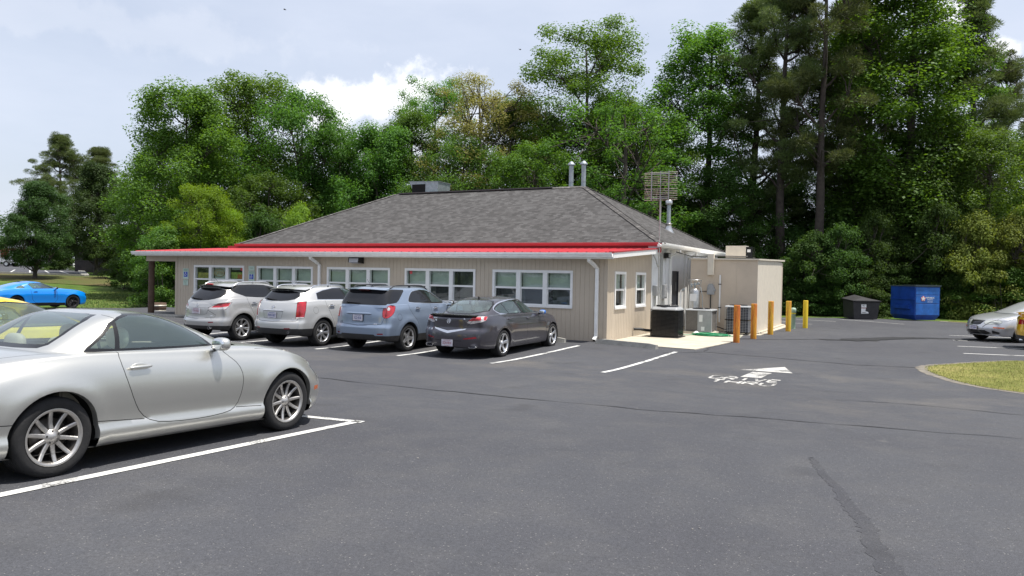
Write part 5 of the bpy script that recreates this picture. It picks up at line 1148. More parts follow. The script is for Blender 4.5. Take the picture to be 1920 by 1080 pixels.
# grass blades on the island and lawn edge: clumps nobody could count
def tufts(name,poly,n,hmin,hmax,cols,zf,dz,seed,w=.012):
    r=random.Random(seed); x0=min(p[0] for p in poly);x1=max(p[0] for p in poly);y0=min(p[1] for p in poly);y1=max(p[1] for p in poly)
    mb=MB()
    for _ in range(n):
        x,y=r.uniform(x0,x1),r.uniform(y0,y1)
        if not inside((x,y),poly): continue
        z=zf(x,y)+dz; h=r.uniform(hmin,hmax); a=r.uniform(0,6.28); lx,ly=math.cos(a)*h*.5,math.sin(a)*h*.5; px,py=-math.sin(a)*w,math.cos(a)*w
        mb.cm=r.randrange(len(cols)); mb.add([(x-px,y-py,z),(x+px,y+py,z),(x+lx,y+ly,z+h)],[(0,1,2)],False)
    me=mb.mesh(name,cols); o=link(name,me); return tag(o,'short grass blades',None,None,'stuff')
M['blade1']=pm('grass_blade_green',(.19,.215,.05),.8,var=.3,vs=3); M['blade2']=pm('grass_blade_straw',(.36,.31,.13),.8,var=.3,vs=3); M['blade3']=pm('grass_blade_dark',(.07,.12,.02),.8,var=.3,vs=3)
tg=tufts('island_grass_blades',offset(gi,.07),62000,.012,.035,[M['blade1'],M['blade1'],M['blade2']],gz,.006,5,.005); tg['label']='short dry grass blades on the kerb island'
tg['category']='grass'
lawn=[(-38.5,24.7),(-34.8,26.5),(-30,26.2),(-29,36),(-46,44),(-54,34)]
tg=tufts('lawn_grass_blades',lawn,42000,.03,.10,[M['blade1'],M['blade3'],M['blade3']],tz,-.05,6,.018); tg['label']='green lawn grass behind the blue car'; tg['category']='grass'

# pale grit and leaf bits scattered on the lot
mb=MB(); r=random.Random(12)
for _ in range(130):
    y=r.uniform(2.5,24) ; x=r.uniform(-7,2.5)*(.4+y/20); q=r.uniform(.004,.012); z=gz(x,y)
    if x<-8.2: continue
    a=r.uniform(0,6.28); mb.add([(x+q*math.cos(a+k),y+q*.8*math.sin(a+k),z+.004+(.5*q if k==0 else 0)) for k in (0,2.1,4.2)]+[(x,y,z+q*.8)],[(0,1,3),(1,2,3),(2,0,3)],False)
tag(mb.build('grit',pm('pale_grit',(.24,.225,.20),.9,var=.4,vs=30)),'pale grit scattered on the asphalt','grit',None,'stuff')
# ------------------------------------------------------------ restaurant
def shingle_mat():
    m=bpy.data.materials.new('asphalt_shingles'); m.use_nodes=True; nt=m.node_tree; b=nt.nodes['Principled BSDF']; b.inputs['Roughness'].default_value=.95; b.inputs['Specular IOR Level'].default_value=.2
    uv=N(nt,'ShaderNodeUVMap'); uv.uv_map='UVMap'
    br=N(nt,'ShaderNodeTexBrick'); br.offset=.37; br.inputs['Scale'].default_value=1; br.inputs['Brick Width'].default_value=.20; br.inputs['Row Height'].default_value=.128; br.inputs['Mortar Size'].default_value=.004; br.inputs['Bias'].default_value=0
    br.inputs['Color1'].default_value=(.0,.0,.0,1); br.inputs['Color2'].default_value=(1,1,1,1); br.inputs['Mortar'].default_value=(.0,.0,.0,1); LK(nt,uv.outputs[0],br.inputs[0])
    r=N(nt,'ShaderNodeValToRGB'); e=r.color_ramp.elements; e[0].position=0; e[0].color=(.057,.055,.054,1); e[1].position=1; e[1].color=(.106,.103,.102,1); q=e.new(.5); q.color=(.078,.075,.074,1); LK(nt,br.outputs[0],r.inputs[0])
    n=N(nt,'ShaderNodeTexNoise'); n.inputs['Scale'].default_value=.5; n.inputs['Detail'].default_value=6; n.inputs['Roughness'].default_value=.65; LK(nt,uv.outputs[0],n.inputs[0])
    mr=N(nt,'ShaderNodeMapRange'); mr.inputs[1].default_value=.3; mr.inputs[2].default_value=.7; mr.inputs[3].default_value=.88; mr.inputs[4].default_value=1.12; LK(nt,n.outputs[0],mr.inputs[0])
    mx=N(nt,'ShaderNodeMix',data_type='RGBA',blend_type='MULTIPLY'); mx.inputs[0].default_value=1; LK(nt,r.outputs[0],mx.inputs[6]); LK(nt,mr.outputs[0],mx.inputs[7])
    g=N(nt,'ShaderNodeTexNoise'); g.inputs['Scale'].default_value=60; LK(nt,uv.outputs[0],g.inputs[0]); gr=N(nt,'ShaderNodeMapRange'); gr.inputs[1].default_value=.3; gr.inputs[2].default_value=.7; gr.inputs[3].default_value=.75; gr.inputs[4].default_value=1.25; LK(nt,g.outputs[0],gr.inputs[0])
    m2=N(nt,'ShaderNodeMix',data_type='RGBA',blend_type='MULTIPLY'); m2.inputs[0].default_value=1; LK(nt,mx.outputs[2],m2.inputs[6]); LK(nt,gr.outputs[0],m2.inputs[7]); LK(nt,m2.outputs[2],b.inputs['Base Color'])
    bp=N(nt,'ShaderNodeBump'); bp.inputs['Strength'].default_value=.5; bp.inputs['Distance'].default_value=.02; LK(nt,br.outputs['Fac'],bp.inputs['Height']); bp.invert=True; LK(nt,bp.outputs[0],b.inputs['Normal'])
    return m
M['shingle']=shingle_mat()
M['siding']=pm('taupe_siding',(.50,.428,.34),.62,var=.05,vs=1.4,bump=.08,bs=30)
M['white_trim']=pm('white_trim',(.80,.80,.79),.45,var=.05,vs=4)
M['gutter']=pm('white_gutter',(.86,.86,.84),.4,var=.08,vs=5)
M['red_metal']=pm('red_roof_metal',(.42,.018,.030),.5,.0,coat=.25,var=.10,vs=2,coatr=.25)
M['red_gutter']=pm('faded_red_gutter',(.52,.10,.11),.4,var=.1,vs=3)
M['white_wall']=pm('white_painted_block',(.78,.79,.79),.7,var=.06,vs=3,bump=.15,bs=25)
M['navy_door']=pm('dark_slate_door',(.045,.05,.065),.45,var=.12,vs=3)
M['cooler_tan']=pm('tan_cold_store_panel',(.56,.47,.37),.6,var=.10,vs=1.3,bump=.06,bs=20)
M['cooler_tan2']=pm('tan_metal_lit_side',(.66,.60,.50),.55,var=.08,vs=4)  # lighter tan; on the cold store side panels the sun is painted in
M['blind']=pm('pale_green_blind',(.46,.52,.47),.8,var=.10,vs=3)
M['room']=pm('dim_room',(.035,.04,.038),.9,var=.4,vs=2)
M['room_mid']=pm('dim_room_mid',(.10,.115,.11),.9,var=.5,vs=2.5)  # backdrop sheet colour holds the dimness of the unlit interior
M['winglass']=glassmat('shop_window_glass',(.84,.90,.87),.05,.01,haze=(.3,.34,.33),bump=.03)
M['galv']=pm('galvanised_steel',(.36,.40,.42),.45,.6,var=.18,vs=7)
M['steel']=pm('stainless_cylinder',(.55,.55,.54),.3,.9,var=.15,vs=9)
M['grey_metal']=pm('grey_painted_metal',(.36,.37,.38),.5,.2,var=.12,vs=6)
M['conduit']=pm('grey_conduit',(.42,.42,.40),.5,.3,var=.15,vs=9)
M['wood_post']=pm('weathered_post_wood',(.10,.065,.045),.9,var=.3,vs=6,bump=.4,bs=25)
bld=empty('restaurant',(-17,26,0),'single storey taupe restaurant with red metal lean-to, dark shingle hip roof and porch','building')
def prt(mb,name,mats,parent=None,label=None):
    o=mb.build(name,mats,parent or bld,label)
    if (parent or bld) is bld: o.location=(17,-26,0)
    return o
FY=21.3; FX0,FX1=-26.95,-7.93; WT=2.52
GROOVE=.1525
def siding_x(mb,x0,x1,z0,z1,y,base=FX0):
    """vertical board siding on a wall facing -Y, with real grooves"""
    xs=[x0]; k=math.ceil((x0-base)/GROOVE+1e-6)
    pr=[(x0,0)]
    while base+k*GROOVE<x1-.012:
        g=base+k*GROOVE
        if g>x0+.012: pr+=[(g-.008,0),(g-.005,.008),(g+.005,.008),(g+.008,0)]
        k+=1
    pr.append((x1,0)); n=len(pr)
    mb.add([(a,y+b,z0) for a,b in pr]+[(a,y+b,z1) for a,b in pr],[(i,i+1,n+i+1,n+i) for i in range(n-1)],False)
def siding_y(mb,y0,y1,z0,z1,x,base=21.3):
    pr=[(y0,0)]; k=math.ceil((y0-base)/GROOVE+1e-6)
    while base+k*GROOVE<y1-.012:
        g=base+k*GROOVE
        if g>y0+.012: pr+=[(g-.008,0),(g-.005,.008),(g+.005,.008),(g+.008,0)]
        k+=1
    pr.append((y1,0)); n=len(pr)
    mb.add([(x-b,a,z0) for a,b in pr]+[(x-b,a,(z1(a) if callable(z1) else z1)) for a,b in pr],[(i,i+1,n+i+1,n+i) for i in range(n-1)],False)
WINS=[(-25.83,-22.99),(-22.3,-19.47),(-18.78,-15.95),(-15.31,-12.5),(-11.85,-9.05)]; WZ0,WZ1=.97,2.115
mb=MB(); x=FX0
for a,b in WINS+[(FX1,FX1)]:
    siding_x(mb,x,a,.0,WT,FY)
    if b>a: siding_x(mb,a,b,.0,WZ0,FY); siding_x(mb,a,b,WZ1,WT,FY)
    x=b
prt(mb,'front_wall',M['siding'])
mb=MB(); mb.box(FX0-.012,FX0+.09,FY-.014,FY-.002,.0,WT); prt(mb,'corner_trim',M['siding'])
mb=MB(); mb.box(FX1-.095,FX1+.014,FY-.014,FY-.002,.0,WT); mb.box(FX1+.002,FX1+.014,FY-.002,FY+.09,.0,WT); prt(mb,'corner_trim',M['siding'])
mb=MB(); mb.box(FX0-.02,FX0-.005,FY,25.6,.0,2.6); prt(mb,'end_wall',M['siding'])
mb=MB(); mb.box(FX0,FX1+.01,FY+.013,FY+.1,-.1,.03); prt(mb,'foundation',M['kerb'])
SW=[(21.92,22.93),(23.92,24.98)]; zt=lambda y: 2.60+(y-21.3)*.072
mb=MB(); y=FY
for a,b in SW+[(25.65,25.65)]:
    siding_y(mb,y,a,.025,zt,FX1)
    if b>a: siding_y(mb,a,b,.025,WZ0,FX1); siding_y(mb,a,b,WZ1,zt,FX1)
    y=b
prt(mb,'side_wall',M['siding'])
# windows
def window(axis,a,b,pos,n,blinds,mull=.15):
    """white double-hung window band; axis 'x' faces -Y at y=pos, 'y' faces +X at x=pos"""
    def bx(mb,u0,u1,d0,d1,z0,z1):  # d: 0 at wall face, positive inwards
        if axis=='x': mb.box(u0,u1,pos+d0,pos+d1,z0,z1)
        else: mb.box(pos-d1,pos-d0,u0,u1,z0,z1)
    fr=MB(); t=.075
    bx(fr,a-.005,b+.005,-.03,.10,WZ1-t,WZ1+.01); bx(fr,a-.005,b+.005,-.045,.10,WZ0-.01,WZ0+t*.8)
    bx(fr,a-.005,a+t,-.028,.10,WZ0+t*.8,WZ1-t); bx(fr,b-t,b+.005,-.028,.10,WZ0+t*.8,WZ1-t)
    cell=(b-a-t*2-(n-1)*mull)/n; cells=[]
    for i in range(n):
        u0=a+t+i*(cell+mull); cells.append((u0,u0+cell))
        if i<n-1: bx(fr,u0+cell,u0+cell+mull,-.026,.10,WZ0+t*.8,WZ1-t)
    w=prt(fr,'window',M['white_trim'])
    zm=1.56; 
    for i,(u0,u1) in enumerate(cells):
        s=MB(); bx(s,u0,u1,.0,.055,zm-.03,zm+.03); bx(s,u0,u1,.02,.05,WZ0+t*.8,WZ0+t*.8+.035); bx(s,u0,u0+.022,.02,.05,WZ0+t*.8+.035,zm-.03); bx(s,u1-.022,u1,.02,.05,WZ0+t*.8+.035,zm-.03)
        s.build('sash',M['white_trim'],w)
        for lo,hi,d in ((WZ0+t*.8+.02,zm-.02,.045),(zm+.02,WZ1-t+.005,.03)):
            g=MB()
            if axis=='x': g.add([(u0,pos+d,lo),(u1,pos+d,lo),(u1,pos+d,hi),(u0,pos+d,hi)],[(0,1,2,3)],False)
            else: g.add([(pos-d,u0,lo),(pos-d,u1,lo),(pos-d,u1,hi),(pos-d,u0,hi)],[(0,1,2,3)],False)
            g.build('pane',M['winglass'],w)
        kind=blinds[i]
        if kind:
            bl=MB(); zlow={1:zm-.02,2:WZ0+.1,3:1.95}[kind]
            bx(bl,u0,u1,.16,.165,zlow,WZ1-t); bl.build('blind',M['blind'],w)
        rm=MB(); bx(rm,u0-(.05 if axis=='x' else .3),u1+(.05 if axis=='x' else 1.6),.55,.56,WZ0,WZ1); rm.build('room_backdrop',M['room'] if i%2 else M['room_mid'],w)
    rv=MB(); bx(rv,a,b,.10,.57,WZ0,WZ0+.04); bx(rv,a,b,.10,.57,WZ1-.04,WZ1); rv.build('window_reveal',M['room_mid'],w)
    return w
for (a,b),bl in zip(WINS,[(0,2,3),(1,1,1),(1,1,1),(1,1,0),(1,1,1)]): window('x',a,b,FY,3,bl)
for a,b in SW: window('y',a,b,FX1,1,(1,))
# things seen in the glass of the first window
t=empty('open_sign',(-24.54,21.44,1.82),'unlit OPEN sign hanging in the left window','sign')
mb=MB(); Mx=basis((0,0,0),(1,0,0),(0,0,1)); mb.tube([(.30*math.cos(a)*(1.0),0,.15*math.sin(a)) for a in [2*math.pi*i/28 for i in range(29)]],.012,6); mb.build('sign_border',pm('amber_tube',(.45,.26,.10),.3),t)
mb=MB(); text_mb(mb,'OPEN',.22,Mx,0,.01,.004); mb.build('lettering',pm('cream_tube',(.52,.42,.28),.3),t)
mb=MB(); mb.box(-.002,.002,-.002,.002,.15,.22); mb.build('hanging_wire',M['black'],t)
for x,c1,nm,lb in ((-25.38,(.30,.28,.05),'window_poster','yellow green poster in the leftmost window pane'),(-23.48,(.24,.33,.05),'window_poster','green and orange poster in the third pane of the leftmost window')):
    mb=MB(); mb.box(x-.30,x+.30,21.37,21.374,1.60,1.82 if x<-25 else 1.86)
    if x>-25: mb.mat(1).box(x+.05,x+.29,21.364,21.368,1.61,1.78)
    o=mb.build(nm,[pm('poster_ink',c1,.7,var=.55,vs=7),pm('poster_orange',(.45,.14,.02),.7,var=.4,vs=12)],None,lb,'poster')
for x in (-23.17,-15.08):
    mb=MB(); mb.box(x-.05,x+.05,21.322,21.326,1.93,2.03); o=mb.build('window_sticker',pm('red_sticker',(.55,.05,.06),.5),None,'small red sticker in the corner of the '+('leftmost' if x<-20 else 'fourth')+' window','sticker')
# lean-to roof
EY,EZ=20.86,2.672; TY,TZ=25.28,2.955; LX,RX=-28.95,-7.60
rf=MB()
slope=(TZ-EZ)/(TY-EY)
rf.add([(LX,EY,EZ),(RX,EY,EZ),(RX,TY,TZ),(LX,TY,TZ)],[(0,1,2,3)],False); rf.add([(LX,EY,EZ-.03),(RX,EY,EZ-.03),(RX,TY,TZ-.03),(LX,TY,TZ-.03)],[(3,2,1,0)],False)
x=LX+.08
while x<RX-.05:
    rf.add([(x-.035,EY-.02,EZ),(x-.015,EY-.02,EZ+.022),(x+.015,EY-.02,EZ+.022),(x+.035,EY-.02,EZ),(x-.035,TY,TZ),(x-.015,TY,TZ+.022),(x+.015,TY,TZ+.022),(x+.035,TY,TZ)],[(0,1,5,4),(1,2,6,5),(2,3,7,6),(0,3,2,1)],False); x+=.305
rf.box(LX-.01,RX+.01,EY-.03,EY-.005,EZ-.035,EZ-.002)
# sloping rake flashing on the right
rf.add([(RX-.12,EY-.03,EZ+.03),(RX+.03,EY-.03,EZ+.03),(RX+.03,TY+.1,TZ+.03),(RX-.12,TY+.1,TZ+.03),(RX-.12,EY-.03,EZ-.01),(RX+.03,EY-.03,EZ-.01),(RX+.03,TY+.1,TZ-.01),(RX-.12,TY+.1,TZ-.01)],[(0,1,2,3),(0,4,5,1),(1,5,6,2),(0,3,7,4)],False)
prt(rf,'lean_to_roof',M['red_metal'])
mb=MB(); mb.add([(-28.4,TY+.01,TZ-.02),(RX+.02,TY+.01,TZ-.02),(RX+.02,TY+.01,3.08),(-28.4,TY+.01,3.08)],[(0,1,2,3)],False); mb.box(RX+.0,RX+.04,TY-.02,TY+.28,2.83,3.08); prt(mb,'red_wall_flashing',M['red_metal'])
def gutter_x(mb,x0,x1,y,z0,z1,d=.12):
    """K-style gutter along X: profile in (y,z)"""
    P=[(y+d,z1),(y+d,z0),(y+.03,z0),(y+.012,z0+(z1-z0)*.35),(y-.012,z0+(z1-z0)*.62),(y-.015,z1),(y+.0,z1+.002),(y+.01,z1-.03),(y+.03,z0+.02)]
    mb.prism(P,x0,x1,axis='x')
mb=MB(); gutter_x(mb,LX-.10,RX-.0,EY-.12,EZ-.145,EZ-.012,.11); mb.box(LX,RX,EY-.008,EY+.02,EZ-.19,EZ-.04)
prt(mb,'front_gutter',M['gutter'])
mb=MB(); mb.add([(RX+.01,EY-.02,EZ-.17),(RX+.01,TY+.3,TZ-.15),(RX+.01,TY+.3,TZ+.0),(RX+.01,EY-.02,EZ-.01),(RX-.02,EY-.02,EZ-.17),(RX-.02,TY+.3,TZ-.15),(RX-.02,TY+.3,TZ),(RX-.02,EY-.02,EZ-.01)],[(0,1,2,3),(7,6,5,4),(0,4,5,1),(0,3,7,4),(1,5,6,2)],False)
mb.add([(LX,EY,EZ-.17),(LX,TY,TZ-.15),(LX,TY,TZ),(LX,EY,EZ-.01)],[(0,1,2,3)],False)
prt(mb,'rake_board',M['white_trim'])
mb=MB(); mb.add([(LX,EY+.01,EZ-.15),(RX,EY+.01,EZ-.15),(RX,FY+.1,EZ-.15),(LX,FY+.1,EZ-.15)],[(3,2,1,0)],False); mb.add([(FX1,FY,2.6),(RX,FY,EZ-.15),(RX,TY+.2,TZ-.14),(FX1,TY+.2,2.8)],[(0,1,2,3)],False); prt(mb,'soffit',M['white_trim'])
mb=MB(); siding_x(mb,-28.80,FX0,2.27,WT,FY); mb.box(-28.80,FX0-.02,FY+.001,FY+.14,2.27,WT); mb.box(-28.82,-28.78,FY,TY,2.27,WT+.1); mb.box(-28.82,FX0-.02,FY-.012,FY-.001,2.262,2.30); prt(mb,'porch_beam',M['siding'])
mb=MB(); mb.tube([(-28.64,21.42,-.2),(-28.63,21.42,.9),(-28.62,21.42,1.8),(-28.62,21.42,2.28)],[.13,.125,.12,.12],14); prt(mb,'porch_post',M['wood_post'])
mb=MB(); mb.tube([(-28.64,25.2,-.2),(-28.62,25.2,2.6)],.15,12); prt(mb,'porch_post',M['wood_post'])
# main hip roof
E0=3.155; A0,A1,B0,B1=-27.75,-7.45,25.25,36.0; RL,RR,RYY,RZ=-22.6,-12.55,30.65,5.88
ro=MB(); ro.add([(A0,B0,E0),(A1,B0,E0),(RR,RYY,RZ),(RL,RYY,RZ),(A0,B1,E0),(A1,B1,E0)],[(0,1,2,3),(1,5,2),(5,4,3,2),(4,0,3)],False)
me=ro.mesh('roof',[M['shingle']]); uvl=me.uv_layers.new(name='UVMap')
for p in me.polygons:
    vs=[me.vertices[i].co for i in p.vertices]; nrm=p.normal; al=Vector((1,0,0)) if abs(nrm.y)>abs(nrm.x) else Vector((0,1,0)); upv=nrm.cross(al).normalized()
    for li in p.loop_indices:
        c=me.vertices[me.loops[li].vertex_index].co; uvl.data[li].uv=(c.dot(al),c.dot(upv))
o=link('roof',me,bld); o.location=(17,-26,0)
# hip and ridge caps: small overlapping tabs
def caps(p,q,w=.15,step=.14):
    mb=MB(); p=Vector(p);q=Vector(q); L_=(q-p).length; d=(q-p).normalized(); s=d.cross(Vector((0,0,1))).normalized(); u=s.cross(d); n=int(L_/step)
    for i in range(n):
        a=p+d*(i*step); b=p+d*((i+1)*step+.03); dr=.035 if abs(d.z)>.05 else .07
        v=[a+s*w-u*dr+u*.025,a+u*.035,a-s*w-u*dr+u*.025,b+s*w-u*dr+u*.008,b+u*.018,b-s*w-u*dr+u*.008,a+s*w-u*dr,a,a-s*w-u*dr]
        mb.cm=rng.randrange(3); mb.add(v,[(0,3,4,1),(1,4,5,2),(6,0,1,7),(7,1,2,8)],False)
    return mb
CM=[pm('cap_shingle_dark',(.085,.08,.078),.95,var=.3,vs=8),pm('cap_shingle_mid',(.105,.10,.095),.95,var=.3,vs=8),pm('cap_shingle_light',(.14,.132,.126),.95,var=.3,vs=8)]
for p,q in (((A1,B0,E0),(RR,RYY,RZ)),((A1,B1,E0),(RR,RYY,RZ)),((A0,B0,E0),(RL,RYY,RZ))): prt(caps(p,q),'hip_cap',CM)
mb=MB(); mb.box(RL+.2,RR-1.5,RYY-.16,RYY+.16,RZ-.02,RZ+.035); prt(mb,'ridge_vent',CM[1]); 
prt(caps((RR-1.5,RYY,RZ),(RR,RYY,RZ)),'ridge_cap',CM)
mb=MB(); gutter_x(mb,A0-.02,A1-.09,B0-.14,3.06,E0+.015,.12); mb.box(A0,A1-.02,B0-.018,B0+.012,3.05,E0-.004); prt(mb,'red_eave_gutter',M['red_gutter'])
mb=MB()
P=[(A1-.12,E0+.01),(A1-.12,3.02),(A1+.0,3.02),(A1+.04,3.07),(A1+.055,3.11),(A1+.06,E0+.012),(A1+.04,E0+.012),(A1+.03,3.06)]
mb.prism([(a+.0,z) for a,z in P],B0-.14,B1+.1,axis='y'); prt(mb,'side_gutter',M['gutter'])
mb=MB(); mb.add([(FX1,25.4,3.03),(A1,25.4,3.03),(A1,B1,3.03),(FX1,B1,3.03)],[(3,2,1,0)],False); mb.box(FX1,A1-.1,B0,B0+.03,2.98,3.10); prt(mb,'eave_soffit',M['white_trim'])
# white service wall
mb=MB(); mb.box(FX1-.15,FX1,25.66,28.18,.02,3.03); mb.box(FX1-.15,FX1,29.20,36.0,.02,3.03); mb.box(FX1-.15,FX1,28.18,29.20,2.23,3.03); prt(mb,'service_wall',M['white_wall'])
mb=MB()
for y0,y1,p in ((27.35,27.62,.03),(28.0,28.17,.035),(30.0,30.3,.06)): mb=MB(); mb.box(FX1+.002,FX1+p,y0,y1,.025,3.0); prt(mb,'wall_pilaster',M['white_wall'])
mb=MB()
mb.box(FX1+.002,FX1+.02,25.66,25.74,.02,2.9); prt(mb,'wall_pilaster',M['white_wall'])
dr=MB(); dr.box(FX1-.10,FX1-.04,28.22,29.16,.03,2.2); d=prt(dr,'door',M['navy_door'])
mb=MB(); mb.box(FX1-.04,FX1-.034,28.95,29.05,1.45,1.80); mb.build('door_window',pm('door_glass',(.35,.38,.4),.2),d); mb=MB(); mb.cyl((FX1-.04,28.32,1.02),(FX1+.02,28.32,1.02),.03,n=10); mb.build('door_handle',M['galv'],d)
mb=MB(); mb.box(FX1-.10,FX1+.01,28.18,28.22,.03,2.23); mb.box(FX1-.10,FX1+.01,29.16,29.20,.03,2.23); mb.box(FX1-.10,FX1+.01,28.22,29.16,2.19,2.23); prt(mb,'door_frame',M['navy_door'])
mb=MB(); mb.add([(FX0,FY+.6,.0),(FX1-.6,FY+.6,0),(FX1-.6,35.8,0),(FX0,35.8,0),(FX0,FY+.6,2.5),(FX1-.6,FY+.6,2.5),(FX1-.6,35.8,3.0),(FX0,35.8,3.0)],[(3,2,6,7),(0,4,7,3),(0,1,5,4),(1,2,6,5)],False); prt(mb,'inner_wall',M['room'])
# pipes, conduits and boxes on the service wall
def pipe(name,pts,r,mt,lbl=None): mb=MB(); mb.tube(pts,r,10); return prt(mb,name,mt,None,lbl)
def downspout(xw,yw,axis,ztop,zbot,off,mt):
    """square pipe that jogs back from the gutter to the wall and kicks out at the foot"""
    mb=MB(); w,dp=.10,.075
    if axis=='x': pts=[(xw-.14,yw-off,ztop),(xw-.14,yw-off,ztop-.10),(xw-.05,yw-off*.55,ztop-.22),(xw,yw-.05,ztop-.34),(xw,yw-.05,1.2),(xw,yw-.05,zbot+.14),(xw-.02,yw-.16,zbot+.03)]
    else: pts=[(xw+off,yw-.10,ztop),(xw+off,yw-.10,ztop-.08),(xw+.05,yw,ztop-.26),(xw+.05,yw,1.2),(xw+.05,yw,zbot+.1)]
    v=[];n=len(pts)
    for i,p in enumerate(pts):
        d=(Vector(pts[min(i+1,n-1)])-Vector(pts[max(i-1,0)])).normalized(); s=Vector((1,0,0)) if axis=='x' else Vector((0,1,0)); s=(s-d*s.dot(d)).normalized(); u=d.cross(s)
        for a,b in ((-1,-1),(1,-1),(1,1),(-1,1)): v.append(Vector(p)+s*a*w/2+u*b*dp/2)
    mb.add(v,[(i*4+j,i*4+(j+1)%4,(i+1)*4+(j+1)%4,(i+1)*4+j) for i in range(n-1) for j in range(4)]+[(0,1,2,3)],False)
    mb.mat(1).add(v[-4:],[(3,2,1,0)],False)
    return prt(mb,'downspout',[mt,M['gap']])
downspout(-8.24,FY,'x',2.53,.02,.38,M['gutter']); downspout(-19.12,FY,'x',2.53,.10,.38,M['gutter'])
downspout(FX1,27.9,'y',3.03,.05,.42,M['gutter']); downspout(FX1,30.45,'y',3.0,.05,.40,M['gutter'])
pipe('conduit',[(FX1+.06,26.6,.1),(FX1+.06,26.62,1.4),(FX1+.06,26.6,3.0)],.035,M['conduit']); pipe('conduit',[(FX1+.05,26.78,1.5),(FX1+.05,26.8,2.95)],.025,M['conduit'])
pipe('conduit',[(FX1+.03,25.75,2.75),(FX1+.12,25.75,2.6),(FX1+.15,25.9,2.35),(FX1+.1,26.4,2.35),(FX1+.1,26.55,2.7)],.02,M['conduit'])
pipe('conduit',[(FX1+.06,26.0,.05),(FX1+.06,26.0,1.35)],.03,M['conduit']); pipe('conduit',[(FX1+.06,27.0,.05),(FX1+.06,27.0,1.3)],.03,M['conduit'])
def ebox(y,z,w,h,dp,mt,lbl):
    t=empty('electrical_box',(FX1,y,z),lbl,'electrical box'); mb=MB(); mb.box(.002,dp,-w/2,w/2,-h/2,h/2,.012); mb.build('housing',mt,t); mb=MB(); mb.box(dp,dp+.014,-w/2+.015,w/2-.015,-h/2+.05,h/2-.015); mb.build('cover',mt,t)
    mb=MB(); mb.tube([(dp*.5,w/2,.02),(dp*.5,w/2+.05,.06),(dp*.5,w/2+.06,.12)],.01,6); mb.build('switch_lever',M['black'],t)
ebox(25.98,1.50,.34,.36,.16,M['grey_metal'],'dark grey meter box on the white wall beside the taupe corner')
ebox(26.98,1.46,.40,.50,.14,M['grey_metal'],'grey switch box with lever on the white wall, right of the meter box')
t=empty('flood_light',(-17.35,FY,2.38),'dark wall pack light under the eave between second and third windows','lamp')
mb=MB(); mb.prism([(-.24,-.0),(-.24,.14),(.24,.14),(.24,0)],-.14,.10,axis='x') if 0 else mb.add([(-.26,-.02,-.12),(.26,-.02,-.12),(.26,-.02,.14),(-.26,-.02,.14),(-.22,-.30,-.08),(.22,-.30,-.08),(.24,-.26,.10),(-.24,-.26,.10)],[(0,1,2,3),(3,2,6,7),(0,3,7,4),(1,5,6,2),(0,4,5,1)],False); mb.build('housing',M['gloss_black'],t)
mb=MB(); mb.add([(-.20,-.295,-.085),(.20,-.295,-.085),(.21,-.262,.07),(-.21,-.262,.07)],[(0,1,2,3)],False); mb.add([(-.20,-.29,-.09),(.20,-.29,-.09),(.2,-.06,-.128),(-.2,-.06,-.128)],[(0,1,2,3)],False); mb.build('lens',pm('dusty_lens',(.42,.42,.45),.25),t)
t=empty('flood_light',(FX1+.02,27.2,2.78),'small dark flood light under the service wall eave','lamp'); mb=MB(); mb.box(.0,.18,-.16,.16,-.10,.10,.02); mb.build('housing',M['gloss_black'],t); mb=MB(); mb.box(.18,.186,-.12,.12,-.08,.06); mb.build('lens',pm('dusty_lens_small',(.3,.3,.3),.3),t)
# parking signs on the front wall
def wsign(x0,x1,z0,z1,kind,lbl):
    t=empty('wall_sign',((x0+x1)/2,FY-.016,(z0+z1)/2),lbl,'sign'); w,h=x1-x0,z1-z0
    mb=MB(); mb.box(-w/2,w/2,-.004,0,-h/2,h/2); mb.build('plate',SIGN,t)
    Mx=basis((0,-.0055,0),(1,0,0),(0,0,1)); mb=MB()
    if kind=='hc':
        text_mb(mb,'RESERVED',.058,Mx@Matrix.Translation((0,h*.40,0)),0,.0005); text_mb(mb,'PARKING',.058,Mx@Matrix.Translation((0,h*.28,0)),0,.0005)
        mb.build('lettering',SGREEN,t); mb=MB(); mb.box(-w*.32,w*.32,-.0065,-.0042,-h*.30,h*.18); b=mb.build('symbol_panel',SBLUE,t)
        mb=MB(); M2=Mx@Matrix.Translation((0,-h*.06,.002)); pts=lambda L_:[M2@Vector((a*w*.5,c*w*.5,0)) for a,c in L_]
        mb.tube(pts([(-.04,.38),(-.04,.1),(.16,.1),(.24,-.18)]),.010,5); mb.tube(pts([(-.12+.26*math.cos(a),-.10+.26*math.sin(a)) for a in [math.pi*(.62+1.25*i/10) for i in range(11)]]),.009,5); blob(mb,tuple(M2@Vector((-.04*w*.5,.48*w*.5,0))),.016,.004,.016); mb.build('wheelchair_symbol',M['white_trim'],b)
    elif kind=='pen':
        text_mb(mb,'MAXIMUM',.048,Mx@Matrix.Translation((0,h*.30,0)),0,.0005); text_mb(mb,'PENALTY',.048,Mx@Matrix.Translation((0,h*.06,0)),0,.0005); text_mb(mb,'$250',.055,Mx@Matrix.Translation((0,-h*.25,0)),0,.0005); mb.build('lettering',SGREEN,t)
    else:
        text_mb(mb,'VAN',.07,Mx,0,.0005); mb.build('lettering',SGREEN,t)
SIGN=pm('pale_green_sign',(.50,.60,.53),.5,var=.06,vs=9); SGREEN=pm('sign_green',(.08,.26,.14),.5); SBLUE=pm('sign_blue',(.015,.06,.42),.4)
wsign(-26.49,-26.15,1.54,1.98,'hc','green and white wheelchair parking sign at the left corner of the wall'); wsign(-26.47,-26.17,1.28,1.51,'pen','small penalty plate under the sign at the left corner of the wall')
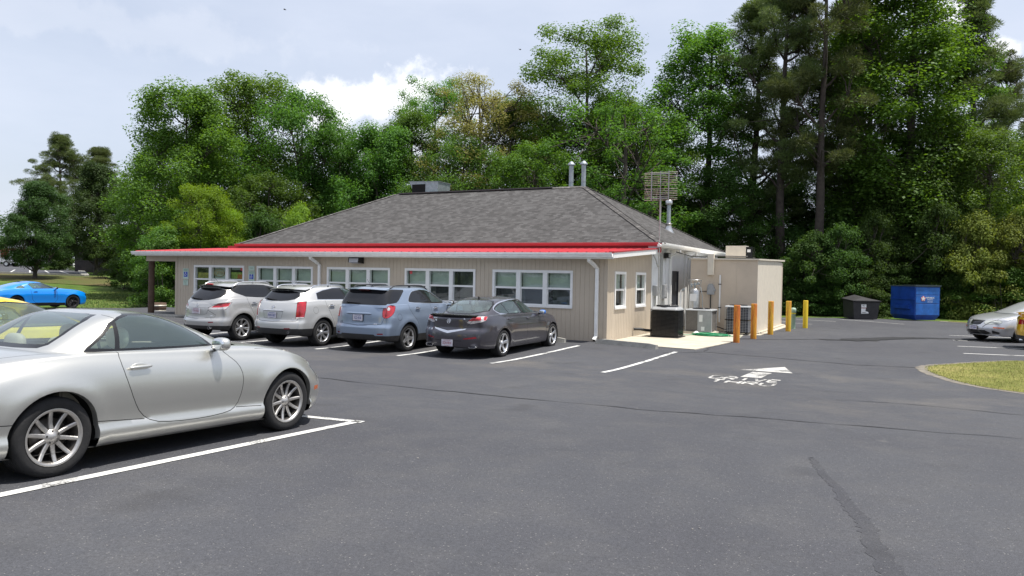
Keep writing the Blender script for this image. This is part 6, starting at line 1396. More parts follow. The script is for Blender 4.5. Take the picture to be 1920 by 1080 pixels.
wsign(-22.75,-22.43,1.94,2.12,'van','small green plate above the sign between first and second windows'); wsign(-22.75,-22.42,1.53,1.92,'hc','wheelchair parking sign between the first and second windows')
# rooftop pieces
t=empty('exhaust_fan_housing',(-21.1,31.4,5.75),'grey galvanised exhaust housing with dark louvred mouth on the roof ridge','roof vent')
mb=MB(); mb.prism([(-.92,.74),(.80,.68),(.74,0),(-.56,0),(-.60,.12)],-.55,.55,axis='y'); mb.M=Matrix.Rotation(0,4,'Z'); mb.build('housing',M['galv'],t)
mb=MB(); mb.add([(-.92,-.46,.62),(-.92,.46,.62),(-.62,.46,.16),(-.62,-.46,.16)],[(0,1,2,3)],False); mb.box(-.74,.05,-.556,-.552,.16,.60); mb.build('louvre_mouth',M['well'],t)
mb=MB(); mb.add([(-.95,-.57,.745),(.83,-.57,.685),(.83,.57,.685),(-.95,.57,.745),(-.95,-.57,.765),(.83,-.57,.705),(.83,.57,.705),(-.95,.57,.765)],[(3,2,1,0),(4,5,6,7),(0,1,5,4),(1,2,6,5),(2,3,7,6),(3,0,4,7)],False); mb.build('lid',M['galv'],t)
for x in (-13.46,-12.86):
    t=empty('flue_pipe',(x,31.25,5.55),'tall galvanised flue pipe with cap on the ridge, '+('left' if x<-13.2 else 'right')+' of the pair','flue')
    mb=MB(); mb.cyl((0,0,0),(0,0,1.42),.105,n=18); mb.build('pipe',M['galv'],t); mb=MB(); mb.lathe([(.17,1.38),(.165,1.44),(.03,1.56),(0,1.56)],n=18); mb.cyl((0,0,1.36),(0,0,1.40),.12,n=18); mb.build('rain_cap',M['galv'],t); mb=MB(); mb.cyl((0,0,.62),(0,0,.66),.112,n=18); mb.build('joint_band',M['galv'],t)
t=empty('vent_pipe',(-9.0,31.4,3.90),'galvanised vent pipe with flashing on the right roof slope','flue')
mb=MB(); mb.cyl((0,0,0),(0,0,1.28),.085,n=16); mb.build('pipe',M['galv'],t); mb=MB(); mb.lathe([(.14,1.16),(.15,1.2),(.15,1.32),(.10,1.36),(0,1.36)],n=16); mb.build('rain_cap',M['steel'],t); mb=MB(); mb.lathe([(.30,-.12),(.13,.22),(.12,.34),(.155,.35),(.155,.37),(.09,.38)],n=16); mb.build('flashing',M['steel'],t)
# grid aerial on its mast
t=empty('grid_aerial',(-7.53,25.22,.0),'old rod grid TV aerial on a thin mast at the roof corner','aerial')
M['rusty']=pm('rusty_rod',(.62,.60,.52),.5,.3,var=.35,vs=20)
mb=MB(); mb.cyl((0,0,.02),(0,0,4.7),.022,n=8); mb.cyl((0,0,3.8),(0,0,4.75),.03,n=8); mb.build('mast',M['conduit'],t)
mb=MB(); gw=.58
for i in range(16):
    if i==7: continue
    z=4.62+i*.063; mb.tube([(-gw,.02,z+rng.uniform(-.012,.012)),(-gw*.4,.0,z+rng.uniform(-.01,.01)),(gw*.3,.0,z+rng.uniform(-.01,.01)),(gw,-.02,z+rng.uniform(-.015,.015))],.008,5)
mb.build('rod_grid',M['rusty'],t)
mb=MB()
for x in (-.32,.28): mb.box(x-.016,x+.016,-.03,-.005,4.60,5.60)
mb.box(-.34,.30,-.034,-.006,5.49,5.525); mb.box(-.34,.30,-.034,-.006,4.66,4.69); mb.cyl((0,-.05,4.6),(0,-.05,5.6),.014,n=6); mb.build('grid_frame',M['grey_metal'],t)
mb=MB(); mb.tube([(0,0,3.6),(-.4,-.1,3.45),(-.75,-.25,3.35)],.006,5); mb.build('stay_wire',M['black'],t)
# walk-in cold store
cs=empty('cold_store',(-5.9,30.8,0),'tan panelled walk-in cold store box against the white wall','cold store')
CX0,CX1,CY0,CY1,CZ=-7.12,-4.72,27.9,34.1,2.70
def cp(mb,n,mt,**k): o=mb.build(n,mt,cs,**k); o.location=(5.9,-30.8,0); return o
mb=MB()
for a,b in ((CX0,-6.28),(-6.277,-5.45),(-5.447,CX1)): mb.box(a,b,CY0,CY0+.1,.06,CZ)
mb.box(CX0,CX1-.012,CY0+.10,CY1,.06,CZ-.02); cp(mb,'front_panel',M['cooler_tan'])
mb=MB(); y=CY0+.002
for k in range(4): mb.box(CX1-.01,CX1+.006,y,y+1.438,.06,CZ); y+=1.442
cp(mb,'side_panel',M['cooler_tan2'])
mb=MB(); mb.add([(CX0-.05,CY0-.06,CZ+.02),(CX1+.06,CY0-.06,CZ+.0),(CX1+.06,CY1+.05,CZ+.12),(CX0-.05,CY1+.05,CZ+.14),(CX0-.05,CY0-.06,CZ-.035),(CX1+.06,CY0-.06,CZ-.05),(CX1+.06,CY1+.05,CZ+.05),(CX0-.05,CY1+.05,CZ+.06)],[(0,1,2,3),(7,6,5,4),(0,4,5,1),(1,5,6,2),(2,6,7,3),(3,7,4,0)],False)
cp(mb,'roof_cap',M['cooler_tan2'])
mb=MB(); mb.box(CX0-.02,CX1+.12,CY0-.10,CY1+.1,.022,.07); cp(mb,'base',M['concrete'])
mb=MB(); mb.box(-6.47,-6.25,CY0-.14,CY0-.002,2.10,2.86); cp(mb,'junction_duct',M['cooler_tan2'])
mb=MB(); mb.tube([(-6.03,CY0-.03,.38),(-6.03,CY0-.03,2.1)],.03,10); mb.mat(1)
for z in (.9,1.75): mb.box(-6.08,-5.98,CY0-.07,CY0,z,z+.03)
cp(mb,'drain_pipe',[M['white_trim'],M['black']])
mb=MB(); mb.tube([(-6.36,CY0-.03,1.4),(-6.36,CY0-.03,.7),(-6.33,CY0-.05,.5),(-6.1,CY0-.1,.22),(-5.8,CY0-.18,.14),(-5.4,CY0-.15,.12)],.02,8); cp(mb,'cable',M['black'])
mb=MB(); mb.tube([(-7.0,CY0-.02,1.50),(-6.45,CY0-.02,1.48)],.012,6); cp(mb,'cable',M['black'])
mb=MB(); mb.tube([(-7.6,27.6,2.93),(-7.1,27.85,2.78),(-6.6,27.95,2.76),(-6.1,28.1,2.80),(-5.2,28.6,2.80)],.02,8); cp(mb,'cable',M['black'])
t=empty('meter_box',(-6.35,CY0,1.56),'round topped grey meter box on the tan cold store panel','electrical box'); mb=MB(); mb.box(-.13,.13,-.13,-.002,-.18,.10,.02); mb.build('housing',M['grey_metal'],t); mb=MB(); mb.cyl((0,-.14,.12),(0,-.0,.12),.10,n=18); mb.build('hood',M['grey_metal'],t); mb=MB(); mb.box(.13,.17,-.12,-.02,-.05,.03); mb.build('switch',M['grey_metal'],t)
t=empty('condensing_unit',(-5.65,29.4,2.76),'tan and black refrigeration unit on the cold store roof','condenser')
mb=MB(); mb.box(-.46,.28,-.3,.3,0.02,.46); mb.build('tan_cover',M['cooler_tan2'],t); mb=MB(); mb.box(.281,.52,-.28,.28,0.02,.42); mb.build('coil_box',M['gloss_black'],t); mb=MB(); mb.box(.33,.45,-.285,-.281,.22,.32); mb.build('rating_label',M['white_trim'],t); mb=MB(); mb.box(-.5,.54,-.3,.3,0,.019); mb.build('skid',M['black'],t)
mb=MB(); mb.box(-7.93,-7.12,30.6,33.5,.03,2.8); prt(mb,'link_wall',M['white_wall'])
# ------------------------------------------------------------ plant and yard objects
def louvre_unit(name,loc,w,d,h,body,top,label,kind,rz=0):
    t=empty(name,loc,label,'air conditioner',rz=rz)
    mb=MB(); 
    if kind=='black':
        mb.box(-w/2,w/2,-d/2,d/2,.03,h-.07,.09); mb.build('coil_guard_backing',M['well'],t)
        g=MB(); z=.06
        P=[(-w/2+.09,-d/2),(w/2-.09,-d/2),(w/2,-d/2+.09),(w/2,d/2-.09),(w/2-.09,d/2),(-w/2+.09,d/2),(-w/2,d/2-.09),(-w/2,-d/2+.09)]
        P=[(a*1.02,b*1.02) for a,b in P]
        while z<h-.10:
            v=[(a,b,z) for a,b in P]+[(a,b,z+.026) for a,b in P]; g.add(v,[(i,(i+1)%8,8+(i+1)%8,8+i) for i in range(8)],False); z+=.042
        for i in range(8):
            a,b=P[i],P[(i+1)%8]; n=max(1,int(math.hypot(a[0]-b[0],a[1]-b[1])/.13))
            for k in range(n): x,y=a[0]+(b[0]-a[0])*k/n,a[1]+(b[1]-a[1])*k/n; g.cyl((x*1.005,y*1.005,.04),(x*1.005,y*1.005,h-.08),.006,n=5)
        g.build('louvred_guard',M['gloss_black'],t)
        mb=MB(); mb.box(-w/2-.03,w/2+.03,-d/2-.03,d/2+.03,h-.07,h,.1); mb.build('top_cover',M['grey_metal'],t)
        mb=MB(); mb.lathe([(.36,h+.002),(.36,h+.05),(.33,h+.055),(.30,h+.05)],n=28)
        for r in (.08,.14,.2,.26): mb.lathe([(r,h+.05),(r+.01,h+.056),(r+.02,h+.05)],n=24)
        for i in range(12): a=i*math.pi/6; mb.cyl((.04*math.cos(a),.04*math.sin(a),h+.052),(.33*math.cos(a),.33*math.sin(a),h+.052),.005,n=4)
        mb.build('fan_grille',M['gloss_black'],t)
        mb=MB(); mb.box(-w/2-.05,w/2+.05,-d/2-.05,d/2+.05,0,.03); mb.build('base_pan',M['black'],t)
    elif kind=='grey':
        mb.box(-w/2+.02,w/2-.02,-d/2+.02,d/2-.02,.10,h-.05); mb.build('coil',pm('coil_fins',(.16,.15,.14),.7,.3,var=.5,vs=60,bump=.6,bs=120),t)
        for q in ((-w*.02,w/2,-d/2,-d/2+.015),(w/2-.10,w/2,-d/2+.016,-d/2+.12),(-w/2,-w/2+.03,-d/2,-d/2+.03),(w/2-.03,w/2,d/2-.03,d/2)):
            p=MB(); p.box(*q,.08,h-.05); p.build('side_panel',M['grey_metal'],t)
        p=MB(); p.box(w*.04,w*.17,-d/2-.003,-d/2-.0005,h*.50,h*.78); p.box(w*.12,w*.25,-d/2-.003,-d/2-.0005,.12,.26); p.build('rating_label',M['white_trim'],t)
        p=MB(); p.box(-w/2-.02,w/2+.02,-d/2-.02,d/2+.02,h-.05,h,.03); p.build('top_cover',M['grey_metal'],t)
        p=MB(); p.lathe([(.30,h+.002),(.30,h+.03),(.27,h+.035)],n=24)
        for r in (.06,.12,.18,.24): p.lathe([(r,h+.03),(r+.008,h+.035),(r+.016,h+.03)],n=20)
        p.build('fan_grille',M['gloss_black'],t)
        p=MB(); p.box(-w/2-.10,w/2+.12,-d/2-.12,d/2+.12,0,.078); p.build('pad',M['concrete'],t)
    else:
        mb.box(-w/2+.03,w/2-.03,-d/2+.03,d/2-.03,.05,h-.06,.05); mb.build('coil',pm('dark_coil',(.05,.055,.07),.6,.3,var=.4,vs=50,bump=.5,bs=120),t)
        g=MB()
        k=0
        while k*.055<h-.1:
            z=.06+k*.055; 
            g.box(-w/2,w/2,-d/2-.004,-d/2+.004,z,z+.008); g.box(w/2-.004,w/2+.004,-d/2,d/2,z,z+.008); k+=1
        n=9
        for i in range(n+1): x=-w/2+w*i/n; g.box(x-.004,x+.004,-d/2-.006,-d/2+.002,.05,h-.05); y=-d/2+d*i/n; g.box(w/2-.002,w/2+.006,y-.004,y+.004,.05,h-.05)
        g.build('wire_guard',M['grey_metal'],t)
        for z in (.05,h*.5-.01,):
            g=MB(); g.box(-w/2-.01,w/2+.01,-d/2-.01,d/2+.01,z,z+.03); g.build('band',M['gloss_black'],t)
        g=MB(); g.box(-w/2-.02,w/2+.02,-d/2-.02,d/2+.02,h-.06,h,.03); g.build('top_cover',M['grey_metal'],t)
        g=MB(); 
        for r in (.06,.12,.18,.24,.30): g.lathe([(r,h+.01),(r+.008,h+.03),(r+.016,h+.01)],n=20)
        g.build('fan_grille',M['gloss_black'],t)
        for sx in (-1,1):
            g=MB(); g.box(sx*w*.4-.04,sx*w*.4+.04,-d*.4,d*.4,0,.05); g.build('foot',M['black'],t)
    return t
louvre_unit('air_conditioner',(-6.95,24.32,.022),.90,.82,.99,None,None,'large black louvred air conditioner on the slab nearest the taupe wall','black')
louvre_unit('air_conditioner',(-6.42,26.75,.022),.92,.86,.86,None,None,'square grey air conditioner with pale labels behind the green hose','grey')
louvre_unit('air_conditioner',(-5.25,27.35,.022),.80,.60,1.0,None,None,'dark wire-guarded air conditioner in front of the tan cold store','wire')
# gas cylinder with valve ring
t=empty('gas_cylinder',(-6.84,27.45,.022),'stainless gas cylinder with ring guard beside the tan cold store','gas cylinder')
mb=MB(); mb.lathe([(0,0),(.18,0),(.195,.04),(.195,1.44),(.175,1.52),(.10,1.57),(.06,1.58),(0,1.58)],n=28); mb.build('tank',M['steel'],t)
mb=MB(); mb.box(-.12,.12,-.204,-.197,1.12,1.38); mb.build('label_sheet',M['white_trim'],t)
mb=MB(); mb.tube([(.24*math.cos(a),.24*math.sin(a),1.88) for a in [2*math.pi*i/24 for i in range(25)]],.018,6)
for a in (.6,2.4,4.2): mb.cyl((.2*math.cos(a),.2*math.sin(a),1.5),(.24*math.cos(a),.24*math.sin(a),1.88),.012,n=6)
mb.build('ring_guard',M['steel'],t)
mb=MB(); mb.cyl((0,0,1.58),(0,0,1.80),.025,n=10); mb.cyl((-.15,0,1.72),(.15,0,1.72),.02,n=8); mb.cyl((-.12,-.06,1.66),(-.12,.06,1.66),.045,n=12); mb.cyl((.12,-.06,1.75),(.12,.06,1.75),.05,n=12); mb.tube([(.1,0,1.65),(.22,.02,1.6),(.28,0,1.3),(.3,.0,.6)],.012,6); mb.build('valve_gear',M['galv'],t)
t=empty('gas_cylinder',(-7.28,27.15,.022),'narrow pale pipe stand beside the stainless cylinder','pipe stand'); mb=MB(); mb.tube([(0,0,0),(0,0,1.35),(.02,0,1.48),(.1,0,1.52)],.03,8); mb.build('standpipe',M['white_trim'],t); mb=MB(); mb.cyl((.1,-.03,1.52),(.1,.03,1.52),.05,n=12); mb.build('valve',M['galv'],t)
t.name='standpipe'
# refrigerant line from the black unit
mb=MB(); mb.tube([(-7.90,23.75,.26),(-7.72,23.8,.27),(-7.55,24.05,.22),(-7.38,24.3,.20)],.045,10); tag(mb.build('refrigerant_line',M['black']),'black insulated pipe running from taupe wall to black air conditioner','pipe')
# green hose coils
t=MB(); rr=random.Random(5); pts=[]
for i in range(210):
    a=i*.36; r=.28+.17*math.sin(i*.071)+rr.uniform(-.02,.02); pts.append((-5.95+(r*1.35)*math.cos(a)+.15*math.sin(i*.013),25.8+r*.85*math.sin(a),.035+.00025*i+.012*math.sin(i*.9)))
pts=[(-6.9,25.6,.04),(-6.8,25.4,.04),(-6.6,25.35,.04),(-6.45,25.6,.04)]+pts+[(-5.2,25.6,.06),(-4.95,25.9,.04),(-4.95,26.3,.03)]
t.tube(pts,.014,6); tag(t.build('garden_hose',pm('green_hose',(.012,.22,.09),.4,var=.2,vs=9)),'bright green garden hose coiled loosely on the concrete slab','hose')
mb=MB(); mb.lathe([(0,0),(.14,0),(.12,.05),(.02,.12),(0,.12)],origin=(-6.38,25.95,.03),n=16); tag(mb.build('splash_cone',M['white_trim']),'small white cone lying against the green hose','cone')
# bollards
def rust(name,c1,c2,amt):
    m=bpy.data.materials.new(name); m.use_nodes=True; nt=m.node_tree; b=nt.nodes['Principled BSDF']; b.inputs['Roughness'].default_value=.7
    tc=N(nt,'ShaderNodeTexCoord'); mp=N(nt,'ShaderNodeMapping'); mp.inputs['Scale'].default_value=(9,9,1.3); LK(nt,tc.outputs['Object'],mp.inputs[0])
    n=N(nt,'ShaderNodeTexNoise'); n.inputs['Scale'].default_value=1.2; n.inputs['Detail'].default_value=8; n.inputs['Roughness'].default_value=.7; LK(nt,mp.outputs[0],n.inputs[0])
    r=N(nt,'ShaderNodeValToRGB'); e=r.color_ramp.elements; e[0].position=amt-.12; e[0].color=(*c2,1); e[1].position=amt+.12; e[1].color=(*c1,1); q=e.new(amt); q.color=(c1[0]*.75,c1[1]*.45,c1[2]*.5+.005,1); LK(nt,n.outputs[0],r.inputs[0]); LK(nt,r.outputs[0],b.inputs['Base Color']); return m
bolls=[(-4.62,23.85,1.16,rust('rusted_orange_paint',(.58,.24,.02),(.28,.08,.015),.46),'most rusted orange bollard, nearest the slab corner'),
 (-4.44,25.75,1.16,rust('rusty_orange_paint',(.60,.28,.02),(.30,.09,.018),.44),'rusty orange bollard, second from the slab corner'),
 (-4.28,28.2,1.20,rust('streaked_orange_paint',(.62,.36,.03),(.32,.13,.02),.42),'orange bollard with dark streaks in front of the tan cold store side'),
 (-3.98,30.5,1.16,rust('faded_orange_paint',(.64,.40,.03),(.36,.17,.02),.40),'yellow orange bollard beside the pale green post'),
 (-3.66,33.1,1.14,rust('bright_yellow_paint',(.66,.48,.02),(.40,.25,.03),.34),'bright yellow bollard standing farthest out on the asphalt')]
for x,y,h,mt,lb in bolls:
    t=empty('bollard',(x,y,gz(x,y)),lb,'bollard','steel bollards round the service yard'); mb=MB(); mb.lathe([(.098,-.05),(.098,h-.02),(.093,h-.004),(.08,h),(0,h)],n=22); mb.build('post',mt,t)
t=empty('utility_post',(-4.02,32.2,0),'short pale green utility post behind the fourth bollard','post'); mb=MB(); mb.lathe([(.09,0),(.09,.66),(.11,.66),(.11,.78),(.09,.84),(0,.86)],n=18); mb.build('post',pm('pale_green_plastic',(.30,.42,.32),.6,var=.1),t)
mb=MB(); mb.lathe([(.092,.60),(.096,.60),(.096,.66),(.092,.66)],n=18); mb.build('yellow_band',pm('yellow_band',(.6,.5,.05),.5),t)
# wheel stops
def wheel_stop(x0,y0,x1,y1,lb):
    t=(math.atan2(y1-y0,x1-x0)); L_=math.hypot(x1-x0,y1-y0); cx,cy=(x0+x1)/2,(y0+y1)/2
    mb=MB(); w,h=.15,.13; n=10; v=[]
    for i in range(n+1):
        s=-L_/2+L_*i/n; e=1 if 0<i<n else .8
        v+=[(s,-w/2,-.02),(s,-w*.32,h*e),(s,w*.32,h*e),(s,w/2,-.02)]
    mb.add(v,[(i*4+j,i*4+j+1,(i+1)*4+j+1,(i+1)*4+j) for i in range(n) for j in range(3)]+[(3,2,1,0),(n*4,n*4+1,n*4+2,n*4+3)],False)
    o=mb.build('wheel_stop',M['kerb'],None,lb,'wheel stop','concrete wheel stops along the wall'); o.location=(cx,cy,gz(cx,cy)+.01); o.rotation_euler=(0,0,t)
wheel_stop(-8.02,20.78,-6.02,20.12,'concrete wheel stop in the empty stall at the building corner')
wheel_stop(-10.9,20.36,-8.85,20.34,'concrete wheel stop in front of the dark sedan')
# dumpsters
t=empty('dumpster',(-2.1,43.55,.0),'small black dumpster with peaked lid and torn white poster','dumpster',rz=R_(28)); t.scale=(.86,.9,1)
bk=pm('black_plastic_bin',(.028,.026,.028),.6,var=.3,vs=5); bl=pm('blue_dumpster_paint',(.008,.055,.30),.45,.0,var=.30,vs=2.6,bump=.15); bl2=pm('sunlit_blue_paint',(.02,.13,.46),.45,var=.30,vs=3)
mb=MB(); mb.add([(-.70,-.62,.03),(.70,-.62,.03),(.74,.62,.03),(-.74,.62,.03),(-.80,-.68,.90),(.80,-.68,.90),(.80,.68,1.0),(-.80,.68,1.0)],[(3,2,1,0),(0,1,5,4),(1,2,6,5),(2,3,7,6),(3,0,4,7)],False); mb.build('body',bk,t)
mb=MB(); mb.add([(-.86,-.74,.93),(.86,-.74,.93),(.86,.74,1.02),(-.86,.74,1.02),(-.30,-.66,1.12),(-.1,.66,1.26),(-.86,-.74,.98),(.86,-.74,.98),(.86,.74,1.07),(-.86,.74,1.07)],[(0,1,7,6),(1,2,8,7),(2,3,9,8),(3,0,6,9),(6,7,4),(4,7,8,5),(5,8,9),(6,4,5,9)],False); mb.build('lid',bk,t)
mb=MB(); mb.box(-.30,.0,-.672,-.668,.62,.80); mb.mat(1).box(-.30,0,-.6725,-.6715,.585,.605); mb.mat(0).add([(-.30,-.669,.58),(-.02,-.669,.58),(-.05,-.666,.44),(.12,-.664,.40),(.16,-.662,.32),(-.30,-.662,.30)],[(0,1,2,3,4,5)],False); mb.mat(2); text_mb(mb,'NO',.11,basis((-.15,-.676,.72),(1,0,0),(0,0,1)),2,.001); text_mb(mb,'DUMPING',.06,basis((-.13,-.672,.36),(1,0,0),(0,0,1)),2,.001)
mb.build('torn_poster',[M['white_trim'],pm('poster_red',(.5,.05,.04),.6),M['black']],t)
for sx in (-1,1):
    for sy in (-1,1): mb=MB(); mb.cyl((sx*.5,sy*.45-.03,.07),(sx*.5,sy*.45+.03,.07),.07,n=14); mb.box(sx*.5-.04,sx*.5+.04,sy*.45-.04,sy*.45+.04,.10,.14); mb.build('wheel',M['black'],t)
# blue dumpster
t=empty('dumpster',(.40,45.0,-.02),'large blue steel dumpster with flower logo at the edge of the woods','dumpster',rz=R_(38))
def bprt(mb,n,m,p=None): return mb.build(n,m,p or t)
w2,d2,h=.72,.92,1.78
mb=MB(); mb.add([(-w2,-d2,.30),(w2,-d2,.30),(w2,d2,.30),(-w2,d2,.30),(-w2,-d2,h),(w2,-d2,h),(w2,d2,h),(-w2,d2,h),(-w2+.14,-d2+.12,.06),(w2-.14,-d2+.12,.06),(w2-.14,d2-.12,.06),(-w2+.14,d2-.12,.06)],[(0,1,5,4),(1,2,6,5),(2,3,7,6),(3,0,4,7),(8,9,1,0),(9,10,2,1),(10,11,3,2),(11,8,0,3),(11,10,9,8)],False); bprt(mb,'body',bl)
mb=MB()
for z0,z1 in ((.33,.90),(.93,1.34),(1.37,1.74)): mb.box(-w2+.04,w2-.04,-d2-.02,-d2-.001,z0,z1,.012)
bprt(mb,'front_panel',bl2)  # lighter blue on this face: sunlight put into the paint colour
mb=MB(); mb.box(-w2-.03,w2+.03,-d2-.05,d2+.03,h,h+.05); mb.box(-w2-.04,w2+.04,-d2-.06,0,h+.051,h+.08); bprt(mb,'lid',pm('dark_lid',(.05,.07,.08),.6,var=.2))
for sx in (-1,1):
    mb=MB(); mb.box(sx*w2-(.0 if sx>0 else .09),sx*w2+(.09 if sx>0 else 0),-.62,.62,.62,.80); mb.box(sx*w2-(.0 if sx>0 else .05),sx*w2+(.05 if sx>0 else 0),-.9,.9,1.1,1.16); bprt(mb,'fork_pocket',bl)
mb=MB(); c=(-.26,-d2-.024,1.16)
for k in range(5):
    a=math.pi/2+k*2*math.pi/5; mb.mat(0); blob(mb,(c[0]+.085*math.cos(a),c[1],c[2]+.085*math.sin(a)),.058,.003,.058,12,6,2)
mb.mat(1); blob(mb,(c[0],c[1]-.004,c[2]),.06,.003,.06,12,6,2)
for k in range(5):
    a=math.pi/2+k*2*math.pi/5; mb.mat(1); blob(mb,(c[0]+.085*math.cos(a),c[1]-.004,c[2]+.085*math.sin(a)),.032,.003,.032,10,6,2)
mb.mat(2); text_mb(mb,'REPUBLIC',.115,basis((.14,-d2-.024,1.21),(1,0,0),(0,0,1)),2,.001,.002); text_mb(mb,'SERVICES',.085,basis((.14,-d2-.024,1.11),(1,0,0),(0,0,1)),2,.001); text_mb(mb,'555-0142',.075,basis((.14,-d2-.024,1.0),(1,0,0),(0,0,1)),2,.001)
bprt(mb,'logo',[pm('logo_red',(.62,.12,.10),.5),M['white_trim'],M['white_trim']])
# porch items
t=empty('barrel_planter',(-31.0,23.6,gz(-31,23.6)),'half barrel planter behind the porch post','planter'); mb=MB(); mb.lathe([(0,0),(.26,0),(.33,.25),(.32,.5),(.29,.5),(.28,.42),(0,.42)],n=20); mb.build('barrel',M['wood_post'],t)
mb=MB(); mb.lathe([(.305,.10),(.315,.12),(.318,.15),(.310,.16)],n=20); mb.lathe([(.333,.34),(.34,.36),(.335,.40),(.328,.4)],n=20); mb.build('hoop',M['rusty'],t)
t=empty('red_cabinet',(-27.32,23.0,gz(-27.3,23)),'narrow red cabinet standing behind the left wall corner','cabinet'); mb=MB(); mb.box(-.16,.16,-.2,.2,0,1.22,.02); mb.build('body',pm('red_cabinet_paint',(.42,.02,.02),.4,var=.1),t); mb=MB(); mb.box(-.12,.12,-.21,-.2,.1,1.1); mb.build('door_panel',pm('red_cabinet_door',(.5,.03,.03),.35),t)
# ------------------------------------------------------------ cars in place
make_car('silver_coupe',sc_spec(),(-6.885,2.645,gz(0,3.2)+.012),90.2,-1.55,'silver hardtop coupe in the foreground, cut by the left edge','car')
make_car('dark_sedan',tl_spec(),(-9.66,15.18,-.07),90,.3,'dark graphite sedan with blue tape on its mirror, rightmost in the row','car')
make_car('blue_suv',eq_spec(),(-12.25,15.0,-.07),90,.2,'ice blue crossover with black roof rails between white crossover and dark sedan','car')
make_car('white_suv',srx_spec(),(-14.9,14.72,-.07),90,.2,'silver white crossover with tall upright red tail lamps','car')
make_car('silver_suv',mur_spec(),(-17.7,14.62,-.06),90,.1,'light silver crossover with slanted pointed tail lamps, leftmost in the row','car')
bluep=paint('grabber_blue',(.0,.22,.72),.0,.3); yel=paint('bright_yellow',(.90,.66,.005),.0,.3); yel2=paint('deep_yellow',(.72,.42,.01),.0,.3)
S=far_coupe_spec(bluep); S.pop('extra'); make_car('blue_coupe',S,(-39.4,20.35,-.2),87.5,0,'bright blue coupe with black wheels parked by the lawn','car')
S=far_coupe_spec(yel,H=1.38); S.pop('extra'); make_car('yellow_coupe',S,(-10.0,2.95,gz(-10,3.6)+.0),90,-1.5,'bright yellow coupe behind the silver hardtop, mostly hidden','car')
S=far_coupe_spec(yel2,rim='alloy'); S['bands']=[(.42,M['black'])]; make_car('yellow_coupe',S,(3.02,28.05,0),-2,0,'yellow car with rear spoiler cut off by the right edge','car')
make_car('silver_sedan',m300_spec(),(2.08+5.0*math.cos(R_(40)),30.2+5.0*math.sin(R_(40)),0),220,0,'silver sedan facing left with oval headlamps at the right edge','car')
# ------------------------------------------------------------ far left vehicles on the upper lot
def at(u,dist,dz=0):
    r=(u-960)/1413.24*dist; x=-.4636*dist+.8857*r; y=.8859*dist+.4639*r; return (x,y,tz(x,y)+dz)
def far_wheels(t,xs,y,r,mt=None):
    for x in xs:
        for s in (-1,1):
            mb=MB(); mb.lathe([(0,-.12),(r*.55,-.12),(r*.6,-.14),(r,-.14),(r,.14),(r*.6,.14),(r*.55,.12),(0,.12)],axis='y',n=20); o=mb.build('wheel',M['rubber'],t); o.location=(x,s*y,r)
            mb=MB(); mb.lathe([(0,s*.15),(r*.2,s*.16),(r*.5,s*.13),(r*.56,s*.145)],axis='y',n=16); mb.build('rim',M['alloy'],o)
p=at(2,112,.02); t=empty('fire_engine',p,'red and white fire engine with rear ladder gear on the upper lot','fire engine',rz=R_(28+180+180))
fr=pm('fire_engine_red',(.34,.05,.06),.35,coat=.5,var=.25,vs=1.5); wh=pm('vehicle_white',(.62,.62,.62),.35,coat=.5,var=.1,vs=2)
mb=MB(); mb.box(-1.5,4.2,-1.2,1.2,.55,2.55,.05); mb.build('body',fr,t); mb=MB(); mb.box(-4.3,-1.55,-1.2,1.2,.55,2.9,.08); mb.build('cab',wh,t)
mb=MB(); mb.box(-4.32,-1.6,-1.215,1.215,1.75,2.55); mb.build('cab_window',M['gloss_black'],t)
for k in range(5):
    mb=MB(); mb.box(-1.3+k*1.08,-.4+k*1.08,-1.225,-1.205,.9,2.2); mb.build('locker_door',M['alloy'] if k%2 else M['red_dark'],t)
mb=MB()
for s in (-.3,.3): mb.box(-1.2,4.3,s-.04,s+.04,2.75,2.85)
for k in range(14): mb.box(-1.0+k*.38,-.96+k*.38,-.3,.3,2.77,2.82)
mb.build('ladder',M['alloy'],t); mb=MB(); mb.box(-3.6,-2.6,-.8,.8,2.9,3.05); mb.build('light_bar',M['red_lens'],t)
far_wheels(t,(-3.4,2.2,3.4),1.1,.5)
p=at(47,100,.02); t=empty('pickup_truck',p,'white pickup truck behind the round parking lot tree','truck',rz=R_(28))
mb=MB(); mb.prism(chaikin([(-2.9,.5),(-2.9,1.2),(-.9,1.2),(-.6,1.85),(1.0,1.85),(1.6,1.22),(2.8,1.08),(2.9,.5)],1),-.95,.95,axis='y'); mb.build('body',wh,t); mb=MB(); mb.prism([(-.6,1.25),(-.45,1.75),(.95,1.75),(1.4,1.25)],-.96,.96,axis='y'); mb.build('side_window',M['gloss_black'],t); far_wheels(t,(-1.9,1.9),.82,.38)
p=at(104,98,.02); t=empty('parked_sedan',p,'white sedan half hidden by the hedge on the upper lot','car',rz=R_(32))
mb=MB(); mb.prism(chaikin([(-2.3,.35),(-2.3,.95),(-1.5,1.0),(-.8,1.42),(.6,1.42),(1.3,1.0),(2.2,.85),(2.3,.35)],1),-.88,.88,axis='y'); mb.build('body',wh,t); mb=MB(); mb.prism([(-1.2,1.02),(-.7,1.36),(.5,1.36),(1.05,1.02)],-.89,.89,axis='y'); mb.build('side_window',M['gloss_black'],t); far_wheels(t,(-1.4,1.4),.75,.32)
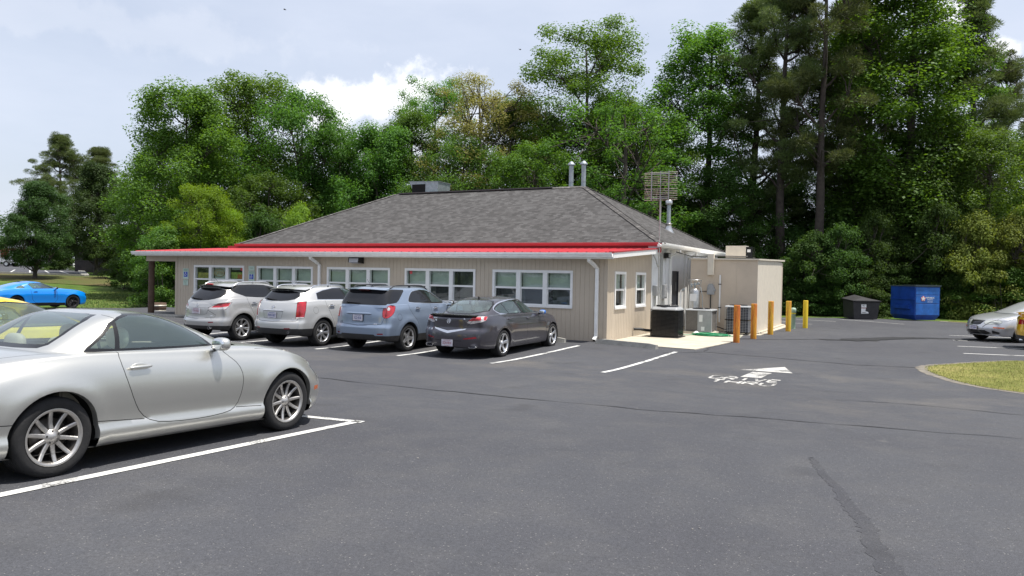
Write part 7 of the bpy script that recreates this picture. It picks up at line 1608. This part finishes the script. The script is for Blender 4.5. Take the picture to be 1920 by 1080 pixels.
# dark board fence
p0=at(140,80);p1=at(214,78); t=empty('board_fence',p0,'tall dark wooden board fence behind the upper lot kerb','fence'); L_=math.dist(p0[:2],p1[:2]); t.rotation_euler=(0,0,math.atan2(p1[1]-p0[1],p1[0]-p0[0]))
mb=MB(); k=0; dk=pm('dark_fence_wood',(.028,.024,.024),.95,var=.4,vs=3)
while k*.16<L_: mb.box(k*.16,k*.16+.145,-.012,.012+.01*(k%2),-.6,2.5+.02*math.sin(k*2.1)); k+=1
mb.build('boards',dk,t)
for k in range(4): mb=MB(); mb.box(L_*k/3-.06,L_*k/3+.06,.03,.15,-.6,2.5); mb.build('fence_post',dk,t)
# two birds far up
for u,v,d,lb in ((534,18,60,'tiny dark bird high in the upper left sky'),(975,93,70,'tiny dark bird in the sky above the roof')):
    r=(u-960)/1413.24*d; z=(540-v)/1413.24*d; c=Vector((0,0,1.95))+Vector((-.4636,.8859,-.0170))*d+Vector((.8857,.4639,.0189))*r+Vector((-.0246,.0063,.9997))*z
    mb=MB(); blob(mb,(0,0,0),.12,.035,.035,10,6,2); mb.add([(.03,0,.01),(-.05,0,.01),(-.06,.17,.08),(-.02,.30,.03),(.02,.16,.07)],[(0,1,2,3,4)],False); mb.add([(.03,0,.01),(-.05,0,.01),(-.06,-.17,.08),(-.02,-.30,.03),(.02,-.16,.07)],[(0,1,2,3,4)],False)
    o=mb.build('bird',M['black'],None,lb,'bird'); o.location=c; o.rotation_euler=(.3,0,1.0)
# ------------------------------------------------------------ trees
def leaf_mat(name,c_dark,c_light,trans=.35,rough=.55):
    m=bpy.data.materials.new(name); m.use_nodes=True; nt=m.node_tree; nt.nodes.clear()
    out=N(nt,'ShaderNodeOutputMaterial'); tc=N(nt,'ShaderNodeTexCoord'); oi=N(nt,'ShaderNodeObjectInfo')
    n=N(nt,'ShaderNodeTexNoise'); n.inputs['Scale'].default_value=1.1; n.inputs['Detail'].default_value=6; n.inputs['Roughness'].default_value=.75; LK(nt,tc.outputs['Object'],n.inputs[0])
    at_=N(nt,'ShaderNodeAttribute'); at_.attribute_name='leaf'
    a=N(nt,'ShaderNodeMath',operation='MULTIPLY_ADD'); LK(nt,n.outputs[0],a.inputs[0]); a.inputs[1].default_value=1.5; a.inputs[2].default_value=-.5
    b=N(nt,'ShaderNodeMath',operation='MULTIPLY_ADD'); LK(nt,at_.outputs['Fac'],b.inputs[0]); b.inputs[1].default_value=.5; LK(nt,a.outputs[0],b.inputs[2])
    mx=N(nt,'ShaderNodeMix',data_type='RGBA'); mx.clamp_factor=True; LK(nt,b.outputs[0],mx.inputs[0]); mx.inputs[6].default_value=(*c_dark,1); mx.inputs[7].default_value=(*c_light,1)
    hs=N(nt,'ShaderNodeHueSaturation'); mr=N(nt,'ShaderNodeMapRange'); mr.inputs[3].default_value=.8; mr.inputs[4].default_value=1.2; LK(nt,oi.outputs['Random'],mr.inputs[0]); LK(nt,mr.outputs[0],hs.inputs['Value']); LK(nt,mx.outputs[2],hs.inputs['Color'])
    mh=N(nt,'ShaderNodeMapRange'); mh.inputs[3].default_value=.485; mh.inputs[4].default_value=.515; LK(nt,oi.outputs['Random'],mh.inputs[0]); LK(nt,mh.outputs[0],hs.inputs['Hue'])
    p=N(nt,'ShaderNodeBsdfPrincipled'); p.inputs['Roughness'].default_value=rough; p.inputs['Specular IOR Level'].default_value=.22; LK(nt,hs.outputs[0],p.inputs['Base Color'])
    t=N(nt,'ShaderNodeBsdfTranslucent'); h2=N(nt,'ShaderNodeHueSaturation'); h2.inputs['Saturation'].default_value=1.15; h2.inputs['Value'].default_value=1.5; h2.inputs['Hue'].default_value=.485; LK(nt,hs.outputs[0],h2.inputs['Color']); LK(nt,h2.outputs[0],t.inputs[0])
    s=N(nt,'ShaderNodeMixShader'); s.inputs[0].default_value=trans; LK(nt,p.outputs[0],s.inputs[1]); LK(nt,t.outputs[0],s.inputs[2]); LK(nt,s.outputs[0],out.inputs[0]); return m
L_={'green':leaf_mat('leaf_green',(.038,.086,.016),(.118,.222,.042),.42),'fresh':leaf_mat('leaf_fresh_green',(.048,.106,.017),(.145,.262,.048),.42),
    'lime':leaf_mat('leaf_yellow_green',(.11,.21,.02),(.22,.38,.04),.4),'bright':leaf_mat('leaf_lime',(.12,.23,.03),(.26,.42,.06),.4),
    'dark':leaf_mat('leaf_dark_green',(.022,.052,.013),(.068,.125,.030),.28),'olive':leaf_mat('leaf_olive_brown',(.16,.17,.045),(.34,.33,.11)),
    'pine':leaf_mat('pine_needles',(.050,.078,.026),(.145,.185,.060),.28),'pinebrown':leaf_mat('pine_needles_pale',(.08,.105,.035),(.18,.21,.075),.28),
    'under':leaf_mat('shaded_understory_leaf',(.027,.060,.013),(.085,.155,.033),.40,.7),'gold':leaf_mat('pale_shrub_leaf',(.10,.15,.025),(.25,.31,.07),.35,.7)}  # understory green darkened, shade of the wood put into its colour
BARK=pm('bark_grey',(.075,.062,.052),.95,var=.35,vs=5,bump=.6,bs=14); PBARK=pm('bark_pine',(.060,.047,.040),.95,var=.4,vs=4,bump=.7,bs=10)
def leaf_mesh(name,C,Rr,nper,size,seed,needle=False,flat=.75,drop=0):
    """many leaf-sized quads scattered through clumps centred at C with radii Rr"""
    g=np.random.default_rng(seed); C=np.asarray(C); Rr=np.asarray(Rr); k=len(C); idx=np.repeat(np.arange(k),nper); n=len(idx)
    d=g.normal(size=(n,3)); d/=np.linalg.norm(d,axis=1)[:,None]
    r=g.random(n)**(.42); pos=C[idx]+d*(r*Rr[idx])[:,None]*np.array([1,1,flat])
    if needle:
        nd=d+np.array([0,0,.35])+g.normal(size=(n,3))*.35; nd/=np.linalg.norm(nd,axis=1)[:,None]; side=np.cross(nd,g.normal(size=(n,3))); side/=np.linalg.norm(side,axis=1)[:,None]
        L=size*(.8+.5*g.random(n))[:,None]; w=size*.11
        v=np.stack([pos-side*w,pos+side*w,pos+nd*L+side*w*.3,pos+nd*L-side*w*.3],1)
    else:
        nr=d*.6+np.array([0,0,.85])+g.normal(size=(n,3))*.45; nr/=np.linalg.norm(nr,axis=1)[:,None]
        a=np.cross(nr,g.normal(size=(n,3))); a/=np.linalg.norm(a,axis=1)[:,None]; b=np.cross(nr,a); s=(size*(.65+.7*g.random(n)))[:,None]
        v=np.stack([pos-a*s*.5,pos-b*s*.36+a*s*.05,pos+a*s*.55,pos+b*s*.36+a*s*.05],1)
    v=v.reshape(-1,3).astype(np.float32); me=bpy.data.meshes.new(name); me.vertices.add(len(v)); me.vertices.foreach_set('co',v.ravel())
    me.loops.add(n*4); me.loops.foreach_set('vertex_index',np.arange(n*4,dtype=np.int32)); me.polygons.add(n); me.polygons.foreach_set('loop_start',np.arange(0,n*4,4,dtype=np.int32)); me.polygons.foreach_set('loop_total',np.full(n,4,dtype=np.int32))
    at_=me.attributes.new('leaf','FLOAT','FACE'); at_.data.foreach_set('value',g.random(n).astype(np.float32)); me.update(); me.validate(); return me
def wood_mesh(name,trunk,clumps,r0,seed,nl=14,th=.02,mat=None):
    """tapered trunk, limbs to groups of clumps, twigs to each clump"""
    rg=random.Random(seed); mb=MB(); n=len(trunk); rs=[r0*(1-.86*(i/(n-1))**.9) for i in range(n)]; rs[0]*=1.35
    mb.tube(trunk,rs,10)
    T=[Vector(p) for p in trunk]; H=T[-1].z
    def on(z):
        for a,b in zip(T,T[1:]):
            if a.z<=z<=b.z: return a.lerp(b,(z-a.z)/max(b.z-a.z,1e-6))
        return T[-1]
    C=[Vector(c) for c in clumps]; seeds=rg.sample(C,min(nl,len(C))); groups={i:[] for i in range(len(seeds))}
    for c in C: groups[min(range(len(seeds)),key=lambda i:(seeds[i]-c).length)].append(c)
    for i,gp in groups.items():
        if not gp: continue
        m=sum(gp,Vector())/len(gp); st=on(max(T[0].z+H*.12,m.z-abs((m.xy-on(m.z).xy).length)*.75-.4)); rr=r0*(.42-.22*st.z/H)
        mid=st.lerp(m,.5)+Vector((rg.uniform(-.3,.3),rg.uniform(-.3,.3),-.2+rg.uniform(-.2,.2))); path=[st,st.lerp(mid,.5)+Vector((0,0,-.08)),mid,mid.lerp(m,.55),m]
        mb.tube(path,[rr,rr*.8,rr*.62,rr*.45,rr*.28],7)
        for c in gp:
            q=path[2].lerp(m,rg.random()); k=q.lerp(c,.5)+Vector((rg.uniform(-.15,.15),rg.uniform(-.15,.15),rg.uniform(-.1,.1))); mb.tube([q,k,c],[th*1.6,th,th*.5],4,cap=False)
    me=bpy.data.meshes.new(name); me.from_pydata([tuple(v) for v in mb.v],[],mb.f); me.polygons.foreach_set('use_smooth',[True]*len(mb.f)); me.materials.append(mat or BARK); me.update(); return me
def crown_pts(n,H,z0,prof,W,seed,bias=.5,amp=1):
    """clump centres inside a crown envelope; lobes make the outline uneven"""
    rg=random.Random(seed); out=[]; lob=[(rg.uniform(0,6.28),rg.uniform(.0,1),rg.uniform(.25,.5),rg.uniform(-.42,.16)*amp) for _ in range(16)]
    while len(out)<n:
        t=rg.random(); a=rg.uniform(0,6.283); q=rg.random()**bias; r=W/2*prof(t)
        k=1
        for la,lt,lw,ls in lob: k+=ls*math.exp(-((math.cos(a-la)-1)**2/.25+(t-lt)**2/(lw*lw*.22)))
        out.append((math.cos(a)*r*q*k,math.sin(a)*r*q*k,z0+(H-z0)*t*max(.3,1+(.06 if amp<=1 else .45)*(k-1))))
    return out
def bend(H,seed,a=.25,n=9,tz0=-.5):
    rg=random.Random(seed); x=y=0; o=[]
    for i in range(n): o.append((x,y,tz0+(H-tz0)*i/(n-1))); x+=rg.uniform(-a,a)*.6; y+=rg.uniform(-a,a)*.6
    return o
rnd=lambda t:math.sqrt(max(0,1-(2*t-1)**2))
round_p=lambda t:max(.22,(math.sin(math.pi*min(1,t*.86+.12)))**.5)
tall_p=lambda t:max(.25,(1-t)**.34*min(1,.45+t*2.6))
KIND={}
def kind(key,H,z0,prof,W,n,nper,rc,leaf,seed,bark=BARK,needle=False,bias=.45,r0=.26,th=.02,nl=14,flat=.75,tall=.9,amp=1):
    P=crown_pts(n,H-rc*.6,z0,prof,(W-rc*.6)*1.18,seed,bias,amp); rg=random.Random(seed+1); Rr=[rc*rg.uniform(.6,1.25) for _ in P]
    KIND[key]=(wood_mesh(key+'_trunk',bend(H*tall,seed,H*.012),P,r0,seed,nl,th,bark),leaf_mesh(key+'_crown',P,Rr,nper,leaf,seed,needle,flat),H,W)
kind('broad_a',15,1.8,round_p,11,260,270,1.05,.145,11)
kind('broad_b',15,1.2,round_p,10.5,250,270,1.05,.145,12)
kind('broad_c',13,2.0,round_p,10,180,270,.98,.14,13)
kind('tall_a',20,4.0,lambda t:max(.3,math.sin(math.pi*(t*.72+.16))**.7),9.5,210,250,.98,.135,47,r0=.30,amp=.7)
kind('tall_b',20,2.5,tall_p,8,240,280,.95,.13,15,r0=.30)
kind('open_a',14,4.5,round_p,10,120,190,.80,.14,16,th=.035,nl=9,r0=.34)
kind('oval_a',9,1.3,lambda t:max(.15,math.sin(math.pi*(t*.80+.17))**.7),6.6,320,280,.66,.11,17,r0=.20,bias=.6)
kind('fine_a',15,3.5,round_p,8,170,240,.75,.085,18,th=.03,nl=16)
# pines: whorled limbs with tufts of needles toward their ends
def pine(key,H,z0,W,seed,ntier=15,r0=.34,pale=False):
    rg=random.Random(seed); P=[];Rr=[]
    for i in range(ntier):
        t=i/(ntier-1); z=z0+(H-z0)*t; L=W/2*(max(.16,(1-t)**.65)*(.55+.45*min(1,t*4)))*rg.uniform(.75,1.15)
        for j in range(rg.choice([3,4,5])):
            a=rg.uniform(0,6.283); l=L*rg.uniform(.6,1.1)
            for q in range(rg.choice([2,3,4])):
                f=.45+.6*rg.random(); P.append((math.cos(a)*l*f+rg.uniform(-.55,.55),math.sin(a)*l*f+rg.uniform(-.55,.55),z+l*f*.22+rg.uniform(-.35,.45))); Rr.append(rg.uniform(.38,.68))
    for _ in range(6): P.append((rg.uniform(-.6,.6),rg.uniform(-.6,.6),H-rg.uniform(0,1.2))); Rr.append(.55)
    KIND[key]=(wood_mesh(key+'_trunk',bend(H*.97,seed,.16,10),P,r0,seed,26,.028,PBARK),leaf_mesh(key+'_crown',P,Rr,300,.17,seed,True,.55),H,W)
pine('pine_a',22,8.5,9.5,21,17); pine('pine_b',22,6.0,9,22,19); pine('pine_c',18,8.0,12,23,25)
kind('shrub_a',4.6,.05,lambda t:max(.25,(1-t)**.5),4.6,95,230,.58,.10,31,r0=.07,tall=.6,nl=8,amp=1.7,flat=.6)
kind('shrub_b',4.2,.05,lambda t:max(.35,(1-t)**.38),5.0,90,230,.60,.105,32,r0=.07,tall=.6,nl=8,amp=1.7,flat=.6)
kind('fine_b',7,.5,round_p,5,150,330,.52,.065,34,r0=.10,nl=9)
kind('shrub_c',2.4,.02,lambda t:max(.3,(1-t)**.5),3.4,70,150,.48,.12,33,r0=.05,tall=.6,nl=6)
trg=random.Random(77)
def plant(key,mat,u,dist,H,Wd,label,cat='tree',name=None,group=None,x=None,y=None,rz=None,dz=0):
    tm,cm,h0,w0=KIND[key]
    if x is None: x,y,_=at(u,dist)
    name=name or {'p':'pine_tree','s':'shrub'}.get(key[0] if key[:2] in('pi','sh') else '','broadleaf_tree')
    t=empty(name,(x,y,tz(x,y)-.05+dz),label,cat,group,rz=trg.uniform(0,6.28) if rz is None else rz)
    if key[:5] in('broad','tall_','open_','fine_'): Wd*=1.22
    sx=Wd/w0; sz=H/h0; t.scale=(sx,sx,sz)
    a=link('trunk' if cat=='tree' else 'stems',tm,t); c=link('crown' if cat=='tree' else 'foliage',cm,t)
    if len(cm.materials)==0: cm.materials.append(L_['green'])
    c.material_slots[0].link='OBJECT'; c.material_slots[0].material=L_[mat]
    return t
# left: lot trees, distant pines, the big group
plant('oval_a','dark',65,64,8.5,5.7,'round dark green tree on the bank in front of the fire engine',rz=.3)
plant('oval_a','dark',180,74,11.3,6.8,'larger dark oval tree beside the board fence',rz=2.1)
plant('pine_c','pine',112,112,19.0,13,'tall distant pine rising behind the two dark oval trees',rz=.5)
plant('pine_c','pine',185,118,18.2,13,'distant pine with flat crown, right of the tallest far pine',rz=3.5)
plant('shrub_c','under',112,84,2.4,4.6,'low clipped hedge shrub at the edge of the upper lot','shrub')
plant('broad_a','fresh',350,52,14.8,9.6,'big spreading tree at the left end of the wood behind the porch',rz=.9)
plant('broad_b','fresh',462,57,17.2,9.6,'tallest tree of the left group, rounded dome crown behind the porch',rz=2.2)
plant('broad_c','green',560,54,15.2,7.8,'loose topped tree sloping down right of the left dome',rz=4.1)
plant('broad_c','green',298,58,11.5,5.4,'leafy tree filling the left flank of the big group',rz=1.1)
plant('broad_b','green',400,62,14,9,'tree standing behind the gap of the left group',rz=5.1)
plant('fine_b','lime',372,44,7.3,4.2,'yellow green small tree glowing above the porch roof','tree','small_tree',rz=1)
plant('fine_b','lime',425,45.5,6.0,3.2,'lower yellow green shrub right of the glowing small tree','shrub','shrub')
plant('shrub_b','bright',548,42.5,5.7,3.2,'bright lime bush peeping over the left end of the shingle roof','shrub')
plant('broad_c','green',505,50,8.6,6,'mid green tree behind the left end of the shingle roof',rz=.4)
plant('broad_c','under',264,60,8.8,4.4,'shaded tree at the left edge of the thicket',rz=2.4)
for i,(u,d,H,Wd,m,lb) in enumerate([(222,68,4.4,4.2,'under','leftmost thicket shrub at the end of the lawn'),(250,58,5.2,4.2,'under','thicket shrub in front of the shaded tree'),(290,45,4.0,3.4,'green','bushy shrub beside the lawn, left of the porch post'),(300,42,4.6,4.4,'green','tall shrub seen just right of the porch post'),(325,43,4.4,4.0,'green','shrub behind the red cabinet'),(350,46,5.8,5.0,'under','dark shrub under the yellow green tree'),(405,47,6.0,5.2,'under','dark shrub behind the left porch roof'),(465,47,6.4,5.2,'under','dark shrub above the start of the red gutter'),(500,46,5.4,4.6,'under','dark shrub left of the lime bush')]):
    plant('shrub_a' if i%2 else 'shrub_b',m,u,d,H,Wd,lb,'shrub')
# centre, behind the roof
for a in [('broad_b','green',632,54,12.6,6.4,'narrow peaked tree behind the roof fan housing, left side',1.2),('broad_a','green',705,52,12.6,7.0,'rounded tree directly behind the roof fan housing',3.1),
 ('tall_b','green',756,54,14.4,6.4,'green tree rising right of the fan housing',.4),('tall_a','fresh',806,58,17.2,6.0,'pointed tree just left of the brownish tree',2.6),
 ('fine_a','olive',893,53,16.2,8.6,'brownish olive tree with wispy top above the roof ridge',1.7),('broad_c','green',868,50,11.2,6.5,'green tree below the brownish one',5.2),
 ('broad_a','green',958,55,15.2,7.4,'green tree between the brownish tree and the flue pipes',4.4),('broad_c','fresh',1005,48,10.6,6.4,'leafy tree just left of the flue pipes',.9),
 ('tall_a','fresh',1090,53,19.8,9.0,'tallest tree above the two flue pipes',2.0),('open_a','green',1160,46,13.2,8.6,'open tree with dark forking limbs right of the flue pipes',2.9),
 ('broad_a','fresh',1135,55,15.6,7.0,'rounded shoulder tree right of the tallest tree above the flue pipes',3.3),('broad_b','green',1042,56,14.6,6.6,'rounded shoulder tree left of the tallest tree above the flue pipes',1.6),
 ('open_a','green',1205,50,12.0,7.6,'open limbed tree behind the rod grid aerial',5.5),('broad_b','green',1232,57,15.4,6.0,'tree filling the dip between the two tall ones',3.7),
 ('tall_b','fresh',1303,52,20.3,8.4,'tall narrow tree right of the rod grid aerial',.6),('broad_c','under',1340,49,9.5,6.4,'dark tree above the cold store',2.3),
 ('broad_b','under',1290,50,7.8,6.5,'low dark tree behind the right roof slope',4.9),('broad_b','under',660,58,10.0,9.5,'dark back row tree behind the left roof slope',.3)]:
    plant(a[0],a[1],a[2],a[3],a[4],a[5],a[6],rz=a[7])
# right: pines and tall broadleaves over a dense understory
for a in [('pine_b','pine',1408,52,20.5,11,'leftmost of the tall pines beside the cold store',.2),('pine_a','pine',1462,48,22.2,10.2,'wide pine with bare lower trunk above the bollards',1.4),('pine_a','pine',1532,46,23.5,9.8,'central pine whose straight trunk stands over the yellow bollard',2.9),
 ('pine_b','pine',1590,52,24,8.6,'pine crowded by the bright tree left of the black dumpster',4.0),('pine_a','pinebrown',1625,56,22,8.6,'pine with pale needles behind the black dumpster',5.3),
 ('tall_b','fresh',1672,48,24.5,10.4,'huge bright broadleaf tree above the blue dumpster',.8),('tall_a','green',1735,52,20.5,8.2,'tall green tree right of the huge bright one',3.3),
 ('pine_b','pine',1812,50,20.6,9.6,'pine leaning over the blue dumpster, upper right',1.8),('pine_a','pine',1872,56,18.5,8.6,'thin pine near the right picture edge',2.2),('broad_c','fresh',1850,46,11.4,7.0,'light green tree above the silver sedan, right',.5),
 ('broad_c','green',1765,47,12.5,6.6,'mid height tree behind the blue dumpster',4.6),('shrub_a','gold',1905,43,6.4,4.8,'pale shrub tree at the right edge',1.0),('broad_c','green',1935,50,12.5,7.5,'tree cut by the right picture edge',3.9),
 ('broad_b','under',1450,55,9.5,8.0,'dark tree behind the cold store roof',5.9),('broad_b','under',1530,56,10.2,8.0,'dark back tree behind the yellow bollard',.1),('broad_b','under',1615,54,11.2,8.4,'dark back tree above the black dumpster',2.5),('broad_b','under',1700,56,11,8.5,'dark back tree above the blue dumpster',3.8),('broad_c','under',1800,54,9.5,7.5,'dark back tree left of the pale shrub tree',5.0)]:
    plant(a[0],a[1],a[2],a[3],a[4],a[5],a[6],rz=a[7])
uu=[(1478,44.5,3.4,3.6),(1508,43.8,4.6,4.4),(1540,43.5,2.6,3.8),(1572,43.5,5.0,4.4),(1604,43.4,3.2,4.0),(1634,44.6,5.8,4.0),(1664,44.0,2.8,3.6),(1696,45.4,7.2,5.0),(1728,44.6,3.6,4.0),(1758,43.8,6.4,4.4),(1788,43.0,3.0,3.8),(1818,42.4,5.8,4.4),(1848,42.0,3.2,4.0),(1880,41.8,5.6,4.6),(1912,41.4,3.4,4.2),(1945,42.4,6.2,5.0)]
LB=['just right of the cold store','behind the yellow bollard','between the yellow bollard and black dumpster','left of the black dumpster','behind the black dumpster','right of the black dumpster','left of the blue dumpster','behind the blue dumpster left half','behind the blue dumpster right half','at the right side of the blue dumpster','where the verge begins','over the verge, left of the sedan','behind the silver sedan hood','behind the silver sedan windscreen','over the yellow car','cut by the right picture edge']
for i,(q,lb) in enumerate(zip(uu,LB)):
    plant(('shrub_a','shrub_b')[i%2],'gold' if i>=11 and i%2 else ('green' if i>=10 else 'under'),q[0],q[1],q[2],q[3],'woodland shrub '+lb,'shrub',group='understory shrubs along the back of the lot')
for i,(u,d,H) in enumerate([(1495,47,6.5),(1560,47,7),(1620,48,6.8),(1680,48,7.2),(1745,48,6.8),(1800,47,6.6),(1860,46,6.2),(1440,47,5.5),(1370,47,5.2)]):
    plant(('shrub_b','shrub_a')[i%2],'under',u+8,d+1,H*(1.0 if i%2 else .8),5.2,'tall understory shrub in the second row, '+['above the fourth bollard','above the yellow bollard','above the black dumpster','between the dumpsters','above the blue dumpster','right above the blue dumpster','above the sedan hood','above the cold store corner','above the refrigeration unit'][i],'shrub',group='second row understory shrubs')
# far-off wood all round, one mass behind everything
def far_wood(name,pts,seed,H,mat,label):
    rg=random.Random(seed); P=[];Rr=[]
    for x,y in pts:
        h=H*rg.uniform(.7,1.2)
        for _ in range(34):
            t=rg.random(); P.append((x+rg.uniform(-4,4),y+rg.uniform(-3,3),tz(x,y)+h*t)); Rr.append(rg.uniform(1.0,1.9))
    me=leaf_mesh(name,P,Rr,70,.34,seed); me.materials.append(L_[mat]); o=link(name,me); return tag(o,label,'wood',None,'stuff')
far_wood('distant_wood',[at(u,dd)[:2] for u,dd in [(-260,130),(-200,132),(-150,128),(-100,130),(-50,128),(-10,135),(30,138),(70,140),(110,135),(150,130),(190,125)]],41,9,'dark','distant dark wood behind the upper parking lot')
far_wood('reflection_trees',[(x,-46+4*math.sin(x*.2)) for x in range(-150,75,5)]+[(44,y) for y in range(-40,60,8)],42,11,'under','unseen tree line behind the viewer, added for reflections')  # added unseen trees; they only give windows and paint something to reflect
